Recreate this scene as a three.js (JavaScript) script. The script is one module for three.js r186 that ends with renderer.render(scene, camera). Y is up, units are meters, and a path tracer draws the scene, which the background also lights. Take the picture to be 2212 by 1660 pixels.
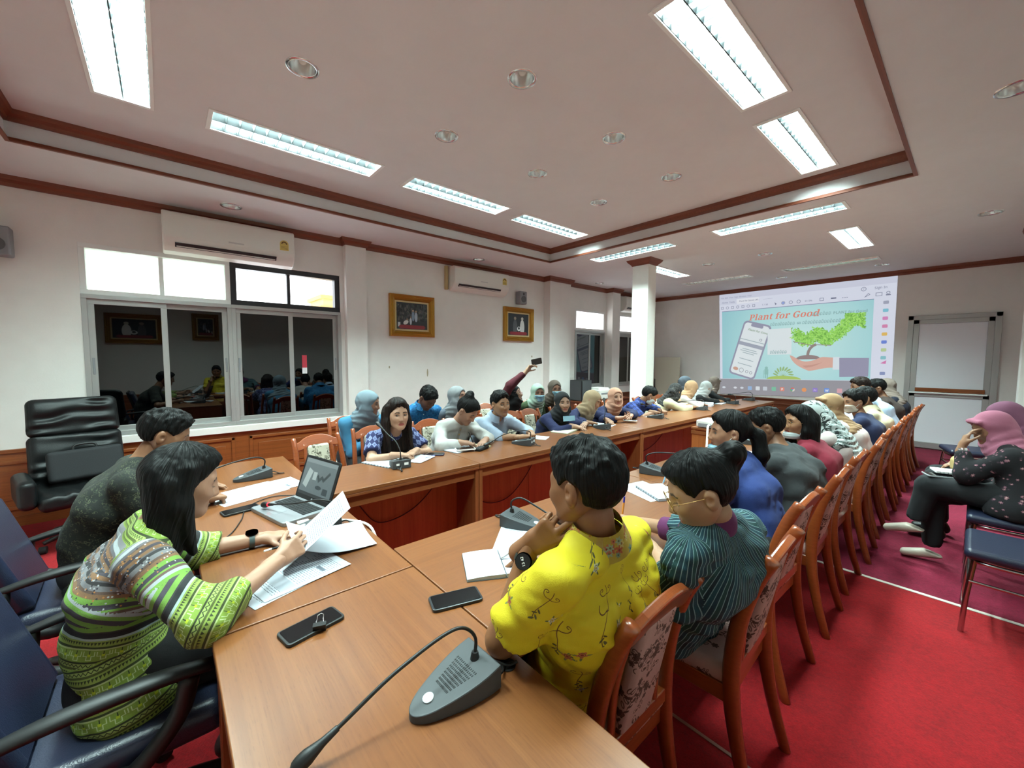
import * as THREE from 'three';
import { mergeGeometries, mergeVertices } from 'three/addons/utils/BufferGeometryUtils.js';
import { RoundedBoxGeometry } from 'three/addons/geometries/RoundedBoxGeometry.js';
import { RectAreaLightUniformsLib } from 'three/addons/lights/RectAreaLightUniformsLib.js';

// ---------- camera, sky, exposure ----------
const scene = new THREE.Scene();
const renderer = new THREE.WebGLRenderer({ antialias: true });
renderer.toneMapping = THREE.LinearToneMapping;
renderer.toneMappingExposure = 2.0;
renderer.shadowMap.enabled = true;
RectAreaLightUniformsLib.init();
const camera = new THREE.PerspectiveCamera(2 * Math.atan(830 / 866) * 180 / Math.PI, 2212 / 1660, 0.05, 60);
camera.position.set(0, 1.54, 0);
camera.up.set(0.04074, 0.99771, -0.053984);
camera.lookAt(0.653352, 1.54 - 0.067478, -0.754041);
// overcast daylight outside the windows
scene.background = new THREE.Color().setRGB(2.6, 2.75, 2.85);
const LAMP = 114;                       // luminance of one ceiling luminaire
const LAMP_COLOR = new THREE.Color().setRGB(0.74, 1.0, 0.96);

// ---------- basic helpers ----------
const V = (x, y, z) => new THREE.Vector3(x, y, z);
const taken = {};
function numbered(n) { const k = taken[n] = (taken[n] ?? -1) + 1; return k ? n + '_' + String(k).padStart(3, '0') : n; }
let seedN = 7;
function rnd() { seedN = (seedN + 0x6d2b79f5) | 0; let t = Math.imul(seedN ^ (seedN >>> 15), 1 | seedN); t = (t + Math.imul(t ^ (t >>> 7), 61 | t)) ^ t; return ((t ^ (t >>> 14)) >>> 0) / 4294967296; }
const rr = (a, b) => a + (b - a) * rnd();
function tag(o, label, category, group, kind) {
  o.userData = { label, category };
  if (group) o.userData.group = group;
  if (kind) o.userData.kind = kind;
  return o;
}
function thing(name, label, category, [x, y, z] = [0, 0, 0], turn = 0, group) {
  const o = new THREE.Group(); o.name = numbered(name); scene.add(o);
  o.position.set(x, y, z); o.rotation.y = turn;
  return tag(o, label, category, group);
}
function mesh(name, geo, m, parent = scene) {
  if (Array.isArray(geo)) geo = merge(geo);
  const o = new THREE.Mesh(geo, m); o.name = parent === scene ? numbered(name) : name;
  o.castShadow = o.receiveShadow = true; parent.add(o); return o;
}
function struct(name, geo, m, label) { const o = mesh(name, geo, m); o.userData = { kind: 'structure' }; if (label) o.userData.label = label; return o; }
function dup(root, [x, y, z], turn, label) {
  const r = root.clone(); r.name = numbered(root.name.replace(/_\d{3}$/, '')); scene.add(r);
  r.userData = { ...root.userData }; if (label) r.userData.label = label;
  r.position.set(x, y, z); r.rotation.set(0, turn, 0); return r;
}
function merge(list) {
  const gs = list.map((g) => { g = g.index ? g.toNonIndexed() : g.clone(); for (const k of Object.keys(g.attributes)) if (!['position', 'normal', 'uv'].includes(k)) g.deleteAttribute(k); if (!g.attributes.uv) uvBox(g); return g; });
  return gs.length === 1 ? gs[0] : mergeGeometries(gs);
}
// texture coordinates in metres, by the way each face points
function uvBox(g, turn = 0) {
  const p = g.attributes.position, n = g.attributes.normal, uv = new Float32Array(p.count * 2);
  for (let i = 0; i < p.count; i++) {
    const ax = Math.abs(n.getX(i)), ay = Math.abs(n.getY(i)), az = Math.abs(n.getZ(i)), x = p.getX(i), y = p.getY(i), z = p.getZ(i);
    let a, b;
    if (ay >= ax && ay >= az) { a = x; b = z; } else if (ax >= az) { a = z; b = y; } else { a = x; b = y; }
    if (turn) [a, b] = [b, a];
    uv[2 * i] = a; uv[2 * i + 1] = b;
  }
  g.setAttribute('uv', new THREE.BufferAttribute(uv, 2)); return g;
}
// a box from its two corners, with softened edges where r is given
function box(x0, y0, z0, x1, y1, z1, r = 0, turn = 0) {
  const w = x1 - x0, h = y1 - y0, d = z1 - z0;
  let g = r ? new RoundedBoxGeometry(w, h, d, 2, Math.min(r, w / 2.01, h / 2.01, d / 2.01)) : new THREE.BoxGeometry(w, h, d);
  if (g.index) g = g.toNonIndexed();
  g.translate((x0 + x1) / 2, (y0 + y1) / 2, (z0 + z1) / 2);
  return uvBox(g, turn);
}
const cbox = (cx, cy, cz, w, h, d, r = 0, turn = 0) => box(cx - w / 2, cy - h / 2, cz - d / 2, cx + w / 2, cy + h / 2, cz + d / 2, r, turn);
function tube(pts, r, n = 24, m = 8, closed = false) {
  const c = new THREE.CatmullRomCurve3(pts.map((p) => p.isVector3 ? p : V(...p)), closed, 'centripetal');
  return new THREE.TubeGeometry(c, n, r, m, closed);
}
// a box with rounded edges whose faces are finely divided, so that they can be creased
function rbox(w, h, d, r, nx = 26, ny = 26, nz = 8) { const g = new THREE.BoxGeometry(w, h, d, nx, ny, nz), p = g.attributes.position, c = (v, m) => Math.max(-m, Math.min(m, v)); for (let i = 0; i < p.count; i++) { const q = V(p.getX(i), p.getY(i), p.getZ(i)), k = V(c(q.x, w / 2 - r), c(q.y, h / 2 - r), c(q.z, d / 2 - r)), e = q.clone().sub(k); if (e.lengthSq() > 1e-10) { e.setLength(r); q.copy(k).add(e); } p.setXYZ(i, q.x, q.y, q.z); } return g; }
function cyl(x, y0, y1, z, r0, r1 = r0, n = 20) { const g = new THREE.CylinderGeometry(r1, r0, y1 - y0, n); g.translate(x, (y0 + y1) / 2, z); return g; }
// a bar swept along points with its own radius at each, flattened by fx, fz
function limb(pts, rads, n = 14, m = 8, fx = 1, fz = 1) {
  const c = new THREE.CatmullRomCurve3(pts.map((p) => V(...p)), false, 'centripetal'), pos = [], idx = [];
  for (let i = 0; i <= n; i++) {
    const t = i / n, p = c.getPoint(t), d = c.getTangent(t), k = t * (rads.length - 1), a = Math.min(Math.floor(k), rads.length - 2), r = rads[a] + (rads[a + 1] - rads[a]) * (k - a);
    const sx = Math.abs(d.x) > 0.9 ? V(0, 0, 1) : V(1, 0, 0), w = V(0, 0, 0).crossVectors(d, sx).normalize(), u = V(0, 0, 0).crossVectors(w, d).normalize();
    for (let j = 0; j < m; j++) { const f = j / m * Math.PI * 2, ca = Math.cos(f) * r * fx, sa = Math.sin(f) * r * fz; pos.push(p.x + u.x * ca + w.x * sa, p.y + u.y * ca + w.y * sa, p.z + u.z * ca + w.z * sa); }
  }
  for (let i = 0; i < n; i++) for (let j = 0; j < m; j++) { const a = i * m + j, b = i * m + (j + 1) % m; idx.push(a, a + m, b, b, a + m, b + m); }
  const e0 = pos.length / 3; const p0 = c.getPoint(0), p1 = c.getPoint(1); pos.push(p0.x, p0.y, p0.z, p1.x, p1.y, p1.z);
  for (let j = 0; j < m; j++) { const b = (j + 1) % m; idx.push(e0, j, b, e0 + 1, n * m + b, n * m + j); }
  const g = new THREE.BufferGeometry(); g.setAttribute('position', new THREE.Float32BufferAttribute(pos, 3)); g.setIndex(idx);
  // wind outwards
  let s = 0; for (let i = 0; i < idx.length; i += 3) { const [a, b, cc] = [idx[i], idx[i + 1], idx[i + 2]].map((q) => V(pos[3 * q], pos[3 * q + 1], pos[3 * q + 2])); s += a.dot(V(0, 0, 0).crossVectors(b, cc)); }
  if (s < 0) for (let i = 0; i < idx.length; i += 3) [idx[i + 1], idx[i + 2]] = [idx[i + 2], idx[i + 1]];
  g.setIndex(idx); g.computeVertexNormals(); uvBox(g); return g;
}
function extrude(shape, depth, bevel = 0, seg = 10) {
  const g = new THREE.ExtrudeGeometry(shape, { depth: depth - 2 * bevel, bevelEnabled: bevel > 0, bevelSize: bevel, bevelThickness: bevel, bevelSegments: 2, curveSegments: seg });
  g.translate(0, 0, bevel); return uvBox(g);
}
const poly = (pts) => { const s = new THREE.Shape(); pts.forEach(([x, y], i) => i ? s.lineTo(x, y) : s.moveTo(x, y)); s.closePath(); return s; };
function rrect(w, h, r, cx = 0, cy = 0) { const s = new THREE.Shape(), x = cx - w / 2, y = cy - h / 2; s.moveTo(x + r, y); s.lineTo(x + w - r, y); s.quadraticCurveTo(x + w, y, x + w, y + r); s.lineTo(x + w, y + h - r); s.quadraticCurveTo(x + w, y + h, x + w - r, y + h); s.lineTo(x + r, y + h); s.quadraticCurveTo(x, y + h, x, y + h - r); s.lineTo(x, y + r); s.quadraticCurveTo(x, y, x + r, y); return s; }

// ---------- noise and textures ----------
function hash(x, y, z) { let h = Math.imul(x, 374761393) ^ Math.imul(y, 668265263) ^ Math.imul(z, 2147483647 - 1013); h = Math.imul(h ^ (h >>> 13), 1274126177); return ((h ^ (h >>> 16)) >>> 0) / 4294967296; }
const sm = (t) => t * t * (3 - 2 * t);
function vn2(x, y, px, py, s = 0) { const xi = Math.floor(x), yi = Math.floor(y), fx = sm(x - xi), fy = sm(y - yi), X = (i) => ((i % px) + px) % px, Y = (i) => ((i % py) + py) % py; const a = hash(X(xi), Y(yi), s), b = hash(X(xi + 1), Y(yi), s), c = hash(X(xi), Y(yi + 1), s), d = hash(X(xi + 1), Y(yi + 1), s); return a + (b - a) * fx + (c - a + (a - b - c + d) * fx) * fy; }
function vn3(x, y, z, s = 0) {
  const xi = Math.floor(x), yi = Math.floor(y), zi = Math.floor(z), fx = sm(x - xi), fy = sm(y - yi), fz = sm(z - zi); let r = 0;
  for (let k = 0; k < 2; k++) { const zz = zi + k + s * 57, a = hash(xi, yi, zz), b = hash(xi + 1, yi, zz), c = hash(xi, yi + 1, zz), d = hash(xi + 1, yi + 1, zz); r += (a + (b - a) * fx + (c - a + (a - b - c + d) * fx) * fy) * (k ? fz : 1 - fz); }
  return r;
}
function dataTex(w, h, f, srgb = true, rep = [1, 1]) {
  const a = new Uint8Array(w * h * 4);
  for (let y = 0; y < h; y++) for (let x = 0; x < w; x++) { const c = f(x / w, y / h), i = 4 * (y * w + x); a[i] = Math.max(0, Math.min(255, c[0])); a[i + 1] = Math.max(0, Math.min(255, c[1])); a[i + 2] = Math.max(0, Math.min(255, c[2])); a[i + 3] = 255; }
  const t = new THREE.DataTexture(a, w, h, THREE.RGBAFormat); t.magFilter = THREE.LinearFilter; t.wrapS = t.wrapT = THREE.RepeatWrapping; t.repeat.set(...rep);
  if (srgb) t.colorSpace = THREE.SRGBColorSpace; t.needsUpdate = true; return t;
}
function canvasTex(w, h, draw, rep) {
  const c = document.createElement('canvas'); c.width = w; c.height = h; const g = c.getContext('2d'); draw(g, w, h);
  const t = new THREE.CanvasTexture(c); t.colorSpace = THREE.SRGBColorSpace; t.magFilter = THREE.LinearFilter;
  if (rep) { t.wrapS = t.wrapT = THREE.RepeatWrapping; t.repeat.set(...rep); } return t;
}
const mix3 = (a, b, t) => [a[0] + (b[0] - a[0]) * t, a[1] + (b[1] - a[1]) * t, a[2] + (b[2] - a[2]) * t];
function woodTex(dark, light, su = 1, sv = 0.5, seed = 0, n = 512) {
  return dataTex(n, n, (u, v) => {
    const warp = vn2(u * 3, v * 4, 3, 4, seed) * 0.05;
    const a = vn2(u * 4, (v + warp) * 160, 4, 160, seed + 1), b = vn2(u * 2, (v + warp) * 40, 2, 40, seed + 2), c = vn2(u * 3, v * 7, 3, 7, seed + 3), d = vn2(u * 40, v * 256, 40, 256, seed + 4);
    return mix3(dark, light, Math.min(1, Math.max(0, 0.1 + 0.3 * a + 0.35 * b + 0.25 * c - (d > 0.82 ? 0.22 : 0))));
  }, true, [1 / su, 1 / sv]);
}
const hex = (h) => new THREE.Color(h);
const std = (c, rough = 0.6, o = {}) => new THREE.MeshStandardMaterial({ color: hex(c), roughness: rough, ...o });
const phys = (c, rough = 0.6, o = {}) => new THREE.MeshPhysicalMaterial({ color: hex(c), roughness: rough, ...o });
const speckle = (rep, n = 256, seed = 5) => dataTex(n, n, (u, v) => { const k = 128 + 90 * (vn2(u * 64, v * 64, 64, 64, seed) - 0.5) + 60 * (vn2(u * 128, v * 128, 128, 128, seed + 1) - 0.5); return [k, k, k]; }, false, rep);
const paintBump = speckle([2, 2]), clothBump = speckle([9, 9], 256, 9), leatherBump = speckle([6, 6], 256, 14);
const mottle = (base, amp, rep, s) => dataTex(256, 256, (u, v) => { const k = 1 + amp * (0.6 * vn2(u * 6, v * 6, 6, 6, s) + 0.4 * vn2(u * 24, v * 24, 24, 24, s + 1) - 0.5); return [base[0] * k, base[1] * k, base[2] * k]; }, true, rep);
const M = {
  wall: new THREE.MeshStandardMaterial({ map: mottle([232, 229, 224], 0.035, [0.5, 0.5], 21), roughness: 0.75, bumpMap: paintBump, bumpScale: 0.0006 }),
  ceiling: new THREE.MeshStandardMaterial({ map: mottle([216, 213, 213], 0.03, [0.4, 0.4], 31), roughness: 0.85 }),
  trim: new THREE.MeshStandardMaterial({ map: woodTex([98, 46, 26], [134, 68, 42], 1, 0.4, 40), roughness: 0.45 }),
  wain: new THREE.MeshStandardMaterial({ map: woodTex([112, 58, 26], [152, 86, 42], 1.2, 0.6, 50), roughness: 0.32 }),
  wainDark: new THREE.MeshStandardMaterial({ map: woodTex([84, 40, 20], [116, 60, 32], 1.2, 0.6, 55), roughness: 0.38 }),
  table: new THREE.MeshPhysicalMaterial({ map: woodTex([104, 58, 29], [130, 81, 44], 0.9, 0.45, 60, 1024), roughness: 0.3, clearcoat: 0.25, clearcoatRoughness: 0.25 }),
  tableEdge: new THREE.MeshPhysicalMaterial({ map: woodTex([112, 60, 30], [144, 86, 48], 0.9, 0.45, 64), roughness: 0.35 }),
  skirt: new THREE.MeshStandardMaterial({ map: woodTex([146, 82, 38], [184, 110, 58], 0.9, 0.7, 68), roughness: 0.4 }),
  chairWood: new THREE.MeshPhysicalMaterial({ map: woodTex([124, 56, 22], [158, 80, 38], 0.6, 0.3, 72), roughness: 0.3, clearcoat: 0.6, clearcoatRoughness: 0.15 }),
  alu: std('#b4b4b2', 0.42, { metalness: 0.55 }), chrome: std('#d9d9d9', 0.14, { metalness: 1 }), darkFrame: std('#232228', 0.4),
  reflector: std('#eef2f2', 0.22, { metalness: 0.9 }), darkenedLouver: std('#2b2e30', 0.4, { metalness: 0.3 }), darkenedBlade: std('#6a7073', 0.4, { metalness: 0.3 }), lampWhite: std('#e9ebe8', 0.5), plasticWhite: std('#e4e2da', 0.4), plasticGrey: std('#8d8f92', 0.5),  // metals of lit lights: silver louvres coloured dark to mute reflected light
  black: std('#0e0e0f', 0.5), blackSoft: std('#151517', 0.8), blackGloss: std('#08080a', 0.15), micGrey: std('#393c3f', 0.55), paper: std('#b8bcc4', 0.8),
  gold: std('#b58a3a', 0.35, { metalness: 0.75 }), board: std('#eceef4', 0.35), beige: std('#c9c1ae', 0.55),
  navyVinyl: std('#23283c', 0.34, { bumpMap: leatherBump, bumpScale: 0.0008 }), leather: phys('#121415', 0.42, { bumpMap: leatherBump, bumpScale: 0.001, specularIntensity: 0.6 }),
};

// ---------- the room ----------
const XB = -1.75, XS = 9.81, ZL = -5.575, ZR = 0.56, HC = 3.08, HU = 3.292;
const TX0 = -0.8, TX1 = 4.84, TZ0 = -4.645, TZ1 = -0.4;
const carpetTex = (a, b, s) => dataTex(512, 512, (u, v) => mix3(a, b, 0.5 * vn2(u * 256, v * 256, 256, 256, s) + 0.3 * vn2(u * 60, v * 60, 60, 60, s + 1) + 0.2 * vn2(u * 9, v * 9, 9, 9, s + 2)), true, [1, 1]);
const carpetBump = speckle([3, 3], 512, 90);
const carpetRed = new THREE.MeshStandardMaterial({ map: carpetTex([116, 4, 12], [164, 10, 20], 81), roughness: 1, bumpMap: carpetBump, bumpScale: 0.003 });
const carpetCrimson = new THREE.MeshStandardMaterial({ map: carpetTex([96, 8, 34], [140, 20, 56], 85), roughness: 1, bumpMap: carpetBump, bumpScale: 0.003 });
struct('floor', box(XB - 0.2, -0.12, ZL - 0.2, 3.69, 0, ZR + 0.2), carpetRed, 'red carpet around the head table');
struct('floor', box(3.69, -0.12, ZL - 0.2, XS + 0.2, 0, ZR + 0.2), carpetCrimson, 'crimson carpet towards the projected picture');
struct('trim_1', box(3.675, 0.0005, -0.75, 3.705, 0.004, ZR - 0.02), std('#cfc6bb', 0.5), 'pale metal strip between the two carpets');
struct('trim_2', box(1.59, 0.0005, -2.2, 1.605, 0.003, 0.4), std('#8d5a48', 0.5), 'dull strip across the red carpet');
// ceiling with openings for the raised tray, the luminaires and the downlights
const LUM = [ // x0, z0, x1, z1, tray?, lit?
  [-0.3, -3.95, 0.02, -2.69, 1, 1], [0.31, -3.98, 1.61, -3.65, 1, 1], [1.9, -3.98, 3.17, -3.67, 1, 1], [3.39, -4.0, 4.67, -3.7, 1, 1],
  [1.93, -1.19, 3.18, -0.88, 1, 1], [3.43, -1.2, 4.68, -0.9, 1, 1], [0.43, -1.19, 1.68, -0.88, 1, 1], [-0.3, -2.45, 0.02, -1.2, 1, 1],  // last two lie out of view, assumed from the row to light near tables
  [5.08, -2.21, 5.38, -0.92, 0, 1.6], [5.1, -4.08, 5.4, -2.75, 0, 0.9], [6.14, -1.27, 7.36, -0.97, 0, 2.4], [6.25, -3.87, 7.52, -3.57, 0, 1.4],
  [8.17, -2.31, 8.47, -1.04, 0, 0], [8.19, -4.1, 8.49, -2.83, 0, 0]];
const DOWN = [[0.71, -2.78, 1], [1.78, -1.97, 1], [1.77, -2.85, 1], [2.79, -1.99, 1], [2.77, -2.84, 1], [3.79, -2.03, 1], [3.79, -2.89, 1],
  [0.586, -5.12, 0], [3.84, -5.245, 0], [3.73, 0.075, 0], [6.65, 0.02, 0], [6.8, -2.13, 0], [6.84, -2.97, 0], [9.0, -2.52, 0], [6.9, -5.2, 0], [8.97, -1.09, 0]];
const hole = (x0, z0, x1, z1) => { const p = new THREE.Path(); p.moveTo(x0, -z0); p.lineTo(x1, -z0); p.lineTo(x1, -z1); p.lineTo(x0, -z1); p.closePath(); return p; };
const round = (x, z, r) => { const p = new THREE.Path(); p.absarc(x, -z, r, 0, Math.PI * 2, true); return p; };
function slab(x0, z0, x1, z1, holes, y, t) { // lying flat, its lower face at y
  const s = poly([[x0, -z0], [x1, -z0], [x1, -z1], [x0, -z1]]); s.holes.push(...holes);
  const g = new THREE.ExtrudeGeometry(s, { depth: t, bevelEnabled: false, curveSegments: 16 }); g.rotateX(-Math.PI / 2); g.translate(0, y, 0); g.computeVertexNormals(); return uvBox(g);
}
const inn = 0.012;
const lumHole = (l) => hole(l[0] + inn, l[1] + inn, l[2] - inn, l[3] - inn);
struct('ceiling', slab(XB - 0.2, ZL - 0.2, XS + 0.2, ZR + 0.2, [hole(TX0, TZ0, TX1, TZ1), ...LUM.filter((l) => !l[4]).map(lumHole), ...DOWN.filter((d) => !d[2]).map((d) => round(d[0], d[1], 0.078))], HC, 0.06), M.ceiling, 'lower ceiling around the raised tray');
struct('ceiling', slab(TX0 - 0.1, TZ0 - 0.1, TX1 + 0.1, TZ1 + 0.1, [...LUM.filter((l) => l[4]).map(lumHole), ...DOWN.filter((d) => d[2]).map((d) => round(d[0], d[1], 0.078))], HU, 0.06), M.ceiling, 'raised tray ceiling');
struct('wall_tray', [box(TX0 - 0.06, HC + 0.03, TZ0 - 0.06, TX1 + 0.06, HU, TZ0 - 0.001), box(TX0 - 0.06, HC + 0.03, TZ1 + 0.001, TX1 + 0.06, HU, TZ1 + 0.06), box(TX0 - 0.06, HC + 0.03, TZ0, TX0 - 0.001, HU, TZ1), box(TX1 + 0.001, HC + 0.03, TZ0, TX1 + 0.06, HU, TZ1)], M.ceiling, 'low upright sides of the ceiling tray');
struct('ceiling', box(XB - 0.3, HU + 0.2, ZL - 0.3, XS + 0.3, HU + 0.26, ZR + 0.3), M.ceiling, 'slab above the ceiling');
// mouldings: a profile (outward, up) swept from one point to another
function run(profile, x0, z0, x1, z1, ox, oz, y, m0 = 0, m1 = 0) { // m0, m1: mitre, how far each end follows the profile outwards
  const L = Math.hypot(x1 - x0, z1 - z0), dx = (x1 - x0) / L, dz = (z1 - z0) / L, n = profile.length, pos = [], idx = [];
  for (const e of [0, 1]) for (const [o, u] of profile) { const k = e ? L - m1 * o : m0 * o; pos.push(x0 + dx * k + ox * o, y + u, z0 + dz * k + oz * o); }
  const g = new THREE.BufferGeometry(), out = [];
  const P = (i) => pos.slice(3 * i, 3 * i + 3);
  for (let i = 0; i < n; i++) { const j = (i + 1) % n; out.push(P(i), P(j), P(n + i), P(j), P(n + j), P(n + i)); }
  for (let i = 1; i < n - 1; i++) { out.push(P(0), P(i + 1), P(i), P(n), P(n + i), P(n + i + 1)); }
  const turned = dx * oz - dz * ox; // keep faces outward
  const flat = []; for (let i = 0; i < out.length; i += 3) flat.push(...(turned < 0 ? [out[i], out[i + 1], out[i + 2]] : [out[i], out[i + 2], out[i + 1]]));
  g.setAttribute('position', new THREE.Float32BufferAttribute(flat.flat(), 3)); g.computeVertexNormals(); return uvBox(g, Math.abs(dx) < 0.5 ? 0 : 0);
}
const CROWN = [[0, 0], [0.018, 0], [0.026, 0.028], [0.05, 0.05], [0.06, 0.085], [0, 0.085]], SMALL = [[0, 0], [0.025, 0], [0.025, 0.012], [0.016, 0.03], [0, 0.03]];
const yc = HC - 0.085;
const PIL = [[1.85, 2.12, 0.1], [5.64, 6.24, 0.17], [7.66, 7.95, 0.18]];
{
  const g = []; let x = XB;
  for (const [a, b, p] of PIL) {
    g.push(run(CROWN, x, ZL, a, ZL, 0, 1, yc, 0, 1), run(CROWN, a, ZL, a, ZL + p, -1, 0, yc, 1, -1), run(CROWN, a, ZL + p, b, ZL + p, 0, 1, yc, -1, -1), run(CROWN, b, ZL + p, b, ZL, 1, 0, yc, -1, 1)); x = b;
  }
  g.push(run(CROWN, x, ZL, XS, ZL, 0, 1, yc, 1, 1));
  struct('trim_3', g, M.trim, 'brown crown moulding along the window wall');
  struct('trim_4', run(CROWN, XS, ZL, XS, ZR, -1, 0, yc, 1, 1), M.trim, 'brown crown moulding above the projected picture');
  struct('trim_5', [run(CROWN, XB, ZR, XS, ZR, 0, -1, yc), run(CROWN, XB, ZL, XB, ZR, 1, 0, yc)], M.trim, 'brown crown moulding behind the camera');
  const yt = HU - 0.075, C2 = CROWN.map(([a, b]) => [a * 0.9, b * 0.88]);
  struct('trim_6', [run(C2, TX0, TZ0, TX1, TZ0, 0, 1, yt, 1, 1), run(C2, TX0, TZ1, TX1, TZ1, 0, -1, yt, 1, 1), run(C2, TX0, TZ0, TX0, TZ1, 1, 0, yt, 1, 1), run(C2, TX1, TZ0, TX1, TZ1, -1, 0, yt, 1, 1)], M.trim, 'brown moulding at the top of the ceiling tray');
  struct('trim_7', [run(SMALL, TX0, TZ0, TX1, TZ0, 0, 1, HC - 0.008, 1, 1), run(SMALL, TX0, TZ1, TX1, TZ1, 0, -1, HC - 0.008, 1, 1), run(SMALL, TX0, TZ0, TX0, TZ1, 1, 0, HC - 0.008, 1, 1), run(SMALL, TX1, TZ0, TX1, TZ1, -1, 0, HC - 0.008, 1, 1)], M.trim, 'thin brown trim at the lower edge of the ceiling tray');
}
// walls
const WIN = [[-0.575, 0.745, 1.8, 2.6], [6.58, 0.86, 7.62, 2.56], [8.08, 0.86, 9.12, 2.56]];
{
  const s = poly([[XB - 0.2, 0], [XS + 0.2, 0], [XS + 0.2, HC], [XB - 0.2, HC]]);
  for (const [a, b, c, d] of WIN) { const p = new THREE.Path(); p.moveTo(a, b); p.lineTo(c, b); p.lineTo(c, d); p.lineTo(a, d); p.closePath(); s.holes.push(p); }
  const g = new THREE.ExtrudeGeometry(s, { depth: 0.2, bevelEnabled: false }); g.translate(0, 0, ZL - 0.2); struct('wall_left', uvBox(g), M.wall);
  PIL.forEach(([a, b, p]) => struct('wall_left_pilaster', box(a, 0, ZL, b, HC, ZL + p), M.wall, 'white pilaster on the window wall'));
}
struct('wall_screen', box(XS, 0, ZL, XS + 0.2, HC, ZR + 0.2), M.wall);
struct('wall_right', box(XB - 0.2, 0, ZR, XS, HC, ZR + 0.2), M.wall);
struct('wall_back', box(XB - 0.2, 0, ZL, XB, HC, ZR), M.wall);
struct('wall_right_pilaster', box(7.5, 0, 0.345, 7.85, HC, ZR), M.wall, 'white pilaster on the right wall');
struct('trim_8', [run(CROWN, 7.5, 0.345, 7.85, 0.345, 0, -1, yc, -1, -1), run(CROWN, 7.5, ZR, 7.5, 0.345, -1, 0, yc, 0, -1), run(CROWN, 7.85, 0.345, 7.85, ZR, 1, 0, yc, -1, 0)], M.trim, 'brown moulding around the right pilaster');
// the free-standing column
{
  const [x0, x1, z0, z1] = [5.74, 5.97, -3.68, -3.4];
  struct('wall_column', box(x0, 0, z0, x1, HC, z1), M.wall, 'white square column with a brown capital');
  const C3 = [[0, 0], [0.01, 0], [0.02, 0.02], [0.06, 0.06], [0.075, 0.09], [0, 0.09]], y = HC - 0.09;
  struct('trim_9', [run(C3, x0, z1, x1, z1, 0, 1, y, -1, -1), run(C3, x0, z0, x1, z0, 0, -1, y, -1, -1), run(C3, x0, z0, x0, z1, -1, 0, y, -1, -1), run(C3, x1, z0, x1, z1, 1, 0, y, -1, -1)], M.trim, 'brown capital of the white column');
}
// panelled wainscot: backing, cap rail and raised panels
function wainscot(name, label, ax, a0, a1, at, out, top, n, mat) {
  const B = (u0, y0, d0, u1, y1, d1, r = 0) => { const [w0, w1] = [at + out * d0, at + out * d1].sort((a, b) => a - b); return ax === 'x' ? box(u0, y0, w0, u1, y1, w1, r) : box(w0, y0, u0, w1, y1, u1, r); };
  const o = struct(name, [B(a0, 0, 0, a1, top - 0.03, 0.018), B(a0, top - 0.035, 0, a1, top, 0.035, 0.006), B(a0, 0, 0.018, a1, 0.09, 0.028)], mat, label);
  const w = (a1 - a0) / n;
  for (let i = 0; i < n; i++) {
    const u0 = a0 + i * w + 0.07, u1 = a0 + (i + 1) * w - 0.07, y0 = 0.15, y1 = top - 0.1, m = 0.035;
    mesh('panel', [B(u0, y0, 0.018, u1, y0 + m, 0.034, 0.006), B(u0, y1 - m, 0.018, u1, y1, 0.034, 0.006), B(u0, y0, 0.018, u0 + m, y1, 0.034, 0.006), B(u1 - m, y0, 0.018, u1, y1, 0.034, 0.006), B(u0 + 0.09, y0 + 0.09, 0.018, u1 - 0.09, y1 - 0.09, 0.026, 0.004)], mat, o);
  }
}
wainscot('baseboard_left', 'panelled brown wainscot under the large windows', 'x', XB, 1.85, ZL, 1, 0.7, 3, M.wain);
wainscot('baseboard_left', 'panelled brown wainscot between the two pilasters', 'x', 2.12, 5.64, ZL, 1, 0.7, 3, M.wain);
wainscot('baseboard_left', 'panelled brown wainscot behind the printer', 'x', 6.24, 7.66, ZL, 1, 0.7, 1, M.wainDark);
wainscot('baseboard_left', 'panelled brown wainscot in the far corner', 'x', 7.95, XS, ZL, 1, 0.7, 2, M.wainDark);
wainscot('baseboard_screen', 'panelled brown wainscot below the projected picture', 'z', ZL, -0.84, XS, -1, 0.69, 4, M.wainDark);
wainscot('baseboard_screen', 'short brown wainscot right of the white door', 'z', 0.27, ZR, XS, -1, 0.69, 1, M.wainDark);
wainscot('baseboard_right', 'panelled brown wainscot along the right wall', 'x', XB, 7.5, ZR, -1, 0.7, 7, M.wain);
// chips and stains on the white wall
for (const [x, y, w, h] of [[3.09, 1.288, 0.012, 0.06], [2.47, 1.383, 0.01, 0.018], [5.33, 1.55, 0.014, 0.02], [4.9, 1.05, 0.012, 0.014]]) {
  const s = new THREE.Shape(); s.absellipse(0, 0, w, h, 0, Math.PI * 2); const g = new THREE.ExtrudeGeometry(s, { depth: 0.002, bevelEnabled: false, curveSegments: 8 }); g.translate(x, y, ZL); struct('trim_10', uvBox(g), std('#a39a80', 0.9), 'small chip in the white wall paint').name = numbered('trim_chip');
}
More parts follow.
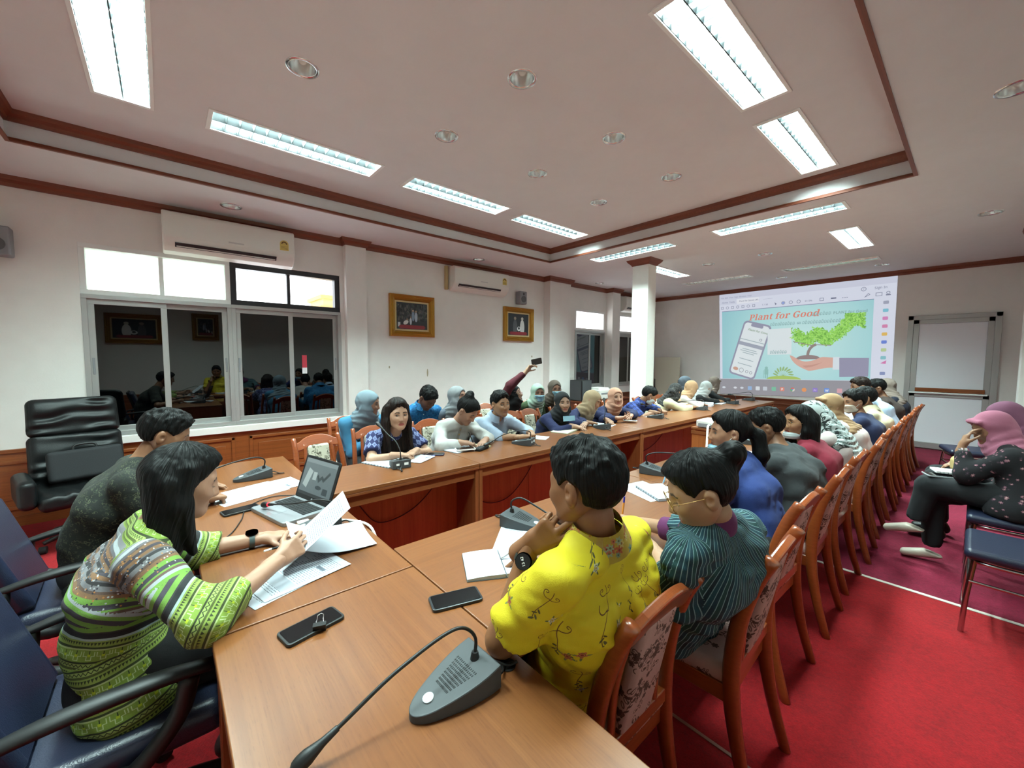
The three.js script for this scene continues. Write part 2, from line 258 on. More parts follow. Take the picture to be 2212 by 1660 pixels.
// windows
const glassClear = phys('#ffffff', 0.02, { transmission: 1, thickness: 0 });
const glassFrost = phys('#e6ebe6', 0.55, { transmission: 1, thickness: 0, map: mottle([236, 240, 236], 0.22, [1.2, 1.2], 201) });
const glassDark = phys('#15171a', 0.015, { transmission: 1, thickness: 0, ior: 1.62 });
const frameBar = (x0, y0, x1, y1, d0, d1) => box(x0, y0, ZL + d0, x1, y1, ZL + d1, 0.003);
function rim(x0, y0, x1, y1, t, d0, d1) { return [frameBar(x0, y0, x1, y0 + t, d0, d1), frameBar(x0, y1 - t, x1, y1, d0, d1), frameBar(x0, y0 + t, x0 + t, y1 - t, d0, d1), frameBar(x1 - t, y0 + t, x1, y1 - t, d0, d1)]; }
function windowUnit(name, label, x0, x1, y0, ym, y1, o) {
  const w = new THREE.Group(); w.name = name; w.userData = { kind: 'structure', label }; scene.add(w);
  const xm = (x0 + x1) / 2;
  mesh('frame', rim(x0, y0, x1, ym, 0.04, -0.11, 0.015), M.alu, w);
  const sash = (a, b, d, nm, hx) => { const s = mesh('sash', rim(a, y0 + 0.04, b, ym - 0.04, 0.05, d, d + 0.025), M.alu, w); mesh('pane', box(a + 0.05, y0 + 0.09, ZL + d + 0.01, b - 0.05, ym - 0.09, ZL + d + 0.014), glassDark, s); mesh('handle', box(hx - 0.009, (y0 + ym) / 2 - 0.08, ZL + d + 0.02, hx + 0.009, (y0 + ym) / 2 + 0.08, ZL + d + 0.032, 0.004), M.plasticGrey, s); };
  sash(x0 + 0.035, xm + 0.03, -0.04, 'l', x0 + 0.06); sash(xm - 0.03, x1 - 0.035, -0.08, 'r', x1 - 0.06);
  const tm = o.dark ? M.darkFrame : M.lampWhite, t = o.dark ? 0.06 : 0.045;
  mesh('transom_frame', [...rim(x0, ym, x1, y1, t, -0.12, o.dark ? -0.02 : 0.0), ...(o.single ? [] : [frameBar(xm - 0.018, ym + t, xm + 0.018, y1 - t, -0.1, -0.04)])], tm, w);
  const parts = o.single ? [[x0 + t, x1 - t]] : [[x0 + t, xm - 0.018], [xm + 0.018, x1 - t]];
  for (const [a, b] of parts) mesh('transom_pane', box(a, ym + t, ZL - 0.075, b, y1 - t, ZL - 0.071), o.frost ? glassFrost : glassClear, w);
  return w;
}
windowUnit('window_1', 'dark sliding window below a frosted white transom', -0.575, 0.6, 0.745, 2.12, 2.6, { frost: 1 });
const w2 = windowUnit('window_2', 'dark sliding window below a clear transom in a dark frame', 0.6, 1.8, 0.745, 2.12, 2.6, { dark: 1 });
windowUnit('window_3', 'narrow sliding window with a bright single transom between pilasters', 6.58, 7.62, 0.86, 2.12, 2.56, { single: 1 });
windowUnit('window_4', 'narrow window half hidden behind the white column', 8.08, 9.12, 0.86, 2.12, 2.56, { single: 1 });
struct('trim_11', box(-0.64, 0.66, ZL, 1.86, 0.735, ZL + 0.06, 0.006), M.wall, 'white sill below the large windows');
{ // a red and white notice stuck on the dark pane and the house outside the clear transom
  const n = thing('notice', 'small red and white notice on the dark window pane', 'notice', [1.36, 1.39, ZL - 0.063]);
  mesh('red_field', box(-0.028, 0, 0, 0.028, 0.16, 0.002), std('#c23a4c', 0.6), n); mesh('white_field', box(-0.028, -0.075, 0, 0.028, 0, 0.002), std('#e8e8ea', 0.6), n);
  const h = thing('outside_wall', 'tan block wall seen through the clear transom', 'wall', [3.05, 0, -9.3]);
  mesh('wall_body', box(-0.4, 0, -1, 0.7, 2.78, 0), std('#c9a86a', 0.8), h); mesh('ledge', [box(-0.46, 2.78, -1.05, 0.76, 2.86, 0.05), box(-0.46, 2.6, -1, 0.76, 2.63, 0.03)], std('#b88f52', 0.8), h);
}
// the white door beside the picture
{
  const d = new THREE.Group(); d.name = 'door_1'; d.userData = { kind: 'structure', label: 'white two-panel door with a wooden push rail' }; scene.add(d);
  const B = (z0, y0, z1, y1, d0, d1, r = 0.004) => box(XS - d1, y0, z0, XS - d0, y1, z1, r);
  mesh('frame', [B(-0.8, 0, -0.73, 2.27, 0, 0.06), B(0.17, 0, 0.24, 2.27, 0, 0.06), B(-0.8, 2.2, 0.24, 2.27, 0, 0.06)], M.alu, d);
  mesh('leaf_frame', [B(-0.73, 0.02, -0.66, 2.2, 0.005, 0.045), B(0.1, 0.02, 0.17, 2.2, 0.005, 0.045), B(-0.73, 2.13, 0.17, 2.2, 0.005, 0.045), B(-0.73, 0.02, 0.17, 0.12, 0.005, 0.045), B(-0.73, 0.9, 0.17, 0.97, 0.005, 0.045)], M.alu, d);
  mesh('upper_panel', B(-0.66, 0.97, 0.1, 2.13, 0.01, 0.025), M.board, d); mesh('lower_panel', B(-0.66, 0.12, 0.1, 0.9, 0.01, 0.025), M.board, d);
  mesh('push_rail', [B(-0.66, 0.985, 0.12, 1.05, 0.045, 0.075)], M.wain, d); mesh('rail_cap', B(-0.74, 0.955, 0.15, 0.98, 0.045, 0.085), M.lampWhite, d);
}
// ---------- ceiling luminaires ----------
const tubeMat = (on) => new THREE.MeshStandardMaterial({ color: '#ffffff', roughness: 0.4, emissive: on ? LAMP_COLOR : new THREE.Color(0, 0, 0), emissiveIntensity: on ? 5 : 0 });
const tubeOn = tubeMat(true), tubeOff = tubeMat(false);
const lumWhere = ['white louvred ceiling light at the corner of the tray above the green woman', 'long louvred ceiling light over the left side of the tray, before the large windows', 'louvred ceiling light over the middle of the left tray side, near the first framed photograph', 'louvred ceiling light at the far left corner of the tray', 'dazzling ceiling light over the right row of chairs', 'dazzling ceiling light at the far right corner of the tray', 'assumed unseen ceiling light over the near end of the right table', 'assumed unseen ceiling light over the head table', 'louvred ceiling light on the lower ceiling in front of the crimson-side projector', 'louvred ceiling light just before the white column', 'bright ceiling light nearest the projected picture on the right', 'ceiling light behind the white column', 'unlit red-tinted louvred light above the right half of the picture', 'unlit red-tinted louvred light above the left half of the picture'];
LUM.forEach(([x0, z0, x1, z1, tray, lit], k) => {
  const y = tray ? HU : HC, alongX = x1 - x0 > z1 - z0, L = alongX ? x1 - x0 : z1 - z0, W = alongX ? z1 - z0 : x1 - x0;
  const o = thing('ceiling_light', lumWhere[k], 'ceiling light', [(x0 + x1) / 2, y, (z0 + z1) / 2], alongX ? 0 : Math.PI / 2, 'louvred ceiling lights');
  const a = L / 2, b = W / 2, D = 0.14;
  mesh('frame', [box(-a, -0.008, -b, a, 0.004, -b + 0.022, 0.002), box(-a, -0.008, b - 0.022, a, 0.004, b, 0.002), box(-a, -0.008, -b + 0.022, -a + 0.03, 0.004, b - 0.022, 0.002), box(a - 0.03, -0.008, -b + 0.022, a, 0.004, b - 0.022, 0.002)], M.lampWhite, o);
  mesh('housing', [box(-a + 0.014, D, -b + 0.014, a - 0.014, D + 0.006, b - 0.014), box(-a + 0.014, 0, -b + 0.014, -a + 0.02, D, b - 0.014), box(a - 0.02, 0, -b + 0.014, a - 0.014, D, b - 0.014), box(-a + 0.02, 0, -b + 0.014, a - 0.02, D, -b + 0.02), box(-a + 0.02, 0, b - 0.02, a - 0.02, D, b - 0.014)], M.lampWhite, o);
  for (const s of [-1, 1]) { const g = new THREE.CylinderGeometry(0.013, 0.013, L - 0.1, 12); g.rotateZ(Math.PI / 2); g.translate(0, 0.118, s * b * 0.5); mesh('lamp_tube', g, lit ? tubeOn : tubeOff, o); }
  // reflector ridges: sides and middle, then the cross blades; lit lights get darkened metal to dull reflected glare
  const ridge = (zc, w) => { const s = poly([[-w, 0.085], [w, 0.085], [w * 0.45, 0.045], [0.003, 0.0], [-0.003, 0.0], [-w * 0.45, 0.045]]); const g = new THREE.ExtrudeGeometry(s, { depth: L - 0.06, bevelEnabled: false }); g.translate(0, 0.002, -(L - 0.06) / 2); g.rotateY(Math.PI / 2); g.translate(0, 0, zc); return uvBox(g); };
  mesh('reflector', [ridge(0, 0.036), ridge(-b + 0.022, 0.018), ridge(b - 0.022, 0.018)], lit ? M.darkenedLouver : M.reflector, o);
  const n = 14; const bladeG = (() => { const s = poly([[-0.01, 0.028], [0.01, 0.028], [0.0015, 0], [-0.0015, 0]]); const g = new THREE.ExtrudeGeometry(s, { depth: W - 0.05, bevelEnabled: false }); g.translate(0, 0.003, -(W - 0.05) / 2); return uvBox(g); })();
  for (let i = 1; i < n; i++) { const m = mesh('louver_blade', bladeG, lit ? M.darkenedBlade : M.reflector, o); m.position.x = -a + 0.03 + (L - 0.06) * i / n; }
  if (lit) { const l = new THREE.RectAreaLight(LAMP_COLOR, LAMP * lit, L - 0.1, W - 0.07); l.name = 'ceiling_light_lamp'; l.position.set(0, 0.1, 0); l.rotation.set(-Math.PI / 2, 0, 0); o.add(l); }
});
DOWN.forEach(([x, z, tray], k) => {
  const where = ['first downlight of the tray, near the large windows', 'downlight of the tray nearest the right row', 'second downlight on the window side of the tray', 'middle downlight on the right side of the tray', 'third downlight on the window side of the tray', 'last downlight on the right side of the tray', 'fourth downlight on the window side of the tray', 'downlight beside the large air conditioner', 'downlight beside the small air conditioner', 'downlight over the right aisle near the wall', 'downlight over the far right aisle', 'downlight beside the bright light before the picture', 'downlight right of the white column', 'downlight between the unlit lights and the picture', 'downlight near the printer corner', 'downlight right of the unlit lights'][k];
  const o = thing('downlight', 'round recessed ' + where, 'downlight', [x, tray ? HU : HC, z], 0, 'recessed downlights');
  const lathe = (pts) => new THREE.LatheGeometry(pts.map(([a, b]) => new THREE.Vector2(a, b)), 28);
  mesh('ring', lathe([[0.074, 0.0], [0.078, -0.006], [0.092, -0.006], [0.094, 0.001]]), M.chrome, o);
  mesh('reflector', lathe([[0.0745, 0.0], [0.07, 0.03], [0.055, 0.07], [0.03, 0.095], [0.0, 0.1]]), M.reflector, o);
  const g = new THREE.SphereGeometry(0.028, 14, 10); g.scale(1, 1.3, 1); g.translate(0, 0.055, 0); mesh('lamp_bulb', g, std('#d8d6cc', 0.2), o);
});

// ---------- tables ----------
const T = 0.76;
// a table along x (or z): top, lipping, recessed modesty panel, end panels, apron; inner: the side (+1 or -1) that faces the middle of the room
function table(label, x0, x1, z0, z1, alongX, inner) {
  const o = thing('conference_table', label, 'table', [(x0 + x1) / 2, 0, (z0 + z1) / 2], alongX ? 0 : Math.PI / 2, 'brown conference tables');
  const L = alongX ? x1 - x0 : z1 - z0, W = alongX ? z1 - z0 : x1 - x0, a = L / 2 - 0.002, b = W / 2;
  mesh('table_top', cbox(0, T - 0.0125, 0, 2 * a, 0.025, 2 * b, 0.004), M.table, o);
  mesh('edge_lipping', [cbox(0, T - 0.034, inner * (b - 0.012), 2 * a, 0.02, 0.022, 0.004), cbox(0, T - 0.034, -inner * (b - 0.012), 2 * a, 0.02, 0.022, 0.004)], M.tableEdge, o);
  mesh('apron', cbox(0, T - 0.075, inner * (b - 0.03), 2 * a - 0.06, 0.07, 0.018), M.tableEdge, o);
  const n = Math.max(1, Math.round(L / 0.75));
  for (let i = 0; i < n; i++) mesh('modesty_panel', cbox(-a + 2 * a * (i + 0.5) / n, (T - 0.03) / 2 + 0.03, inner * (b - 0.27), 2 * a / n - 0.004, T - 0.1, 0.018, 0.002, 1), M.skirt, o);
  for (const s of [-1, 1]) mesh('end_panel', cbox(s * (a - 0.016), (T - 0.025) / 2, inner * 0.0, 0.03, T - 0.026, 2 * b - 0.02, 0.003, 1), M.tableEdge, o);
  return o;
}
const LZ0 = -2.9, LZ1 = -2.34, RZ0 = -1.51, RZ1 = -0.77;
table('brown conference table joined to the head table on the window side', 0.672, 1.72, LZ0, LZ1, true, 1);
table('brown conference table where the man in the pale blue shirt sits', 1.72, 3.93, LZ0, LZ1, true, 1);
table('brown conference table on the window side, before the white column', 3.93, 6.14, LZ0, LZ1, true, 1);
table('last brown conference table of the window side, near the projected picture', 6.14, 8.3, LZ0, LZ1, true, 1);
table('brown conference table of the man in yellow, across from the windows', 0.672, 2.3, RZ0, RZ1, true, -1);
table('brown conference table of the man in the grey jacket', 2.3, 4.1, RZ0, RZ1, true, -1);
table('brown conference table beside the projector stand', 4.1, 5.9, RZ0, RZ1, true, -1);
table('last brown conference table in front of the white door', 5.9, 8.3, RZ0, RZ1, true, -1);
table('brown head table with the laptop', 0.067, 0.67, -3.5, -1.335, false, 1);
table('brown head table with the large microphone', 0.067, 0.67, -1.333, 0.3, false, 1);
// dark cables hanging along the modesty panels
const cableMat = std('#3a1c12', 0.6), zc = LZ1 - 0.25;
for (const [p, lab] of [[[[0.9, 0.6], [1.05, 0.42], [1.3, 0.45], [1.5, 0.62]], 'under the first window-side table'], [[[1.8, 0.6], [1.92, 0.36], [2.2, 0.33], [2.5, 0.6]], 'in a deep loop beside the first table joint'], [[[2.75, 0.62], [2.95, 0.5], [3.3, 0.48], [3.6, 0.63]], 'in a shallow loop before the second table joint'], [[[4.05, 0.62], [4.25, 0.42], [4.6, 0.46], [4.85, 0.62]], 'beside the second table joint']])
  tag(mesh('hanging_cable', tube([...p.map(([x, y]) => V(x, y, zc + 0.006)), V(p[3][0] + 0.01, 0.72, zc + 0.004)], 0.004, 40, 6), cableMat), 'dark cable hanging on the table front ' + lab, 'cable');

// ---------- dining chairs ----------
function floral(bg, ink, seed, n = 512) {
  return canvasTex(n, n, (g, w, h) => {
    g.fillStyle = bg; g.fillRect(0, 0, w, h); let s = seed; const R = () => { s = (s * 16807) % 2147483647; return s / 2147483647; };
    g.strokeStyle = ink; g.fillStyle = ink; g.lineCap = 'round';
    for (let i = 0; i < 26; i++) {
      const x = R() * w, y = R() * h, a = R() * 6.28, k = 0.7 + R() * 0.7;
      for (const [dx, dy] of [[0, 0], [w, 0], [-w, 0], [0, h], [0, -h]]) {
        g.save(); g.translate(x + dx, y + dy); g.rotate(a); g.scale(k, k); g.lineWidth = 3.2;
        g.beginPath(); g.moveTo(0, 0); g.bezierCurveTo(26, -32, 58, 16, 78, -18); g.bezierCurveTo(92, -42, 66, -52, 60, -34); g.stroke();
        for (let j = 0; j < 5; j++) { g.save(); g.translate(12 + j * 13, -8 + (j % 2) * 11); g.rotate((j % 2 ? 1 : -1) * (0.7 + j * 0.1)); g.beginPath(); g.ellipse(10, 0, 12, 5, 0, 0, 6.3); j % 2 ? g.stroke() : g.fill(); g.restore(); }
        g.beginPath(); for (let j = 0; j < 6; j++) { const b = j * 1.047; g.moveTo(-6, 0); g.ellipse(-6 + 9 * Math.cos(b), 9 * Math.sin(b), 7, 4, b, 0, 6.3); } g.stroke(); g.restore();
      }
    }
  }, [3.2, 3.2]);
}
const fabric = (t) => new THREE.MeshStandardMaterial({ map: t, roughness: 0.95, bumpMap: clothBump, bumpScale: 0.0006 });
const chairFabric = fabric(floral('#cfc8b4', '#5d584a', 91)), chairFabricPink = fabric(floral('#b08d86', '#4e352f', 77));
function makeChair(fab, label) {
  const o = thing('dining_chair', label, 'chair', [0, 0, 0], 0, 'wooden dining chairs'), w = M.chairWood;
  for (const s of [-1, 1]) {
    mesh('back_post', limb([[s * 0.19, 0.0, -0.29], [s * 0.187, 0.2, -0.235], [s * 0.185, 0.44, -0.2], [s * 0.18, 0.66, -0.215], [s * 0.172, 0.82, -0.26], [s * 0.17, 0.905, -0.3]], [0.017, 0.02, 0.025, 0.023, 0.021, 0.02], 22, 10, 0.85, 1.15), w, o);
    mesh('front_leg', limb([[s * 0.205, 0.0, 0.22], [s * 0.2, 0.1, 0.2], [s * 0.198, 0.3, 0.195], [s * 0.195, 0.43, 0.19]], [0.014, 0.017, 0.023, 0.028], 14, 10), w, o);
    mesh('slat', limb([[s * 0.112, 0.49, -0.205], [s * 0.11, 0.66, -0.217], [s * 0.105, 0.8, -0.25], [s * 0.1, 0.86, -0.272]], [0.015, 0.014, 0.014, 0.015], 10, 8, 1, 0.7), w, o);
    mesh('side_rail', cbox(s * 0.185, 0.4, 0.0, 0.022, 0.06, 0.4, 0.004), w, o);
  }
  // crest rail, a camel back between the posts
  const c = new THREE.Shape(); c.moveTo(-0.172, 0); c.quadraticCurveTo(-0.13, -0.005, -0.1, 0.012); c.quadraticCurveTo(0, 0.045, 0.1, 0.012); c.quadraticCurveTo(0.13, -0.005, 0.172, 0); c.lineTo(0.172, 0.05); c.quadraticCurveTo(0.14, 0.045, 0.1, 0.078); c.quadraticCurveTo(0, 0.125, -0.1, 0.078); c.quadraticCurveTo(-0.14, 0.045, -0.172, 0.05); c.closePath();
  const cg = extrude(c, 0.028, 0.006, 14); cg.rotateX(-0.42); cg.translate(0, 0.815, -0.275); mesh('crest_rail', cg, w, o);
  mesh('lower_rail', cbox(0, 0.475, -0.203, 0.36, 0.045, 0.024, 0.005), w, o);
  const pg = new RoundedBoxGeometry(0.175, 0.36, 0.042, 4, 0.018); { const p = pg.attributes.position; for (let i = 0; i < p.count; i++) { const y = p.getY(i), k = (y + 0.18) / 0.36; p.setZ(i, p.getZ(i) - 0.075 * k * k + 0.012); p.setX(i, p.getX(i) * (0.92 + 0.12 * Math.sin(k * 3.1))); } pg.computeVertexNormals(); } pg.translate(0, 0.672, -0.212); mesh('back_panel', uvBox(pg), fab, o);
  mesh('front_rail', cbox(0, 0.405, 0.2, 0.4, 0.06, 0.024, 0.005), w, o); mesh('rear_rail', cbox(0, 0.405, -0.19, 0.36, 0.06, 0.024, 0.005), w, o);
  const sg = new RoundedBoxGeometry(0.43, 0.07, 0.42, 5, 0.03); { const p = sg.attributes.position; for (let i = 0; i < p.count; i++) { const x = p.getX(i), y = p.getY(i), z = p.getZ(i); p.setX(i, x * (0.94 + z * 0.25)); if (y > 0) p.setY(i, y + 0.016 * Math.max(0, 1 - (x * x + z * z) / 0.045)); } sg.computeVertexNormals(); } sg.translate(0, 0.455, 0.0); mesh('seat', uvBox(sg), fab, o);
  return o;
}
const rightChairX = [0.985, 1.58, 2.24, 2.88, 3.5, 4.12, 4.74, 5.36, 5.98, 6.6, 7.22, 7.84];
const rightSit = ['the man in the yellow shirt', 'the woman in teal stripes', 'the woman with the ponytail', 'the man in the grey jacket', 'the woman in the dark red top', 'the woman in the marbled scarf', 'the woman in the tan headscarf', 'the man in navy with a mask', 'the man in the cream shirt', 'the man in the light blue shirt', 'the dark-haired man near the door', 'the navy-clad woman at the far end'];
const chairA = makeChair(chairFabricPink, 'dining chair with a floral back panel holding ' + rightSit[0]);
const rz = (i) => [-0.8, -0.69, -0.76, -0.75, -0.76, -0.74, -0.76, -0.75, -0.76, -0.75, -0.76, -0.75][i];
chairA.position.set(rightChairX[0], 0, rz(0)); chairA.rotation.y = Math.PI;
rightChairX.forEach((x, i) => { if (i) dup(chairA, [x, 0, rz(i)], Math.PI + [0, 0.04, -0.03, 0.02, -0.02, 0.03, 0, -0.03, 0.02, 0, 0.03, -0.02][i], 'dining chair with a floral back panel holding ' + rightSit[i]); });
const chairB = makeChair(chairFabric, 'empty wooden dining chair at the laptop end of the window-side table');
chairB.position.set(0.93, 0, -3.1); chairB.rotation.y = 0.15;
const leftSit = [[1.37, -3.22, 'the woman in the navy dress'], [1.95, -3.25, 'the woman in the white jacket'], [2.5, -3.3, 'the man in the pale blue shirt'], [3.3, -3.22, 'the girl in the black headscarf'], [3.85, -3.22, 'the girl in the beige headscarf'], [4.35, -3.22, 'the girl in the peach headscarf'], [4.95, -3.22, 'the man in the blue plaid shirt'], [5.75, -3.22, 'the woman in the cream coat'], [6.3, -3.22, 'the woman in the orange-tan headscarf'], [6.85, -3.22, 'the woman in the white headscarf'], [7.45, -3.22, 'the woman in the brown headscarf']];
leftSit.forEach(([x, z, who]) => dup(chairB, [x, 0, z], rr(-0.06, 0.06), 'dining chair at the window-side table holding ' + who));
dup(chairB, [2.95, 0, -3.2], -0.1, 'empty wooden dining chair between the pale blue shirt and the black headscarf');
const backSit = [[1.4, -3.98, 'the girl in the light blue headscarf'], [2.0, -4.0, 'the man in the blue batik shirt'], [2.45, -4.0, 'the woman in the grey headscarf'], [3.2, -3.98, 'the woman raising her phone'], [3.65, -3.98, 'the woman in the mint headscarf'], [4.02, -3.98, 'the woman in the brown headscarf']];
backSit.forEach(([x, z, who]) => dup(chairB, [x, 0, z], rr(-0.05, 0.05), 'dining chair of the rear row holding ' + who));
dup(chairB, [2.86, 0, -4.0], 0, 'empty wooden dining chair behind the pale blue shirt');
dup(chairB, [6.9, 0, -3.68], 0.05, 'dining chair behind the table holding the woman in the slate headscarf');

// ---------- padded metal chairs along the right wall ----------
const redChrome = std('#b9b4b4', 0.2, { metalness: 1 });
function steelChair(label, x, z, turn) {
  const o = thing('padded_chair', label, 'chair', [x, 0, z], turn, 'navy padded metal chairs');
  const sg = new RoundedBoxGeometry(0.45, 0.06, 0.44, 5, 0.028); sg.translate(0, 0.46, 0); mesh('seat', uvBox(sg), M.navyVinyl, o);
  const bg = new RoundedBoxGeometry(0.43, 0.26, 0.04, 4, 0.018); bg.rotateX(-0.16); bg.translate(0, 0.76, -0.25); mesh('backrest', uvBox(bg), M.navyVinyl, o);
  for (const s of [-1, 1]) {
    mesh('front_leg', tube([[s * 0.2, 0.0, 0.21], [s * 0.195, 0.2, 0.2], [s * 0.18, 0.42, 0.18]], 0.0125, 14, 10), redChrome, o);
    mesh('rear_leg', tube([[s * 0.21, 0.0, -0.25], [s * 0.205, 0.25, -0.22], [s * 0.2, 0.46, -0.215], [s * 0.19, 0.84, -0.29]], 0.0125, 18, 10), redChrome, o);
  }
  mesh('seat_frame', tube([[-0.19, 0.415, -0.2], [-0.19, 0.415, 0.16], [-0.15, 0.415, 0.19], [0.15, 0.415, 0.19], [0.19, 0.415, 0.16], [0.19, 0.415, -0.2]], 0.011, 40, 8), redChrome, o);
  mesh('stretcher', [tube([[-0.195, 0.3, 0.195], [0.195, 0.3, 0.195]], 0.009, 2, 8), tube([[-0.195, 0.3, 0.195], [-0.205, 0.3, -0.225]], 0.009, 2, 8), tube([[0.195, 0.3, 0.195], [0.205, 0.3, -0.225]], 0.009, 2, 8)], redChrome, o);
  return o;
}
steelChair('empty navy padded chair with steel legs beside the woman in pink', 3.55, 0.235, Math.PI);
steelChair('navy padded steel chair under the woman in the pink headscarf', 4.3, 0.235, Math.PI);
steelChair('navy padded steel chair under the woman in the mauve headscarf', 5.0, 0.235, Math.PI);
steelChair('empty navy padded steel chair towards the white door', 7.1, 0.02, Math.PI + 0.25);

// ---------- office chairs ----------
function castorBase(o, y0) {
  mesh('gas_column', cyl(0, 0.1, y0, 0, 0.028, 0.024), M.black, o);
  for (let i = 0; i < 5; i++) {
    const a = i * 1.2566 + 0.3, c = Math.cos(a), s = Math.sin(a);
    mesh('base_arm', limb([[0, 0.115, 0], [c * 0.15, 0.11, s * 0.15], [c * 0.28, 0.08, s * 0.28]], [0.026, 0.022, 0.015], 8, 8), M.black, o);
    const g = new THREE.CylinderGeometry(0.028, 0.028, 0.04, 14); g.rotateZ(Math.PI / 2); g.rotateY(a); g.translate(c * 0.285, 0.029, s * 0.285); mesh('castor', g, M.blackSoft, o);
  }
}
function officeChair(label, x, z, turn) { // faces +z
  const o = thing('office_chair', label, 'chair', [x, 0, z], turn, 'navy office chairs');
  castorBase(o, 0.4);
  const sg = new RoundedBoxGeometry(0.5, 0.1, 0.48, 6, 0.045); sg.translate(0, 0.45, 0.02); mesh('seat', uvBox(sg), M.navyVinyl, o);
  const bent = (w, h, d, r, cy, cz, lean) => { const g = new RoundedBoxGeometry(w, h, d, 6, r), p = g.attributes.position; for (let i = 0; i < p.count; i++) { const xx = p.getX(i), yy = p.getY(i), k = yy / h + 0.5; p.setX(i, xx * (0.86 + 0.22 * Math.sin(Math.PI * Math.min(1, k * 0.9)))); p.setZ(i, p.getZ(i) + 0.6 * xx * xx - lean * k * k + 0.03 * Math.sin(k * 6)); } g.computeVertexNormals(); g.translate(0, cy, cz); return uvBox(g); };
  mesh('backrest', bent(0.46, 0.42, 0.07, 0.034, 0.7, -0.22, 0.1), M.navyVinyl, o);
  mesh('back_shell', bent(0.48, 0.44, 0.03, 0.014, 0.7, -0.268, 0.1), M.black, o);
  mesh('back_bracket', limb([[0, 0.4, -0.1], [0, 0.42, -0.3], [0, 0.6, -0.31]], [0.03, 0.03, 0.025], 10, 8, 1.6, 0.6), M.black, o);
  for (const s of [-1, 1]) {
    mesh('armrest', limb([[s * 0.285, 0.64, -0.24], [s * 0.29, 0.665, -0.1], [s * 0.29, 0.67, 0.1], [s * 0.285, 0.655, 0.22]], [0.02, 0.028, 0.03, 0.024], 16, 10, 1, 0.62), M.black, o);
    mesh('arm_bracket', [limb([[s * 0.29, 0.65, 0.17], [s * 0.295, 0.55, 0.14], [s * 0.29, 0.44, 0.04], [s * 0.2, 0.41, 0.0]], [0.024, 0.024, 0.024, 0.02], 14, 8), limb([[s * 0.285, 0.64, -0.22], [s * 0.29, 0.5, -0.22], [s * 0.285, 0.43, -0.1], [s * 0.2, 0.41, -0.05]], [0.026, 0.03, 0.026, 0.02], 14, 8)], M.black, o);
  }
  return o;
}
officeChair('navy office chair with black arms under the woman in green', -0.15, -1.68, Math.PI / 2);
officeChair('navy office chair with black arms under the man in dark batik', -0.3, -2.66, Math.PI / 2 + 0.05);
{ // executive chair against the window wall, with a briefcase on it
  const o = thing('executive_chair', 'large black leather armchair against the wall below the window', 'chair', [-0.53, 0, -4.8], 0.25);
  castorBase(o, 0.36);
  const soft = (w, h, d, r, f) => { const g = mergeVertices(rbox(w, h, d, r, 30, 30, 12).deleteAttribute('normal').deleteAttribute('uv')), p = g.attributes.position; for (let i = 0; i < p.count; i++) { const q = f(p.getX(i), p.getY(i), p.getZ(i)); p.setXYZ(i, ...q); } g.computeVertexNormals(); return uvBox(g); };
  const wr = (x, y) => 0.016 * Math.sin(y * 62 + 6 * vn3(x * 6 + 3, y * 5, 1)) * Math.pow(vn3(x * 7 + 9, y * 9, 3), 1.5) - 0.01 * Math.pow(Math.abs(x) / 0.28, 4);
  let g = soft(0.58, 0.13, 0.52, 0.05, (x, y, z) => [x, y + (y > 0 ? wr(z * 0.6, x) : 0), z]); g.translate(0, 0.42, 0.03); mesh('seat', g, M.leather, o);
  g = soft(0.58, 0.42, 0.12, 0.05, (x, y, z) => [x * (1 - 0.06 * (y + 0.2)), y, z + (z > 0 ? wr(x, y) : 0)]); g.rotateX(-0.16); g.translate(0, 0.66, -0.27); mesh('backrest', g, M.leather, o);
  g = soft(0.56, 0.32, 0.11, 0.05, (x, y, z) => [x * (1 - 0.1 * (y + 0.15)), y, z + (z > 0 ? wr(x, y) * 1.3 : 0)]); g.rotateX(-0.16); g.translate(0, 1.01, -0.325); mesh('headrest', g, M.leather, o);
  for (const s of [-1, 1]) { g = soft(0.1, 0.22, 0.46, 0.045, (x, y, z) => [x, y, z]); g.translate(s * 0.335, 0.5, 0.02); mesh('armrest', g, M.leather, o); }
  const b = thing('briefcase', 'black soft briefcase with grey side patches lying on the leather armchair', 'bag', [-0.51, 0.497, -4.77], 0.25);
  g = soft(0.44, 0.25, 0.1, 0.03, (x, y, z) => [x, y, z + 0.012 * Math.sin(x * 9)]); g.rotateX(-0.3); g.translate(0, 0.14, -0.06); mesh('bag_body', g, std('#17191c', 0.8, { bumpMap: clothBump, bumpScale: 0.001 }), b);
  for (const s of [-1, 1]) { const k = cbox(s * 0.17, 0.12, 0, 0.05, 0.16, 0.006, 0.002); k.rotateX(-0.3); k.translate(0, 0.0, 0.005); mesh('side_patch', k, std('#4f555a', 0.6), b); }
  mesh('handle', tube([[-0.07, 0.25, -0.09], [-0.06, 0.29, -0.1], [0.06, 0.29, -0.1], [0.07, 0.25, -0.09]], 0.009, 24, 8), M.black, b);
  const fl = cbox(0, 0.2, 0, 0.4, 0.02, 0.008, 0.003); fl.rotateX(-0.3); fl.translate(0, 0.0, 0.0); mesh('zip', fl, M.black, b);
}

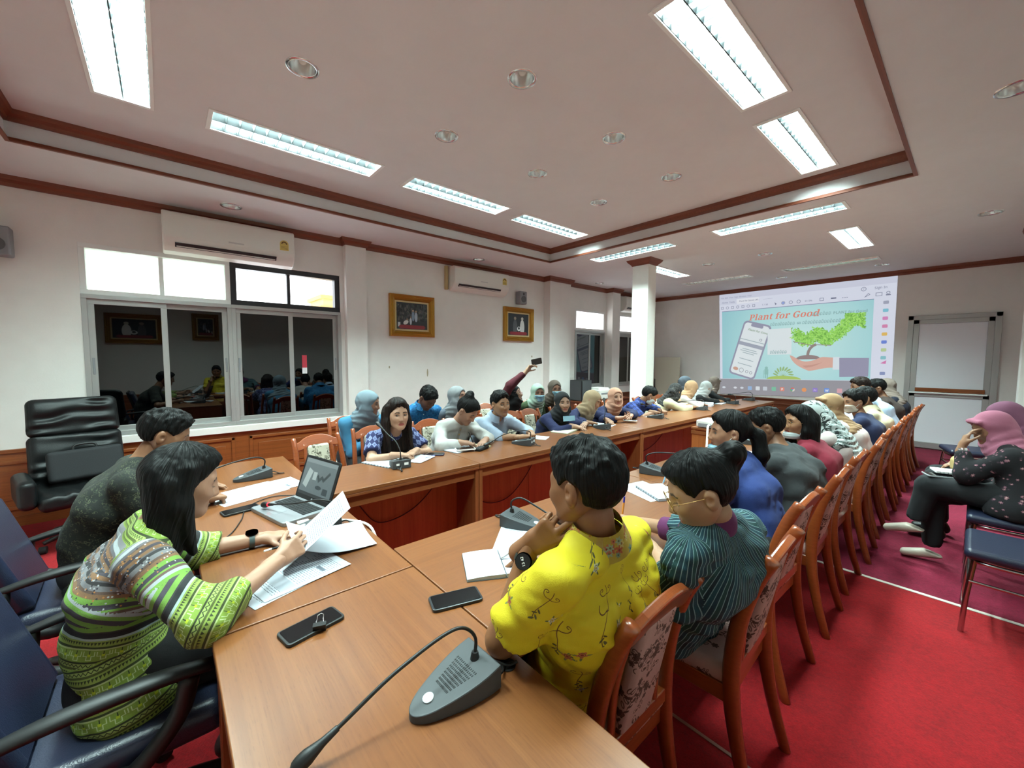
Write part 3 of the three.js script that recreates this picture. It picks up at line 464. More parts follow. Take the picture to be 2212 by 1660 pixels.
// ---------- wall fittings ----------
function airConditioner(label, x, w, y0, y1) {
  const h = y1 - y0, o = thing('air_conditioner', label, 'air conditioner', [x, y0, ZL], 0, 'white wall air conditioners'), d = 0.2;
  const s = new THREE.Shape(); s.moveTo(0, 0.07); s.lineTo(0, h); s.lineTo(d - 0.04, h); s.quadraticCurveTo(d, h, d, h - 0.04); s.lineTo(d, 0.14); s.quadraticCurveTo(d - 0.02, 0.07, d - 0.09, 0.02); s.lineTo(0.05, 0.0); s.closePath();
  const g = extrude(s, w, 0.012, 8); g.rotateY(-Math.PI / 2); g.translate(w / 2, 0, 0); mesh('casing', g, M.plasticWhite, o);
  const slot = cbox(0, 0, 0, w * 0.76, 0.05, 0.012, 0.003); slot.rotateX(0.72); slot.translate(-w * 0.04, 0.066, d - 0.014); mesh('outlet', slot, std('#2b2c2f', 0.5), o);
  const vane = cbox(0, 0, 0, w * 0.74, 0.008, 0.02, 0.002); vane.rotateX(0.72); vane.translate(-w * 0.04, 0.056, d - 0.016); mesh('vane', vane, M.plasticWhite, o);
  mesh('logo_strip', cbox(0.02, 0.165, d + 0.012, 0.14, 0.016, 0.004, 0.001), std('#c9c6c2', 0.4), o);
  const st = new THREE.Shape(); st.moveTo(-0.045, 0); st.lineTo(0.045, 0); st.lineTo(0.045, 0.07); st.absarc(0, 0.07, 0.045, 0, Math.PI); st.closePath(); const sg = extrude(st, 0.003); sg.translate(w / 2 - 0.11, 0.17, d + 0.012); const e = mesh('energy_label', sg, std('#d8c06a', 0.6), o);
  const rg = new THREE.TorusGeometry(0.025, 0.006, 6, 20, Math.PI); rg.translate(w / 2 - 0.11, 0.24, d + 0.016); mesh('label_dial', rg, std('#6d4a20', 0.6), e); mesh('label_line', [0, 1, 2].map((i) => cbox(w / 2 - 0.11, 0.185 + i * 0.014, d + 0.016, 0.07, 0.004, 0.002)), std('#8a6a20', 0.6), e);
}
airConditioner('large white air conditioner overlapping the transom of the big window', 0.63, 1.19, 2.6, 2.985);
airConditioner('white air conditioner above the framed photographs', 4.02, 1.12, 2.6, 2.95);
airConditioner('white air conditioner half hidden behind the column', 8.6, 0.9, 2.62, 2.95);
tag(mesh('pipe_cover', box(3.4, 2.6, ZL, 3.45, 2.97, ZL + 0.05, 0.008), std('#b9a678', 0.6)), 'tan pipe cover beside the air conditioner above the photographs', 'pipe');
function wallSpeaker(label, x, y, w, h) { const o = thing('wall_speaker', label, 'speaker', [x, y, ZL], 0, 'small wall speakers'); mesh('cabinet', cbox(0, 0, 0.1, w, h, 0.13, 0.018), M.plasticGrey, o); mesh('bracket', cbox(0, 0, 0.02, 0.04, 0.1, 0.05), M.black, o); const g = new THREE.CylinderGeometry(w * 0.34, w * 0.34, 0.008, 22); g.rotateX(Math.PI / 2); g.translate(0, -h * 0.12, 0.167); mesh('woofer', g, std('#5c5d60', 0.7), o); const t = new THREE.CylinderGeometry(w * 0.12, w * 0.12, 0.008, 16); t.rotateX(Math.PI / 2); t.translate(0, h * 0.28, 0.167); mesh('tweeter', t, std('#4c4d50', 0.6), o); }
wallSpeaker('small grey speaker above the second framed photograph', 4.96, 2.61, 0.17, 0.23);
wallSpeaker('small grey speaker on the wall left of the large windows', -1.03, 2.5, 0.17, 0.25);
// framed ceremony photographs, as generic scenes
function photoTex(seed) {
  return canvasTex(512, 416, (g, w, h) => {
    g.fillStyle = '#2c2f34'; g.fillRect(0, 0, w, h); let s = seed; const R = () => { s = (s * 16807) % 2147483647; return s / 2147483647; };
    if (seed === 11) {
      for (let i = 0; i < 160; i++) { g.fillStyle = ['#4a4d50', '#1d2024', '#5d5a55', '#3a4540'][i % 4]; g.beginPath(); g.ellipse(R() * w, 30 + R() * h * 0.6, 8 + R() * 14, 10 + R() * 22, 0, 0, 7); g.fill(); }
      const fig = (x, y, k, c1, c2) => { g.fillStyle = c1; g.beginPath(); g.ellipse(x, y, 22 * k, 70 * k, 0, 0, 7); g.fill(); g.fillStyle = c2; g.beginPath(); g.arc(x, y - 82 * k, 15 * k, 0, 7); g.fill(); };
      fig(270, 210, 1.1, '#7f93ac', '#b89a86'); fig(320, 220, 1.1, '#a9b4c4', '#a88a76'); fig(230, 290, 0.8, '#bfc7d2', '#8a7060'); g.fillStyle = '#d6d6d2'; g.beginPath(); g.ellipse(150, 310, 46, 30, -0.6, 0, 7); g.fill(); g.fillStyle = '#8a7060'; g.beginPath(); g.arc(172, 262, 16, 0, 7); g.fill(); g.fillStyle = '#c5cbd0'; g.fillRect(20, 310, 40, 70);
    } else {
      const fig = (x, c1, c2, wd) => { g.fillStyle = c1; g.beginPath(); g.ellipse(x, 260, wd, 150, 0, 0, 7); g.fill(); g.fillStyle = c2; g.beginPath(); g.arc(x, 90, 30, 0, 7); g.fill(); };
      fig(170, '#55585c', '#9a8878', 52); fig(350, '#d5d7d6', '#c8c0b4', 56); g.fillStyle = '#e3e4e2'; g.beginPath(); g.arc(265, 290, 44, 0, 7); g.fill(); g.fillStyle = '#3a3d42'; g.beginPath(); g.arc(265, 280, 24, 0, 7); g.fill();
    }
    g.fillStyle = '#8e2a34'; g.beginPath(); g.moveTo(60, h - 66); g.lineTo(w - 60, h - 66); g.lineTo(w - 30, h - 36); g.lineTo(w - 60, h - 8); g.lineTo(60, h - 8); g.lineTo(30, h - 36); g.closePath(); g.fill();
  });
}
function framed(label, x, y, w, h, tex, z = ZL, flip = 1) {
  const o = thing('framed_photograph', label, 'picture', [x, y, z], flip > 0 ? 0 : Math.PI), t = 0.085;
  const prof = [[0, 0], [0, 0.05], [0.012, 0.062], [0.03, 0.05], [0.045, 0.058], [0.06, 0.04], [0.07, 0.045], [t, 0.02], [t, 0]];
  const side = (len, m4) => { const pos = []; const n = prof.length; const P = (e, i) => { const [u, d] = prof[i]; const l = len / 2 - u; return [e ? l : -l, -u, d]; }; for (let i = 0; i < n - 1; i++) pos.push(P(0, i), P(1, i), P(0, i + 1), P(0, i + 1), P(1, i), P(1, i + 1)); const g = new THREE.BufferGeometry(); g.setAttribute('position', new THREE.Float32BufferAttribute(pos.flat(), 3)); g.computeVertexNormals(); g.applyMatrix4(m4); return uvBox(g); };
  const g = [0, 1, 2, 3].map((i) => side(i % 2 ? h : w, new THREE.Matrix4().makeRotationZ(-i * Math.PI / 2).premultiply(new THREE.Matrix4().makeTranslation([0, w / 2, 0, -w / 2][i], [h / 2, 0, -h / 2, 0][i], 0))));
  const f = mesh('frame', g, M.gold, o);
  const orn = []; for (const [cx, cy] of [[-1, -1], [1, -1], [-1, 1], [1, 1]]) for (let k = 0; k < 5; k++) { const q = new THREE.SphereGeometry(0.014 - k * 0.0015, 8, 6); q.translate(cx * (w / 2 - 0.035 - (k % 2) * k * 0.02), cy * (h / 2 - 0.035 - ((k + 1) % 2) * k * 0.018), 0.05); orn.push(q); } for (const [a, b] of [[0, h / 2 - 0.035], [0, -h / 2 + 0.035], [w / 2 - 0.035, 0], [-w / 2 + 0.035, 0]]) { const q = new THREE.SphereGeometry(0.02, 10, 8); q.scale(a ? 0.8 : 2, a ? 2 : 0.8, 0.7); q.translate(a, b, 0.05); orn.push(q); } mesh('ornament', orn, M.gold, f);
  mesh('mat_board', cbox(0, 0, 0.012, w - 2 * t + 0.02, h - 2 * t + 0.02, 0.004), std('#cdb88a', 0.8), o);
  const pw = w - 2 * t - 0.05, ph = h - 2 * t - 0.05, pg = new THREE.PlaneGeometry(pw, ph); pg.translate(0, 0, 0.0152); mesh('photograph', pg, new THREE.MeshPhysicalMaterial({ map: tex, roughness: 0.35 }), o);
}
framed('gold framed photograph of a crowded ceremony with a red banner', 2.835, 2.14, 0.72, 0.61, photoTex(11));
framed('gold framed photograph of a dark and a white figure, below the small speaker', 4.97, 2.135, 0.72, 0.61, photoTex(23));
framed('framed picture on the right wall that the dark window mirrors', -0.45, 2.1, 0.9, 0.62, photoTex(23), ZR, -1);
framed('second framed picture on the right wall that the dark window mirrors', 0.76, 2.2, 0.5, 0.6, photoTex(11), ZR, -1);
// ---------- the projected picture ----------
const slideTex = canvasTex(1600, 1184, (g, w, h) => {
  const T1 = (s, x, y, f, c) => { g.font = f; g.fillStyle = c; g.fillText(s, x, y); };
  g.fillStyle = '#dfe3f4'; g.fillRect(0, 0, w, h); g.fillStyle = '#cfd3e6'; g.fillRect(0, 0, w, 66); g.fillStyle = '#eef0f8'; g.fillRect(200, 70, 240, 56); g.fillStyle = '#d3d8ea'; g.fillRect(0, 66, 196, 60);
  T1('File  Edit  View  Sign  Window  Help', 20, 52, '22px sans-serif', '#8a8fa6'); T1('Home', 30, 108, '26px sans-serif', '#6f7590'); T1('Tools', 116, 108, '26px sans-serif', '#6f7590'); T1('Plant for Good_v35...', 226, 106, '24px sans-serif', '#555b74'); T1('\u00d7', 410, 106, '24px sans-serif', '#555b74'); T1('\u2013\u2013\u2013\u2013\u2013\u2013\u2013\u2013', 480, 106, '24px sans-serif', '#8a8fa6');
  T1('Sign In', 1440, 108, '30px sans-serif', '#60667e'); g.strokeStyle = '#666c86'; g.lineWidth = 4; g.beginPath(); g.arc(1360, 98, 18, 0, 7); g.stroke(); T1('?', 1353, 108, '26px sans-serif', '#666c86');
  for (let i = 0; i < 7; i++) { const x = 36 + i * 58; g.beginPath(); i % 2 ? g.arc(x, 162, 14, 0, 7) : g.rect(x - 12, 150, 24, 24); g.stroke(); } T1('1 / 30', 470, 172, '24px sans-serif', '#666c86'); g.fillStyle = '#666c86'; g.beginPath(); g.moveTo(596, 146); g.lineTo(618, 166); g.lineTo(604, 178); g.closePath(); g.fill(); for (const x of [680, 752, 824]) { g.beginPath(); g.arc(x, 162, 16, 0, 7); g.stroke(); } g.fillStyle = '#7f9ae0'; g.beginPath(); g.arc(680, 162, 12, 0, 7); g.fill(); T1('61.9%', 880, 172, '24px sans-serif', '#666c86'); g.strokeRect(1012, 148, 30, 26); g.fillStyle = '#666c86'; g.fillRect(1104, 152, 44, 14); for (let i = 0; i < 4; i++) g.fillRect(1196 + i * 12, 160, 7, 7); g.strokeRect(1452, 146, 44, 30); g.beginPath(); g.arc(1540, 152, 12, 0, 7); g.stroke(); g.fillRect(1524, 168, 34, 10); g.beginPath(); g.moveTo(1372, 176); g.lineTo(1396, 144); g.lineTo(1408, 156); g.closePath(); g.stroke();
  // the slide
  const x0 = 30, y0 = 206, x1 = 1440, y1 = 1000; const gr = g.createRadialGradient(900, 600, 60, 800, 600, 900); gr.addColorStop(0, '#c8f2ee'); gr.addColorStop(0.6, '#a6dfe0'); gr.addColorStop(1, '#86c6cf'); g.fillStyle = gr; g.fillRect(x0, y0, x1 - x0, y1 - y0); g.fillStyle = '#70749a'; g.fillRect(x0, y0 - 6, x1 - x0, 6);
  T1('Plant for Good', 330, 330, 'italic bold 92px serif', '#e8765c'); g.font = 'bold 40px sans-serif'; g.fillStyle = '#7fb0ac'; const thai = (x, y, n) => { g.lineWidth = 4; g.strokeStyle = '#7aaaa8'; for (let i = 0; i < n; i++) { const a = x + i * 24; g.beginPath(); g.moveTo(a, y); g.lineTo(a, y - 20); g.arc(a + 7, y - 20, 7, Math.PI, 0); g.lineTo(a + 14, y); g.stroke(); if (i % 3 === 1) { g.beginPath(); g.moveTo(a, y - 36); g.lineTo(a + 12, y - 34); g.stroke(); } g.beginPath(); g.arc(a + 2, y - 3, 4, 0, 7); g.stroke(); } };
  thai(948, 322, 7); T1('PLANT for Good', 1126, 322, 'bold 36px sans-serif', '#7fb0ac'); thai(560, 404, 10); T1('60', 812, 404, 'bold 34px sans-serif', '#7aaaa8'); thai(866, 404, 19);
  // phone
  g.save(); g.translate(338, 668); g.rotate(0.3); const rr4 = (x, y, ww, hh, r) => { g.beginPath(); g.roundRect(x, y, ww, hh, r); g.fill(); }; g.fillStyle = '#8d8fa6'; rr4(-152, -320, 304, 640, 46); g.fillStyle = '#e8f2f4'; rr4(-134, -300, 268, 600, 34); g.fillStyle = '#8d8fa6'; rr4(-66, -302, 132, 36, 14); T1('Plant for Good', -86, -216, 'italic bold 30px serif', '#7d9a74'); g.strokeStyle = '#667'; g.lineWidth = 4; g.beginPath(); g.arc(84, -140, 12, 0, 7); g.stroke(); g.fillStyle = '#9aa3b2'; g.fillRect(-134, -76, 268, 40); for (const [y, n] of [[-110, 9], [-6, 5], [16, 6], [38, 4], [110, 5], [170, 5]]) { g.fillStyle = '#9bb0b4'; g.fillRect(-n * 16, y, n * 32, 8); } g.fillStyle = '#cf9a80'; g.beginPath(); g.ellipse(-84, 246, 30, 20, 0, 0, 7); g.fill(); for (const x of [-16, 46, 92]) { g.beginPath(); g.arc(x, 246, x < 0 ? 24 : 14, 0, 7); g.stroke(); } g.restore();
  g.fillStyle = '#e6f1f3'; g.fillRect(530, 440, 236, 286); thai(560, 712, 7); // the code card stays blank
  // leafy arrow, trunk, soil, hand, sleeve
  let s = 5; const R = () => { s = (s * 16807) % 2147483647; return s / 2147483647; }; const path = [[800, 500], [900, 590], [1000, 500], [1080, 590], [1190, 500], [1290, 380]];
  for (let k = 0; k < 1500; k++) { const i = Math.floor(R() * 5), t = R(), x = path[i][0] + (path[i + 1][0] - path[i][0]) * t + (R() - 0.5) * 90, y = path[i][1] + (path[i + 1][1] - path[i][1]) * t + (R() - 0.5) * 110; g.fillStyle = ['#8fe04a', '#7acb3c', '#a6ee5c', '#5faa30', '#96e850'][k % 5]; g.beginPath(); g.ellipse(x, y, 13, 5, R() * 6.3, 0, 7); g.fill(); }
  for (let k = 0; k < 420; k++) { const t = R(), a = R(), x = 1230 + 150 * a, y = 330 + 150 * t * (0.4 + 0.6 * a); g.fillStyle = ['#8fe04a', '#7acb3c', '#a6ee5c', '#5faa30'][k % 4]; g.beginPath(); g.ellipse(x, y, 13, 5, R() * 6.3, 0, 7); g.fill(); }
  g.strokeStyle = '#8c7a72'; g.lineWidth = 26; g.beginPath(); g.moveTo(918, 760); g.quadraticCurveTo(912, 660, 990, 626); g.stroke(); g.lineWidth = 8; g.beginPath(); g.moveTo(980, 630); g.lineTo(1120, 640); g.moveTo(960, 640); g.lineTo(780, 588); g.stroke(); g.fillStyle = '#8b7672'; g.beginPath(); g.ellipse(920, 782, 112, 46, 0, Math.PI, 0); g.fill();
  g.fillStyle = '#dfa892'; g.beginPath(); g.moveTo(750, 736); g.bezierCurveTo(790, 740, 830, 800, 900, 806); g.bezierCurveTo(1000, 800, 1010, 758, 1060, 760); g.lineTo(1140, 768); g.lineTo(1140, 872); g.bezierCurveTo(1060, 868, 1000, 900, 930, 906); g.bezierCurveTo(860, 872, 780, 840, 750, 736); g.fill(); g.fillStyle = '#c98f7c'; g.beginPath(); g.moveTo(870, 850); g.quadraticCurveTo(980, 846, 1050, 812); g.quadraticCurveTo(980, 866, 900, 872); g.fill(); g.fillStyle = '#dfeaf0'; g.fillRect(1138, 762, 56, 130); g.fillStyle = '#8d8ba6'; g.beginPath(); g.moveTo(1190, 772); g.lineTo(1424, 776); g.lineTo(1424, 960); g.lineTo(1196, 968); g.closePath(); g.fill();
  g.fillStyle = '#a8c850'; g.beginPath(); g.ellipse(690, 1000, 170, 40, 0, Math.PI, 0); g.fill(); for (let i = 0; i < 9; i++) { g.save(); g.translate(690, 960); g.rotate(-1.4 + i * 0.35); g.fillStyle = '#8fb86a'; g.beginPath(); g.ellipse(0, -78, 9, 26, 0.3, 0, 7); g.fill(); g.fillRect(-1, -60, 2, 60); g.restore(); } g.fillStyle = '#86bfb4'; g.beginPath(); g.arc(520, 874, 16, 0, 7); g.fill(); g.fillRect(500, 888, 40, 60); g.fillRect(504, 946, 12, 46); g.fillRect(524, 946, 12, 46); g.fillRect(490, 900, 5, 90);
  // side bar and task bar
  const ic = ['#9a9fb4', '#6fc0d6', '#d878b8', '#d878a8', '#e8b84a', '#5a78d8', '#b8d08a', '#7ac0c8', '#d86aa8', '#7a88b8']; ic.forEach((c, i) => { g.fillStyle = c; g.beginPath(); i === 8 ? (g.moveTo(1508, 830), g.lineTo(1552, 800), g.lineTo(1548, 836)) : g.roundRect(1508, 228 + i * 76, 40, 32, 8); g.fill(); });
  g.fillStyle = '#8f8c92'; g.fillRect(0, 1004, w, 180); const ti = [['#d8e2ea', 26], ['#e0e4ea', 160], ['#d8dfe8', 236], ['#8fb4e0', 322], ['#e0e6ea', 408], ['#c8d0d8', 486], ['#6fc09a', 576], ['#e0806a', 660], ['#e8e0c0', 760], ['#f0904a', 870], ['#8a70c8', 970], ['#5a8ae0', 1072], ['#e0a0a8', 1180]];
  ti.forEach(([c, x], i) => { g.fillStyle = c; g.beginPath(); i === 8 ? g.arc(x + 22, 1110, 22, 0, 7) : i === 9 ? g.arc(x + 22, 1110, 22, 0, 7) : i < 3 ? g.ellipse(x + 20, 1106, 20, 12, 0, 0, 7) : g.roundRect(x, 1086, 44, 44, 6); g.fill(); }); g.fillStyle = '#e05a4a'; g.beginPath(); g.moveTo(782, 1110); g.arc(782, 1110, 22, -2.6, -0.5); g.fill(); g.fillStyle = '#5aa860'; g.beginPath(); g.moveTo(782, 1110); g.arc(782, 1110, 22, 1.6, 3.7); g.fill(); g.fillStyle = '#5a8ae0'; g.beginPath(); g.arc(782, 1110, 9, 0, 7); g.fill(); T1('W', 1080, 1122, 'bold 32px sans-serif', '#ffffff'); T1('P', 672, 1122, 'bold 32px sans-serif', '#ffffff'); T1('Pr', 978, 1120, 'bold 26px sans-serif', '#d8c8f8'); g.fillStyle = 'rgba(214,220,228,0.2)'; g.fillRect(0, 0, w, h);
});
{
  const C = [[2.994, -3.977], [3.0, -0.974], [0.705, -3.87], [0.8, -0.957]], g = new THREE.PlaneGeometry(1, 1, 24, 18), p = g.attributes.position;
  for (let i = 0; i < p.count; i++) { const u = p.getX(i) + 0.5, v = 0.5 - p.getY(i), L = (a, b, t) => a + (b - a) * t; const y = L(L(C[0][0], C[1][0], u), L(C[2][0], C[3][0], u), v), z = L(L(C[0][1], C[1][1], u), L(C[2][1], C[3][1], u), v); p.setXYZ(i, XS - 0.012, y, z); }
  g.computeVertexNormals();
  const o = thing('projection_screen', 'projected slide with a phone, a leafy green arrow and a hand', 'screen', [XS - 0.012, 0, -2.45]); g.translate(-XS + 0.012, 0, 2.45);
  mesh('projected_picture', g, new THREE.MeshStandardMaterial({ color: '#4a4a4a', map: slideTex, roughness: 0.9, emissive: '#ffffff', emissiveMap: slideTex, emissiveIntensity: 0.42 }), o);
  // the sheet it falls on
  const pos = g.attributes.position.clone(); const b = new THREE.BufferGeometry(); const q = (y, z) => [-0.0 + 0.002, y, z + 2.45]; b.setAttribute('position', new THREE.Float32BufferAttribute([...q(2.994, -3.977), ...q(0.705, -3.87), ...q(3.0, -0.974), ...q(3.0, -0.974), ...q(0.705, -3.87), ...q(0.8, -0.957)], 3)); b.computeVertexNormals(); mesh('wall_sheet', uvBox(b), M.wall, o);
}
// ---------- microphones ----------
const micBody = (() => { const s = new THREE.Shape(); s.moveTo(-0.06, -0.085); s.lineTo(0.06, -0.085); s.quadraticCurveTo(0.066, -0.02, 0.034, 0.07); s.quadraticCurveTo(0.018, 0.108, 0, 0.108); s.quadraticCurveTo(-0.018, 0.108, -0.034, 0.07); s.quadraticCurveTo(-0.066, -0.02, -0.06, -0.085); const g = new THREE.ExtrudeGeometry(s, { depth: 0.044, bevelEnabled: true, bevelSize: 0.004, bevelThickness: 0.004, bevelSegments: 2, curveSegments: 10 }); g.rotateX(-Math.PI / 2); g.scale(1, 1, -1); const p = g.attributes.position; for (let i = 0; i < p.count; i++) { const y = p.getY(i) + 0.004, z = p.getZ(i), k = (z + 0.085) / 0.193; p.setY(i, y * (1.15 - 0.8 * k) * (y > 0.02 ? 1 : 1)); } const ix = []; for (let i = 0; i < p.count; i += 3) ix.push(i, i + 2, i + 1); g.setIndex(ix); const n = g.toNonIndexed(); n.computeVertexNormals(); return uvBox(n); })();
const topY = (z) => 0.052 * (1.15 - 0.8 * (z + 0.085) / 0.193);
const grilleG = merge([...Array(9)].flatMap((_, i) => [...Array(13)].map((_, j) => { const z = -0.035 + i * 0.0085, hw = (0.036 - i * 0.0018), x = -hw + 2 * hw * j / 12; const g = new THREE.BoxGeometry(0.0026, 0.002, 0.005); g.rotateX(0.21); g.translate(x, topY(z) + 0.0002, z); return g; })));
const micMats = { grille: std('#202325', 0.6), button: std('#b9bec2', 0.4), mark: std('#e6e6e6', 0.6) };
function microphone(label, x, z, turn, neck, o = {}) {
  const t = thing('gooseneck_microphone', label, 'microphone', [x, T, z], turn, 'gooseneck table microphones');
  mesh('base_body', micBody, M.micGrey, t); mesh('speaker_grille', grilleG, micMats.grille, t);
  const b = new THREE.CylinderGeometry(0.0125, 0.0125, 0.004, 20); b.rotateX(0.21); b.translate(0, topY(0.068) + 0.001, 0.068); mesh('talk_button', b, micMats.button, t);
  const sock = new THREE.CylinderGeometry(0.008, 0.012, 0.02, 14); sock.translate(0, topY(-0.06) + 0.006, -0.06); mesh('neck_socket', sock, M.black, t);
  const n = neck ?? [[0, 0.06, -0.06], [0, 0.11, -0.066], [0, 0.15, -0.03], [0, 0.135, 0.1], [0, 0.1, 0.27]];
  mesh('gooseneck', tube(n, 0.0042, 40, 8), M.black, t);
  const e = V(...n[n.length - 1]), d = V(0, 0, 0).subVectors(e, V(...n[n.length - 2])).normalize(), up = V(0, 1, 0);
  const head = new THREE.LatheGeometry([[0, 0], [0.006, 0.0], [0.008, 0.03], [0.0125, 0.052], [0.0145, 0.06], [0.0145, 0.075], [0.0125, 0.084], [0.007, 0.09], [0, 0.092]].map(([a, c]) => new THREE.Vector2(a, c)), 18); head.applyQuaternion(new THREE.Quaternion().setFromUnitVectors(up, d)); head.translate(e.x, e.y, e.z); const hd = mesh('microphone_head', head, M.black, t);
  if (o.led) { const g = new THREE.CylinderGeometry(0.0098, 0.0092, 0.008, 16); g.translate(0, 0.036, 0); g.applyQuaternion(new THREE.Quaternion().setFromUnitVectors(up, d)); g.translate(e.x, e.y, e.z); mesh('led_ring', g, new THREE.MeshStandardMaterial({ color: '#ff3040', emissive: '#ff1828', emissiveIntensity: 2.5 }), hd); }
  if (o.label) mesh('sticker', [cbox(-0.03, 0.032, -0.09, 0.03, 0.018, 0.001), cbox(0.03, 0.032, -0.09, 0.022, 0.014, 0.001)], micMats.mark, t);
  mesh('lead', [tube([[0.035, 0.02, -0.088], [0.04, 0.012, -0.11], [0.02, 0.006, -0.14], [0.03, 0.005, -0.17]], 0.003, 20, 6), tube([[0.01, 0.02, -0.088], [0.012, 0.025, -0.11], [0.03, 0.01, -0.14], [0.034, 0.006, -0.168]], 0.003, 20, 6)], M.black, t);
}
const PI = Math.PI;
microphone('large grey gooseneck microphone lying nearest the black phone with the clip', 0.478, -0.752, -PI / 2 + 0.02, [[0, 0.06, -0.06], [-0.002, 0.105, -0.062], [-0.006, 0.145, -0.02], [-0.02, 0.115, 0.12], [-0.03, 0.055, 0.25]]);
microphone('gooseneck microphone with a red lit ring behind the green woman\'s papers', 0.5, -1.9, -PI / 2 - 0.25, [[0, 0.06, -0.06], [0, 0.105, -0.062], [0.0, 0.13, -0.02], [-0.13, 0.09, 0.1], [-0.27, 0.055, 0.2]], { led: 1 });
microphone('gooseneck microphone at the far end of the head table', 0.4, -2.97, -PI / 2 + 0.15, [[0, 0.06, -0.06], [0, 0.105, -0.066], [0, 0.13, -0.03], [0.0, 0.125, 0.1], [0.0, 0.105, 0.2]]);
microphone('gooseneck microphone in front of the man in yellow', 1.225, -1.33, 0.35, [[0, 0.06, -0.06], [0.005, 0.1, -0.066], [0.02, 0.12, -0.03], [0.04, 0.09, 0.04], [0.05, 0.06, 0.1]]);
microphone('gooseneck microphone in front of the woman with the ponytail', 2.47, -1.37, 0.2, [[0, 0.06, -0.06], [0, 0.11, -0.066], [0.03, 0.13, -0.03], [0.12, 0.128, 0.08], [0.2, 0.122, 0.19]]);
microphone('gooseneck microphone standing up before the woman in the navy dress', 1.23, -2.66, PI - 0.1, [[0, 0.06, -0.06], [0, 0.12, -0.05], [0.015, 0.18, 0.0], [0.04, 0.215, 0.07], [0.06, 0.25, 0.13]], { label: 1 });
microphone('gooseneck microphone before the man in the pale blue shirt', 2.4, -2.61, PI + 0.5, [[0, 0.06, -0.06], [0, 0.11, -0.066], [0.05, 0.135, -0.02], [0.18, 0.11, 0.12], [0.28, 0.07, 0.18]], { label: 1 });
microphone('upright gooseneck microphone before the beige and peach headscarves', 3.6, -2.66, PI - 0.1, [[0, 0.06, -0.06], [0, 0.13, -0.05], [-0.02, 0.18, -0.04], [-0.04, 0.22, -0.02], [-0.055, 0.255, 0.0]]);
microphone('gooseneck microphone before the man in the blue plaid shirt', 4.77, -2.665, PI + 0.3, [[0, 0.06, -0.06], [0, 0.11, -0.066], [0.06, 0.15, -0.02], [0.18, 0.17, 0.05], [0.25, 0.19, 0.08]]);
microphone('gooseneck microphone before the woman in the cream coat', 6.05, -2.67, PI, null);
microphone('gooseneck microphone before the white and taupe headscarves', 7.27, -2.68, PI - 0.2, null);
microphone('gooseneck microphone at the empty far end of the window-side table', 8.1, -2.7, PI, null);
microphone('gooseneck microphone before the woman in glasses, at the far part of the right table', 4.0, -1.3, 0.1, null);

// ---------- papers, books, phones ----------
function printTex(seed, kind) {
  return canvasTex(256, 362, (g, w, h) => {
    g.fillStyle = '#b9bdc5'; g.fillRect(0, 0, w, h); let s = seed; const R = () => { s = (s * 16807) % 2147483647; return s / 2147483647; };
    if (kind === 'blank') return; g.fillStyle = kind === 'hand' ? '#5c6478' : '#6a6e78';
    const lines = kind === 'hand' ? 9 : 30; for (let i = 0; i < lines; i++) { let x = 24; const y = 36 + i * (kind === 'hand' ? 22 : 10); while (x < w - 30 - R() * 60) { const k = 6 + R() * 22; g.fillRect(x, y + (kind === 'hand' ? R() * 4 : 0), k, kind === 'hand' ? 2.4 : 3); x += k + 5; } }
    if (kind === 'form') { g.fillStyle = '#989ca4'; g.fillRect(20, 70, w - 40, 60); g.fillStyle = '#5c606a'; g.fillRect(40, 250, 60, 16); }
    if (kind === 'emblem') { g.fillStyle = '#6d7078'; g.beginPath(); g.moveTo(120, 20); g.lineTo(136, 40); g.lineTo(128, 60); g.lineTo(112, 60); g.lineTo(104, 40); g.fill(); }
  });
}
const pm = {}; const paperMat = (k) => pm[k] ??= new THREE.MeshStandardMaterial({ map: printTex(k.length * 31 + 7, k), roughness: 0.85 });
function sheet(label, x, z, turn, kind, o = {}) { // an A4 sheet, its curl along one side given by lift
  const w = o.w ?? 0.21, h = o.h ?? 0.297, g = new THREE.PlaneGeometry(w, h, 12, 12), p = g.attributes.position; g.rotateX(-PI / 2);
  for (let i = 0; i < p.count; i++) { const u = p.getX(i) / w + 0.5, v = p.getZ(i) / h + 0.5; p.setY(i, (o.lift ?? 0.004) * Math.pow(u, 3) + (o.lift2 ?? 0) * Math.pow(1 - v, 3) + 0.0008); }
  const idx = g.index.array, n = p.count, pos = [...p.array], ix = [...idx], uv = [...g.attributes.uv.array]; for (let i = 0; i < n; i++) { pos.push(p.getX(i), p.getY(i) - 0.0008, p.getZ(i)); uv.push(0.02, 0.98); } for (let i = 0; i < idx.length; i += 3) ix.push(idx[i] + n, idx[i + 2] + n, idx[i + 1] + n); const G = new THREE.BufferGeometry(); G.setAttribute('position', new THREE.Float32BufferAttribute(pos, 3)); G.setAttribute('uv', new THREE.Float32BufferAttribute(uv, 2)); G.setIndex(ix); G.computeVertexNormals();
  const m = tag(mesh('paper_sheet', G, paperMat(kind)), label, 'paper'); m.position.set(x, T + (o.y ?? 0.0006), z); m.rotation.set(o.tiltX ?? 0, turn, o.tiltZ ?? 0, 'YXZ'); return m;
}
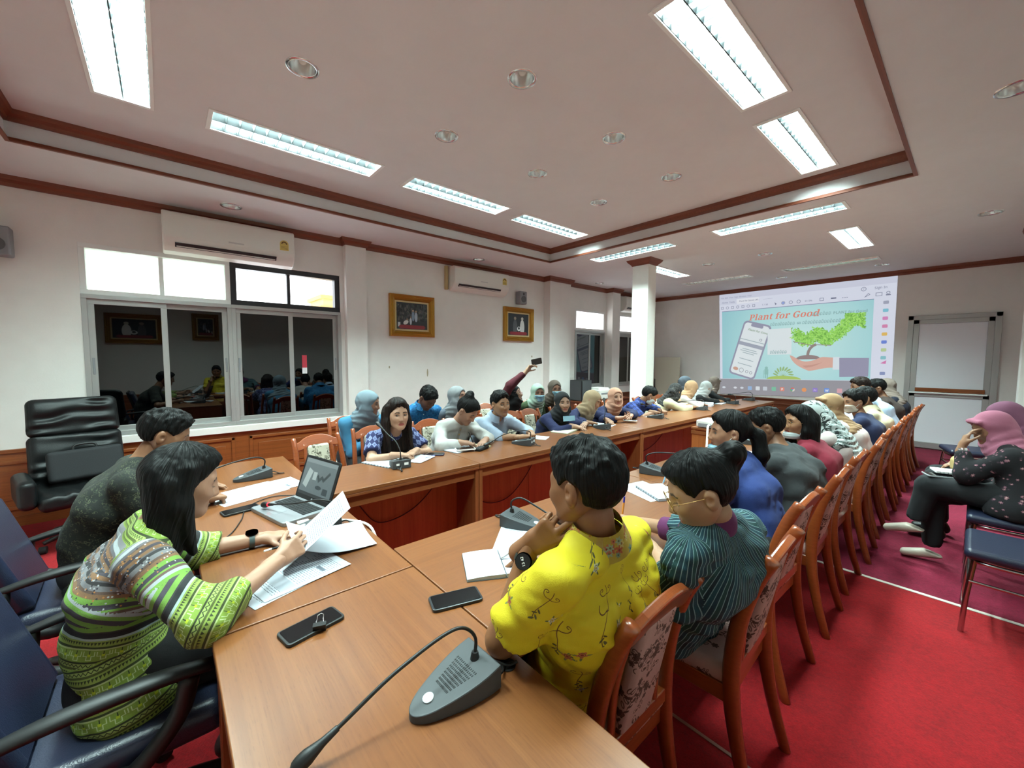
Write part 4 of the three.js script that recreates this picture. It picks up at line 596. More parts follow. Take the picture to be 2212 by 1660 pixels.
function notebook(label, x, z, turn, o = {}) { // an open or closed notebook
  const w = o.w ?? 0.16, h = o.h ?? 0.23, t = o.t ?? 0.012, r = thing('notebook', label, 'notebook', [x, T, z], turn), cov = o.cover ?? std('#3a3d44', 0.6), pageM = o.tint ? std(o.tint, 0.85) : paperMat(o.kind ?? 'hand');
  const pages = (w2, cx) => { const g = new THREE.BoxGeometry(w2, t, h - 0.008, 10, 1, 1), p = g.attributes.position; for (let i = 0; i < p.count; i++) { const u = (p.getX(i) / w2) + 0.5; if (p.getY(i) > 0) p.setY(i, p.getY(i) - 0.5 * t * Math.pow(cx > 0 ? u : 1 - u, 3)); } g.computeVertexNormals(); g.translate(cx, t / 2 + 0.002, 0); return g; };
  if (o.open) { mesh('cover', cbox(0, 0.001, 0, 2 * w, 0.002, h, 0.0008), cov, r); mesh('left_pages', pages(w - 0.004, -w / 2), pageM, r); mesh('right_pages', pages(w - 0.004, w / 2), pageM, r); }
  else { mesh('cover', [cbox(0, 0.001, 0, w, 0.002, h, 0.0008), ...(o.closed ? [cbox(0, t + 0.003, 0, w, 0.002, h, 0.0008)] : [])], cov, r); mesh('pages', cbox(0, t / 2 + 0.002, 0, w - 0.006, t, h - 0.006), pageM, r); if (!o.closed) { const sp = []; for (let i = 0; i < 9; i++) { const q = new THREE.TorusGeometry(0.006, 0.0012, 5, 12); q.translate(-w / 2 + 0.004, t * 0.6, -h / 2 + 0.02 + i * (h - 0.04) / 8); sp.push(q); } mesh('binding', sp, M.black, r); } }
  return r;
}
function phone(label, x, z, turn, o = {}) {
  const r = thing('smartphone', label, 'phone', [x, T + (o.y ?? 0), z], turn), w = o.w ?? 0.076, h = o.h ?? 0.158;
  const s = rrect(w, h, 0.012); let g = extrude(s, 0.01, 0.0025, 6); g.rotateX(-PI / 2); mesh('case', g, o.mat ?? M.black, r); g = extrude(rrect(w - 0.007, h - 0.008, 0.009), 0.0012, 0, 6); g.rotateX(-PI / 2); g.translate(0, 0.0095, 0); mesh('display_glass', g, o.face ?? M.blackGloss, r); return r;
}
function pen(label, p, dir, mat, cap) { const d = V(...dir).normalize(), r = thing('pen', label, 'pen', p); const qn = new THREE.Quaternion().setFromUnitVectors(V(0, 1, 0), d), mk = (n, y0, y1, r0, r1, m) => { const g = cyl(0, y0, y1, 0, r0, r1, 12); g.applyQuaternion(qn); mesh(n, g, m, r); }; mk('barrel', 0.012, 0.115, 0.0042, 0.0042, mat); mk('tip', 0, 0.012, 0.0008, 0.0042, M.chrome); mk('cap', 0.115, 0.142, 0.0046, 0.004, cap); return r; }
phone('worn black phone in a clear case with a binder clip', 0.29, -1.21, PI / 2 + 0.19);
{ const c = thing('binder_clip', 'black binder clip with wire arms on the worn black phone', 'clip', [0.3, T + 0.011, -1.172], -0.35); const s = poly([[-0.012, 0], [0.012, 0], [0.003, 0.018], [-0.003, 0.018]]), g = extrude(s, 0.034, 0.001); g.rotateY(PI / 2); g.translate(-0.017, 0, 0); g.rotateX(-1.2); mesh('clip_body', g, M.black, c); mesh('wire_arm', tube([[-0.011, 0.006, -0.012], [-0.008, 0.01, -0.03], [-0.007, 0.01, -0.05], [0, 0.01, -0.056], [0.007, 0.01, -0.05], [0.008, 0.01, -0.03], [0.011, 0.006, -0.012]], 0.0012, 30, 6), M.chrome, c); }
phone('glossy black phone lying across the table joint by the yellow sleeve', 0.675, -1.05, PI / 2 - 0.3, { mat: std('#23262a', 0.3) });
sheet('printed form lying under the green woman\'s arms', 0.29, -1.55, PI / 2 + 0.3, 'form', {});
sheet('upper page of the green woman\'s papers, curling up at the corner', 0.49, -1.69, PI / 2 - 0.05, 'blank', { y: 0.008, lift2: 0.07, lift: 0.03 });
sheet('lower page beneath the green woman\'s hand', 0.33, -1.56, PI / 2 + 0.22, 'form', { y: 0.003 });
sheet('printed sheet held up in the green woman\'s right hand', 0.42, -1.64, PI / 2 - 0.2, 'text', { y: 0.11, tiltX: -0.72, lift2: 0.01 });
sheet('printed papers before the man in dark batik', 0.33, -2.66, PI / 2 + 0.3, 'text', { w: 0.25, h: 0.34 });
sheet('second printed paper beside the laptop', 0.46, -2.7, PI / 2 + 0.22, 'form', { y: 0.002 });
phone('black phone lying beside the laptop under the lit microphone', 0.26, -2.38, PI / 2 + 0.15);
notebook('open white notebook with writing under the yellow man\'s pen', 0.93, -1.13, -0.5, { open: 1, w: 0.14, h: 0.2, cover: std('#2c2a28', 0.6) });
sheet('loose printed paper behind the yellow man\'s notebook', 1.11, -1.22, -0.85, 'emblem', {});
notebook('spiral notebook under the ponytail woman\'s pen', 2.13, -1.15, -0.5, { w: 0.18, h: 0.25, kind: 'hand' });
sheet('loose sheets below the spiral notebook', 2.1, -1.22, -0.3, 'blank', {});
sheet('white sheet before the teal-striped woman', 1.5, -1.06, -0.7, 'hand', { w: 0.18, h: 0.25 });
notebook('stapled papers in front of the woman in the navy dress', 1.2, -2.8, 0.35, { w: 0.21, h: 0.28, t: 0.006, kind: 'blank' });
sheet('white papers under the hands of the woman in the navy dress', 1.4, -2.79, 0.5, 'blank', { y: 0.004 });
phone('purple-black phone beside the navy dress', 1.59, -2.78, 0.9, { mat: std('#2a2440', 0.4) });
pen('blue pen lying before the woman in the navy dress', [1.46, T + 0.005, -2.7], [0.14, 0.0, -0.05], std('#2a50b0', 0.4), std('#1c3480', 0.4));
notebook('white notebook under the white jacket\'s pen', 1.86, -2.8, 0.2, { open: 1, w: 0.13, h: 0.18 });
phone('white tablet phone lying on the white notebook', 1.85, -2.72, 1.2, { y: 0.015, mat: M.plasticWhite, w: 0.08 });
{ const c = thing('pencil_case', 'small black pouch on a yellow pad before the white jacket', 'pouch', [1.99, T, -2.68], 0.4); const g = new RoundedBoxGeometry(0.16, 0.03, 0.06, 4, 0.014); g.translate(0, 0.015, 0); mesh('pouch_body', uvBox(g), M.blackSoft, c); mesh('zip', cbox(0, 0.031, 0, 0.14, 0.002, 0.006), M.black, c); }
notebook('yellow pad before the woman in the white jacket', 2.04, -2.78, 0.4, { w: 0.12, h: 0.17, t: 0.006, tint: '#b8b286' });
sheet('white paper by the hands of the man in the pale blue shirt', 2.7, -2.74, 0.5, 'blank', { w: 0.15, h: 0.21 });
notebook('open cream notebook before the black headscarf', 3.17, -2.8, 0.3, { open: 1, w: 0.15, h: 0.2, tint: '#bdb99c' });
sheet('white paper under the beige headscarf\'s pen', 3.78, -2.8, 0.2, 'hand', {});
phone('white phone in the hands of the peach headscarf', 4.2, -2.68, 0.6, { mat: M.plasticWhite, y: 0.02 });
sheet('white paper under the plaid shirt\'s pen', 4.85, -2.8, 0.1, 'hand', {});
phone('dark phone before the woman in the cream coat', 5.75, -2.86, 1.3, {});
notebook('thin pale book before the woman in the cream coat', 5.97, -2.85, 1.4, { w: 0.12, h: 0.18, t: 0.006, tint: '#b0a67a' });
for (let i = 0; i < 3; i++) { const b = notebook(['lowest book of the small pile before the orange-tan headscarf', 'middle book of the small pile before the orange-tan headscarf', 'top book of the small pile before the orange-tan headscarf'][i], 6.6 + i * 0.01, -2.83, 0.2 + i * 0.1, { w: 0.16, h: 0.22, t: 0.014, closed: 1, cover: std(['#c8a0a8', '#e2e2e4', '#d8d4dc'][i], 0.6), tint: '#b8b8bc' }); b.position.y = T + i * 0.019; }
notebook('open white notebook before the white headscarf', 7.15, -2.86, 0.1, { open: 1, w: 0.16, h: 0.22 });
notebook('open notebook before the woman in glasses', 3.5, -1.2, 0.1, { open: 1, w: 0.15, h: 0.21 });
notebook('notebook with a tan page before the marbled scarf', 4.35, -1.15, 0.2, { w: 0.2, h: 0.27, tint: '#d9b98c' });
{ // cables on the head table
  tag(mesh('desk_cable', tube([[0.1, T + 0.004, -2.02], [0.17, T + 0.004, -2.06], [0.24, T + 0.004, -2.22], [0.3, T + 0.004, -2.42], [0.42, T + 0.004, -2.5], [0.52, T + 0.004, -2.45]], 0.0025, 60, 6), M.black), 'thin black cable running from the laptop over the head table', 'cable');
  const c = thing('video_cable', 'thick white cable from the laptop over the table edge', 'cable', [0, 0, 0]); mesh('lead', tube([[0.47, T + 0.012, -1.98], [0.55, T + 0.014, -1.93], [0.62, T + 0.02, -1.86], [0.676, T + 0.008, -1.76], [0.69, T - 0.06, -1.72], [0.69, 0.4, -1.74], [0.7, 0.01, -1.8]], 0.006, 60, 8), M.plasticWhite, c); mesh('plug', cbox(0.455, T + 0.012, -1.99, 0.05, 0.018, 0.034, 0.004), M.plasticWhite, c);
}
// ---------- laptop ----------
{
  const o = thing('laptop', 'grey laptop with an open black lid on the head table', 'laptop', [0.45, T, -2.21], -1.33), W = 0.33, D = 0.225;
  let g = extrude(rrect(W, D, 0.012), 0.02, 0.004); g.rotateX(-PI / 2); mesh('base', g, std('#8e9094', 0.35, { metalness: 0.5 }), o);
  g = extrude(rrect(W * 0.88, 0.095, 0.004, 0, 0.035), 0.0008); g.rotateX(-PI / 2); g.translate(0, 0.0196, 0); mesh('keyboard_deck', g, std('#3a3b3e', 0.6), o);
  const keyG = cbox(0, 0, 0, 0.0165, 0.003, 0.0142, 0.001); for (let r = 0; r < 6; r++) for (let k = 0; k < 15; k++) { const m = mesh('key', keyG, M.blackSoft, o); m.position.set(-0.1355 + k * 0.01935, 0.0216, -0.075 + r * 0.0162); }
  mesh('touchpad', cbox(-0.02, 0.0202, 0.062, 0.1, 0.0008, 0.06, 0.0003), std('#7d7f83', 0.4), o);
  const lid = new THREE.Group(); lid.name = 'lid'; lid.position.set(0, 0.018, -D / 2 + 0.008); lid.rotation.x = -0.34; o.add(lid);
  g = extrude(rrect(W, 0.225, 0.012, 0, 0.1125), 0.008, 0.002); mesh('lid_shell', g, M.black, lid).position.z = -0.006;
  const st = canvasTex(480, 300, (c, w, h) => { c.fillStyle = '#55595c'; c.fillRect(0, 0, w, h); c.fillStyle = '#6a6d70'; c.fillRect(0, 0, w, 34); c.fillStyle = '#8a8c8c'; c.save(); c.translate(90, 160); c.rotate(0.3); c.fillRect(-36, -76, 72, 152); c.restore(); c.fillRect(160, 100, 56, 66); c.fillStyle = '#33373a'; c.lineWidth = 26; c.strokeStyle = '#33383a'; c.beginPath(); c.moveTo(230, 120); c.lineTo(262, 160); c.lineTo(300, 130); c.lineTo(330, 150); c.lineTo(400, 80); c.stroke(); c.beginPath(); c.ellipse(280, 216, 46, 16, 0, 0, 7); c.fill(); c.fillRect(350, 210, 74, 50); c.fillStyle = '#2c2e30'; c.fillRect(0, 276, w, 24); });
  g = new THREE.PlaneGeometry(W - 0.03, 0.19); g.translate(0, 0.118, 0.0025); mesh('display', g, new THREE.MeshStandardMaterial({ map: st, roughness: 0.3, emissive: '#ffffff', emissiveMap: st, emissiveIntensity: 0.06 }), lid);
  g = new THREE.CylinderGeometry(0.006, 0.006, 0.001, 16); g.rotateX(PI / 2); g.translate(0, 0.012, 0.003); mesh('logo', g, M.plasticGrey, lid);
}
// ---------- projector stand, printer corner ----------
{
  const o = thing('projector_stand', 'small wooden stand between the two table rows', 'stand', [4.98, 0, -1.97]);
  mesh('top_board', cbox(0, 0.705, 0, 0.52, 0.025, 0.42, 0.003), M.tableEdge, o); mesh('front_board', cbox(-0.25, 0.45, 0, 0.018, 0.45, 0.4, 0.002, 1), M.skirt, o); mesh('rail', cbox(-0.262, 0.66, 0, 0.012, 0.04, 0.41), M.tableEdge, o); for (const [a, b] of [[-1, -1], [1, -1], [-1, 1], [1, 1]]) mesh('leg', cbox(a * 0.23, 0.346, b * 0.18, 0.04, 0.692, 0.04, 0.003), M.skirt, o);
  const p = thing('projector', 'white projector on the small wooden stand', 'projector', [4.88, 0.7185, -1.98], 0); const g = new RoundedBoxGeometry(0.3, 0.085, 0.3, 4, 0.018); g.translate(0, 0.0475, 0); mesh('casing', uvBox(g), M.plasticWhite, p); mesh('port_panel', cbox(-0.151, 0.035, 0, 0.006, 0.04, 0.24), M.plasticGrey, p); const l = new THREE.CylinderGeometry(0.035, 0.035, 0.02, 20); l.rotateZ(PI / 2); l.translate(0.155, 0.05, 0.06); mesh('lens', l, M.blackGloss, p);
  tag(mesh('projector_cable', tube([[4.72, 0.76, -1.97], [4.66, 0.76, -1.96], [4.6, 0.62, -1.94], [4.5, 0.42, -1.9], [4.44, 0.15, -1.88], [4.4, 0.008, -1.86]], 0.012, 40, 8), M.plasticWhite), 'white cable hanging down from the projector', 'cable');
  const cab = thing('low_cabinet', 'low dark wooden cabinet under the window by the column', 'cabinet', [6.7, 0, -5.0]); mesh('body', cbox(0, 0.34, 0, 1.5, 0.66, 0.4, 0.004), M.wainDark, cab); mesh('top_board', cbox(0, 0.685, 0, 1.56, 0.03, 0.44, 0.004), M.wainDark, cab); for (const s of [-1, 1]) { const d = mesh('door', cbox(s * 0.37, 0.34, 0.205, 0.7, 0.58, 0.018, 0.004), M.wainDark, cab); mesh('knob', cbox(s * 0.06, 0.38, 0.222, 0.014, 0.014, 0.02, 0.004), M.gold, d); }
  const sp = thing('loudspeaker', 'black loudspeaker box standing beside the printer', 'speaker', [6.1, 0.7, -5.0]); mesh('cabinet', cbox(0, 0.2, 0, 0.3, 0.4, 0.3, 0.012), M.black, sp); mesh('grille', cbox(0, 0.2, 0.152, 0.27, 0.37, 0.008, 0.003), std('#3d4042', 0.8), sp); mesh('side_grille', cbox(-0.152, 0.2, 0, 0.008, 0.37, 0.27, 0.003), std('#3d4042', 0.8), sp);
  const pr = thing('printer', 'pale grey printer on the low cabinet', 'printer', [6.66, 0.7, -5.0]); let h = new RoundedBoxGeometry(0.42, 0.2, 0.36, 4, 0.025); h.translate(0, 0.1, 0); mesh('casing', uvBox(h), M.plasticWhite, pr); h = new RoundedBoxGeometry(0.34, 0.04, 0.3, 4, 0.018); h.translate(0, 0.21, -0.01); mesh('lid', uvBox(h), M.plasticWhite, pr); mesh('paper_slot', cbox(0, 0.12, 0.181, 0.28, 0.03, 0.006), M.plasticGrey, pr); mesh('button_panel', cbox(0.15, 0.18, 0.17, 0.08, 0.012, 0.02, 0.003), M.plasticGrey, pr);
  const bd = thing('notice_board', 'beige standing board in the far corner behind the column', 'board', [9.45, 0, -5.02], PI / 2); mesh('panel', cbox(0, 1.0, 0, 0.66, 1.1, 0.03, 0.004), M.beige, bd); for (const s of [-1, 1]) mesh('foot', [cbox(s * 0.31, 0.5, 0, 0.03, 1.0, 0.03), cbox(s * 0.31, 0.015, 0, 0.04, 0.03, 0.4, 0.004)], M.black, bd); mesh('edge', cbox(0, 0.44, 0, 0.68, 0.02, 0.036), M.alu, bd);
}

// ---------- people: distance fields meshed into continuous surfaces ----------
const smin = (a, b, k) => { const h = Math.max(k - Math.abs(a - b), 0) / k; return Math.min(a, b) - h * h * k * 0.25; };
const smax = (a, b, k) => -smin(-a, -b, k);
// a rounded bar from a to b, widened sideways along u: radius r0..r1, half width h0..h1
function bar(a, b, r0, r1, k = 0.03, u = null, h0 = 0, h1 = h0) {
  const ab = V(0, 0, 0).subVectors(b, a); return { ax: a.x, ay: a.y, az: a.z, dx: ab.x, dy: ab.y, dz: ab.z, L2: Math.max(1e-9, ab.lengthSq()), len: ab.length(), r0, r1, k, u, h0, h1, cut: null, a, b };
}
function dBar(P, x, y, z) {
  let px = x - P.ax, py = y - P.ay, pz = z - P.az; let t = (px * P.dx + py * P.dy + pz * P.dz) / P.L2; t = t < 0 ? 0 : t > 1 ? 1 : t;
  px -= P.dx * t; py -= P.dy * t; pz -= P.dz * t;
  if (P.u) { const h = P.h0 + (P.h1 - P.h0) * t, u = P.u; let l = px * u.x + py * u.y + pz * u.z; l = l < -h ? -h : l > h ? h : l; px -= u.x * l; py -= u.y * l; pz -= u.z * l; }
  let d = Math.sqrt(px * px + py * py + pz * pz) - (P.r0 + (P.r1 - P.r0) * t);
  if (P.cut) { const c = P.cut; d = Math.max(d, (x - c[0].x) * c[1].x + (y - c[0].y) * c[1].y + (z - c[0].z) * c[1].z); }
  return d;
}
const field = (prims) => (x, y, z) => { let d = 1e3; for (const P of prims) d = smin(d, dBar(P, x, y, z), P.k); return d; };
function bounds(prims, pad) { const lo = V(1e9, 1e9, 1e9), hi = V(-1e9, -1e9, -1e9); for (const P of prims) for (const [q, r, h] of [[P.a, P.r0, P.h0], [P.b, P.r1, P.h1]]) { lo.min(V(q.x - r - h - pad, q.y - r - h - pad, q.z - r - h - pad)); hi.max(V(q.x + r + h + pad, q.y + r + h + pad, q.z + r + h + pad)); } return [lo, hi]; }
// surface nets on a grid of the given cell; blocks far from the surface are skipped
function surface(f, lo, hi, cell) {
  const nx = Math.ceil((hi.x - lo.x) / cell) + 2, ny = Math.ceil((hi.y - lo.y) / cell) + 2, nz = Math.ceil((hi.z - lo.z) / cell) + 2, sy = nx, sz = nx * ny, N = nx * ny * nz;
  const S = new Float32Array(N).fill(NaN), id = new Int32Array(N).fill(-1), B = 4, half = B * cell * 0.5, reach = half * 1.74 * 1.16 + cell * 0.8, cells = [], pos = [], idx = [], v = new Float64Array(8);
  const at = (i, j, k) => { const n = i + sy * j + sz * k; let v = S[n]; if (v !== v) v = S[n] = f(lo.x + i * cell, lo.y + j * cell, lo.z + k * cell); return v; };
  for (let bk = 0; bk < nz - 1; bk += B) for (let bj = 0; bj < ny - 1; bj += B) for (let bi = 0; bi < nx - 1; bi += B) {
    if (Math.abs(f(lo.x + bi * cell + half, lo.y + bj * cell + half, lo.z + bk * cell + half)) > reach) continue;
    for (let k = bk; k < Math.min(bk + B, nz - 1); k++) for (let j = bj; j < Math.min(bj + B, ny - 1); j++) for (let i = bi; i < Math.min(bi + B, nx - 1); i++) {
      let m = 0, vx = 0, vy = 0, vz = 0, c = 0;
      for (let q = 0; q < 8; q++) { const w = at(i + (q & 1), j + ((q >> 1) & 1), k + (q >> 2)); v[q] = w; if (w < 0) m |= 1 << q; }
      if (m === 0 || m === 255) continue;
      for (let q = 0; q < 8; q++) for (const e of [1, 2, 4]) if (!(q & e)) { const w = q | e; if ((v[q] < 0) !== (v[w] < 0)) { const t = v[q] / (v[q] - v[w]); vx += (q & 1) + (e === 1 ? t : 0); vy += ((q >> 1) & 1) + (e === 2 ? t : 0); vz += (q >> 2) + (e === 4 ? t : 0); c++; } }
      id[i + sy * j + sz * k] = pos.length / 3; cells.push(i, j, k); pos.push(lo.x + (i + vx / c) * cell, lo.y + (j + vy / c) * cell, lo.z + (k + vz / c) * cell);
    }
  }
  const st = [1, sy, sz];
  for (let q = 0; q < cells.length; q += 3) {
    const c = [cells[q], cells[q + 1], cells[q + 2]], n = c[0] + sy * c[1] + sz * c[2], s0 = S[n] < 0;
    for (let d = 0; d < 3; d++) {
      const e1 = (d + 1) % 3, e2 = (d + 2) % 3; if (!c[e1] || !c[e2]) continue;
      const s1 = S[n + st[d]]; if (s1 !== s1 || (s1 < 0) === s0) continue;
      const a = id[n], b = id[n - st[e1]], g = id[n - st[e1] - st[e2]], h = id[n - st[e2]]; if (b < 0 || g < 0 || h < 0) continue;
      if (s0) idx.push(a, b, g, a, g, h); else idx.push(a, g, b, a, h, g);
    }
  }
  const G = new THREE.BufferGeometry(); G.setAttribute('position', new THREE.Float32BufferAttribute(pos, 3)); G.setIndex(idx); G.computeVertexNormals(); return G;
}
// cloth coordinates: every triangle takes the bar it lies on and wraps around it
function uvCloth(g, prims, jitter = 0) {
  g = g.toNonIndexed(); const p = g.attributes.position, uv = new Float32Array(p.count * 2), fr = prims.map((P) => {
    const d = V(P.dx, P.dy, P.dz).normalize(); let u = P.u ? P.u.clone() : (Math.abs(d.y) > 0.8 ? V(1, 0, 0) : V(0, 1, 0)); u.addScaledVector(d, -u.dot(d)).normalize(); return { d, u, w: V(0, 0, 0).crossVectors(d, u), R: P.R ?? (P.r0 + P.r1) / 2 + (P.h0 + P.h1) * 0.32, v0: P.v0 ?? 0 };
  });
  for (let i = 0; i < p.count; i += 3) {
    const cx = (p.getX(i) + p.getX(i + 1) + p.getX(i + 2)) / 3, cy = (p.getY(i) + p.getY(i + 1) + p.getY(i + 2)) / 3, cz = (p.getZ(i) + p.getZ(i + 1) + p.getZ(i + 2)) / 3;
    let best = 0, bd = 1e9; prims.forEach((P, n) => { const d = dBar(P, cx, cy, cz) + (P.bias ?? 0); if (d < bd) { bd = d; best = n; } });
    const P = prims[best], F = fr[best]; let u0 = 0;
    for (let q = 0; q < 3; q++) {
      const x = p.getX(i + q) - P.ax, y = p.getY(i + q) - P.ay, z = p.getZ(i + q) - P.az; let a = Math.atan2(x * F.w.x + y * F.w.y + z * F.w.z, x * F.u.x + y * F.u.y + z * F.u.z);
      if (!q) u0 = a; else { while (a - u0 > Math.PI) a -= 2 * Math.PI; while (u0 - a > Math.PI) a += 2 * Math.PI; }
      uv[2 * (i + q)] = a * F.R; uv[2 * (i + q) + 1] = F.v0 + x * F.d.x + y * F.d.y + z * F.d.z;
    }
  }
  g.setAttribute('uv', new THREE.BufferAttribute(uv, 2)); return g;
}
const ell = (x, y, z, a, b, c) => { const k0 = Math.hypot(x / a, y / b, z / c), k1 = Math.hypot(x / (a * a), y / (b * b), z / (c * c)); return k1 < 1e-9 ? -Math.min(a, b, c) : k0 * (k0 - 1) / k1; };
// the head in its own axes: x to its left, y up, z forward, the middle between the ears at eye height; 1 unit = an adult head
const HB = (a, b, r0, r1, k) => bar(V(...a), V(...b), r0, r1, k);
const headBars = [HB([0.053, -0.045, 0.0], [0.017, -0.09, 0.062], 0.02, 0.018, 0.03), HB([-0.053, -0.045, 0.0], [-0.017, -0.09, 0.062], 0.02, 0.018, 0.03), HB([0, -0.093, 0.066], [0, -0.088, 0.06], 0.019, 0.02, 0.02),
  HB([0.034, -0.025, 0.062], [0.04, -0.012, 0.05], 0.022, 0.02, 0.03), HB([-0.034, -0.025, 0.062], [-0.04, -0.012, 0.05], 0.022, 0.02, 0.03),
  HB([-0.036, 0.022, 0.066], [0.036, 0.022, 0.066], 0.013, 0.013, 0.02)];
const noseBars = [HB([0, 0.008, 0.086], [0, -0.03, 0.1], 0.0065, 0.0105, 0.014), HB([-0.01, -0.034, 0.092], [0.01, -0.034, 0.092], 0.0085, 0.0085, 0.008),
  HB([-0.02, -0.0625, 0.0795], [0.02, -0.0625, 0.0795], 0.0052, 0.0052, 0.008), HB([-0.016, -0.0705, 0.0795], [0.016, -0.0705, 0.0795], 0.006, 0.006, 0.008)];
function headD(x, y, z) {
  let d = ell(x, y - 0.028, z + 0.012, 0.074, 0.088, 0.094); d = smin(d, ell(x, y + 0.028, z - 0.025, 0.062, 0.084, 0.064), 0.03);
  for (const P of headBars) d = smin(d, dBar(P, x, y, z), P.k);
  const ax = Math.abs(x); d = smax(d, 0.0165 - Math.hypot(ax - 0.031, y - 0.002, z - 0.0955), 0.012);
  for (const P of noseBars) d = smin(d, dBar(P, x, y, z), P.k);
  const ea = smax(ell(ax - 0.079, y + 0.006, z + 0.008, 0.009, 0.032, 0.019), 0.012 - Math.hypot(ax - 0.09, y + 0.004, z - 0.002), 0.006); d = smin(d, ea, 0.008); // ears
  return d;
}
const faceCells = (n) => n;
// ---- a hand: palm, four fingers of three bones, a thumb from the side of the palm
const CURL = { relaxed: [[0.3, 0.45, 0.3], [0.35, 0.5, 0.35], [0.4, 0.55, 0.35], [0.45, 0.55, 0.4]], flat: [[0.03, 0.08, 0.05], [0.02, 0.06, 0.05], [0.04, 0.08, 0.05], [0.08, 0.1, 0.05]], fist: [[1.2, 1.5, 0.9], [1.25, 1.5, 0.9], [1.3, 1.5, 0.9], [1.3, 1.45, 0.9]], write: [[0.75, 0.65, 0.35], [0.9, 0.85, 0.4], [1.1, 1.1, 0.6], [1.2, 1.15, 0.6]], hold: [[0.55, 0.75, 0.45], [0.6, 0.8, 0.5], [0.65, 0.8, 0.5], [0.7, 0.8, 0.5]], cheek: [[0.1, 0.25, 0.15], [0.15, 0.3, 0.2], [1.1, 1.4, 0.8], [1.2, 1.4, 0.8]] };
function handBars(w, fd, pn, right, pose, s) {
  const f = fd.clone().normalize(), n = pn.clone().addScaledVector(f, -pn.dot(f)).normalize(), l = right ? V(0, 0, 0).crossVectors(f, n) : V(0, 0, 0).crossVectors(n, f);
  const at = (a, b, c) => w.clone().addScaledVector(f, a * s).addScaledVector(l, b * s).addScaledVector(n, c * s), out = [], tips = [];
  out.push(bar(at(-0.05, 0, 0), at(0.02, 0, 0), 0.026 * s, 0.02 * s, 0.02, l, 0.004, 0.012 * s), bar(at(0.015, 0, 0), at(0.078, 0, 0), 0.0155 * s, 0.011 * s, 0.015, l, 0.014 * s, 0.029 * s), bar(at(0.02, 0.018, 0.006), at(0.05, 0.028, 0.008), 0.016 * s, 0.012 * s, 0.012));
  const cu = CURL[pose], K = [[0.084, 0.0295, 0.042, 0.025, 0.02, 0.0084], [0.088, 0.0095, 0.046, 0.029, 0.021, 0.0086], [0.085, -0.0105, 0.043, 0.027, 0.021, 0.0083], [0.076, -0.029, 0.033, 0.021, 0.018, 0.0074]];
  K.forEach(([a, b, l1, l2, l3, r], i) => {
    let p = at(a - 0.008, b, 0), ang = 0; const spread = (b / 0.03) * (pose === 'flat' ? 0.1 : 0.04);
    [l1 + 0.008, l2, l3].forEach((len, j) => { ang += cu[i][j]; const d = f.clone().multiplyScalar(Math.cos(ang)).addScaledVector(n, Math.sin(ang)).addScaledVector(l, spread).normalize(), q = p.clone().addScaledVector(d, len * s); const P = bar(p, q, (r - j * 0.0006) * s, (r - 0.0006 - j * 0.0007) * s, j ? 0.004 : 0.007); out.push(P); p = q; }); tips.push(p);
  });
  const fold = { fist: 0.95, write: 0.75, hold: 0.6, cheek: 0.5, relaxed: 0.35, flat: 0.1 }[pose];
  let p = at(0.022, 0.022, 0.004);
  [[0.042, 0.0115], [0.032, 0.0098], [0.026, 0.0088]].forEach(([len, r], j) => { const k = fold * (0.5 + 0.35 * j), d = f.clone().multiplyScalar(0.62 + 0.2 * j).addScaledVector(l, 0.78 * (1 - k) - 0.1 * j * fold).addScaledVector(n, 0.25 + k * 0.75).normalize(), q = p.clone().addScaledVector(d, len * s); out.push(bar(p, q, r * s, (r - 0.001) * s, j ? 0.004 : 0.01)); p = q; }); tips.push(p);
  return { bars: out, tips, f, n, l, w };
}
function elbow(S, W, L1, L2, pole) {
  const d = V(0, 0, 0).subVectors(W, S), D = Math.min(d.length(), (L1 + L2) * 1.12); let a = L1, b = L2; if (D > (L1 + L2) * 0.985) { const k = D / ((L1 + L2) * 0.985); a *= k; b *= k; }
  d.normalize(); const x = (a * a - b * b + D * D) / (2 * D), h = Math.sqrt(Math.max(0, a * a - x * x)), q = pole.clone().addScaledVector(d, -pole.dot(d)).normalize(); return S.clone().addScaledVector(d, x).addScaledVector(q, h);
}
const lin = (h) => { const c = hex(h).multiplyScalar(0.7); return [c.r, c.g, c.b]; };
const skinMat = new THREE.MeshPhysicalMaterial({ color: '#ffffff', vertexColors: true, roughness: 0.52, sheen: 0.15, sheenRoughness: 0.5 });
const strandTex = (a, b, s) => dataTex(1024, 128, (u, v) => mix3(a, b, Math.pow(0.6 * vn2(u * 256, v * 5, 256, 5, s) + 0.4 * vn2(u * 90, v * 3, 90, 3, s + 1), 1.6)), true, [1, 1]);
const strandBump = dataTex(1024, 128, (u, v) => { const k = 255 * (0.55 * vn2(u * 230, v * 5, 230, 5, 61) + 0.45 * vn2(u * 80, v * 3, 80, 3, 62)); return [k, k, k]; }, false, [1, 1]);
const hairOf = (a, b, s) => new THREE.MeshPhysicalMaterial({ map: strandTex(a, b, s), bumpMap: strandBump, bumpScale: 0.004, roughness: 0.55, specularIntensity: 0.3 });
const hairMat = hairOf([5, 5, 5], [24, 22, 22], 51), hairBrown = hairOf([16, 10, 8], [52, 35, 28], 53);
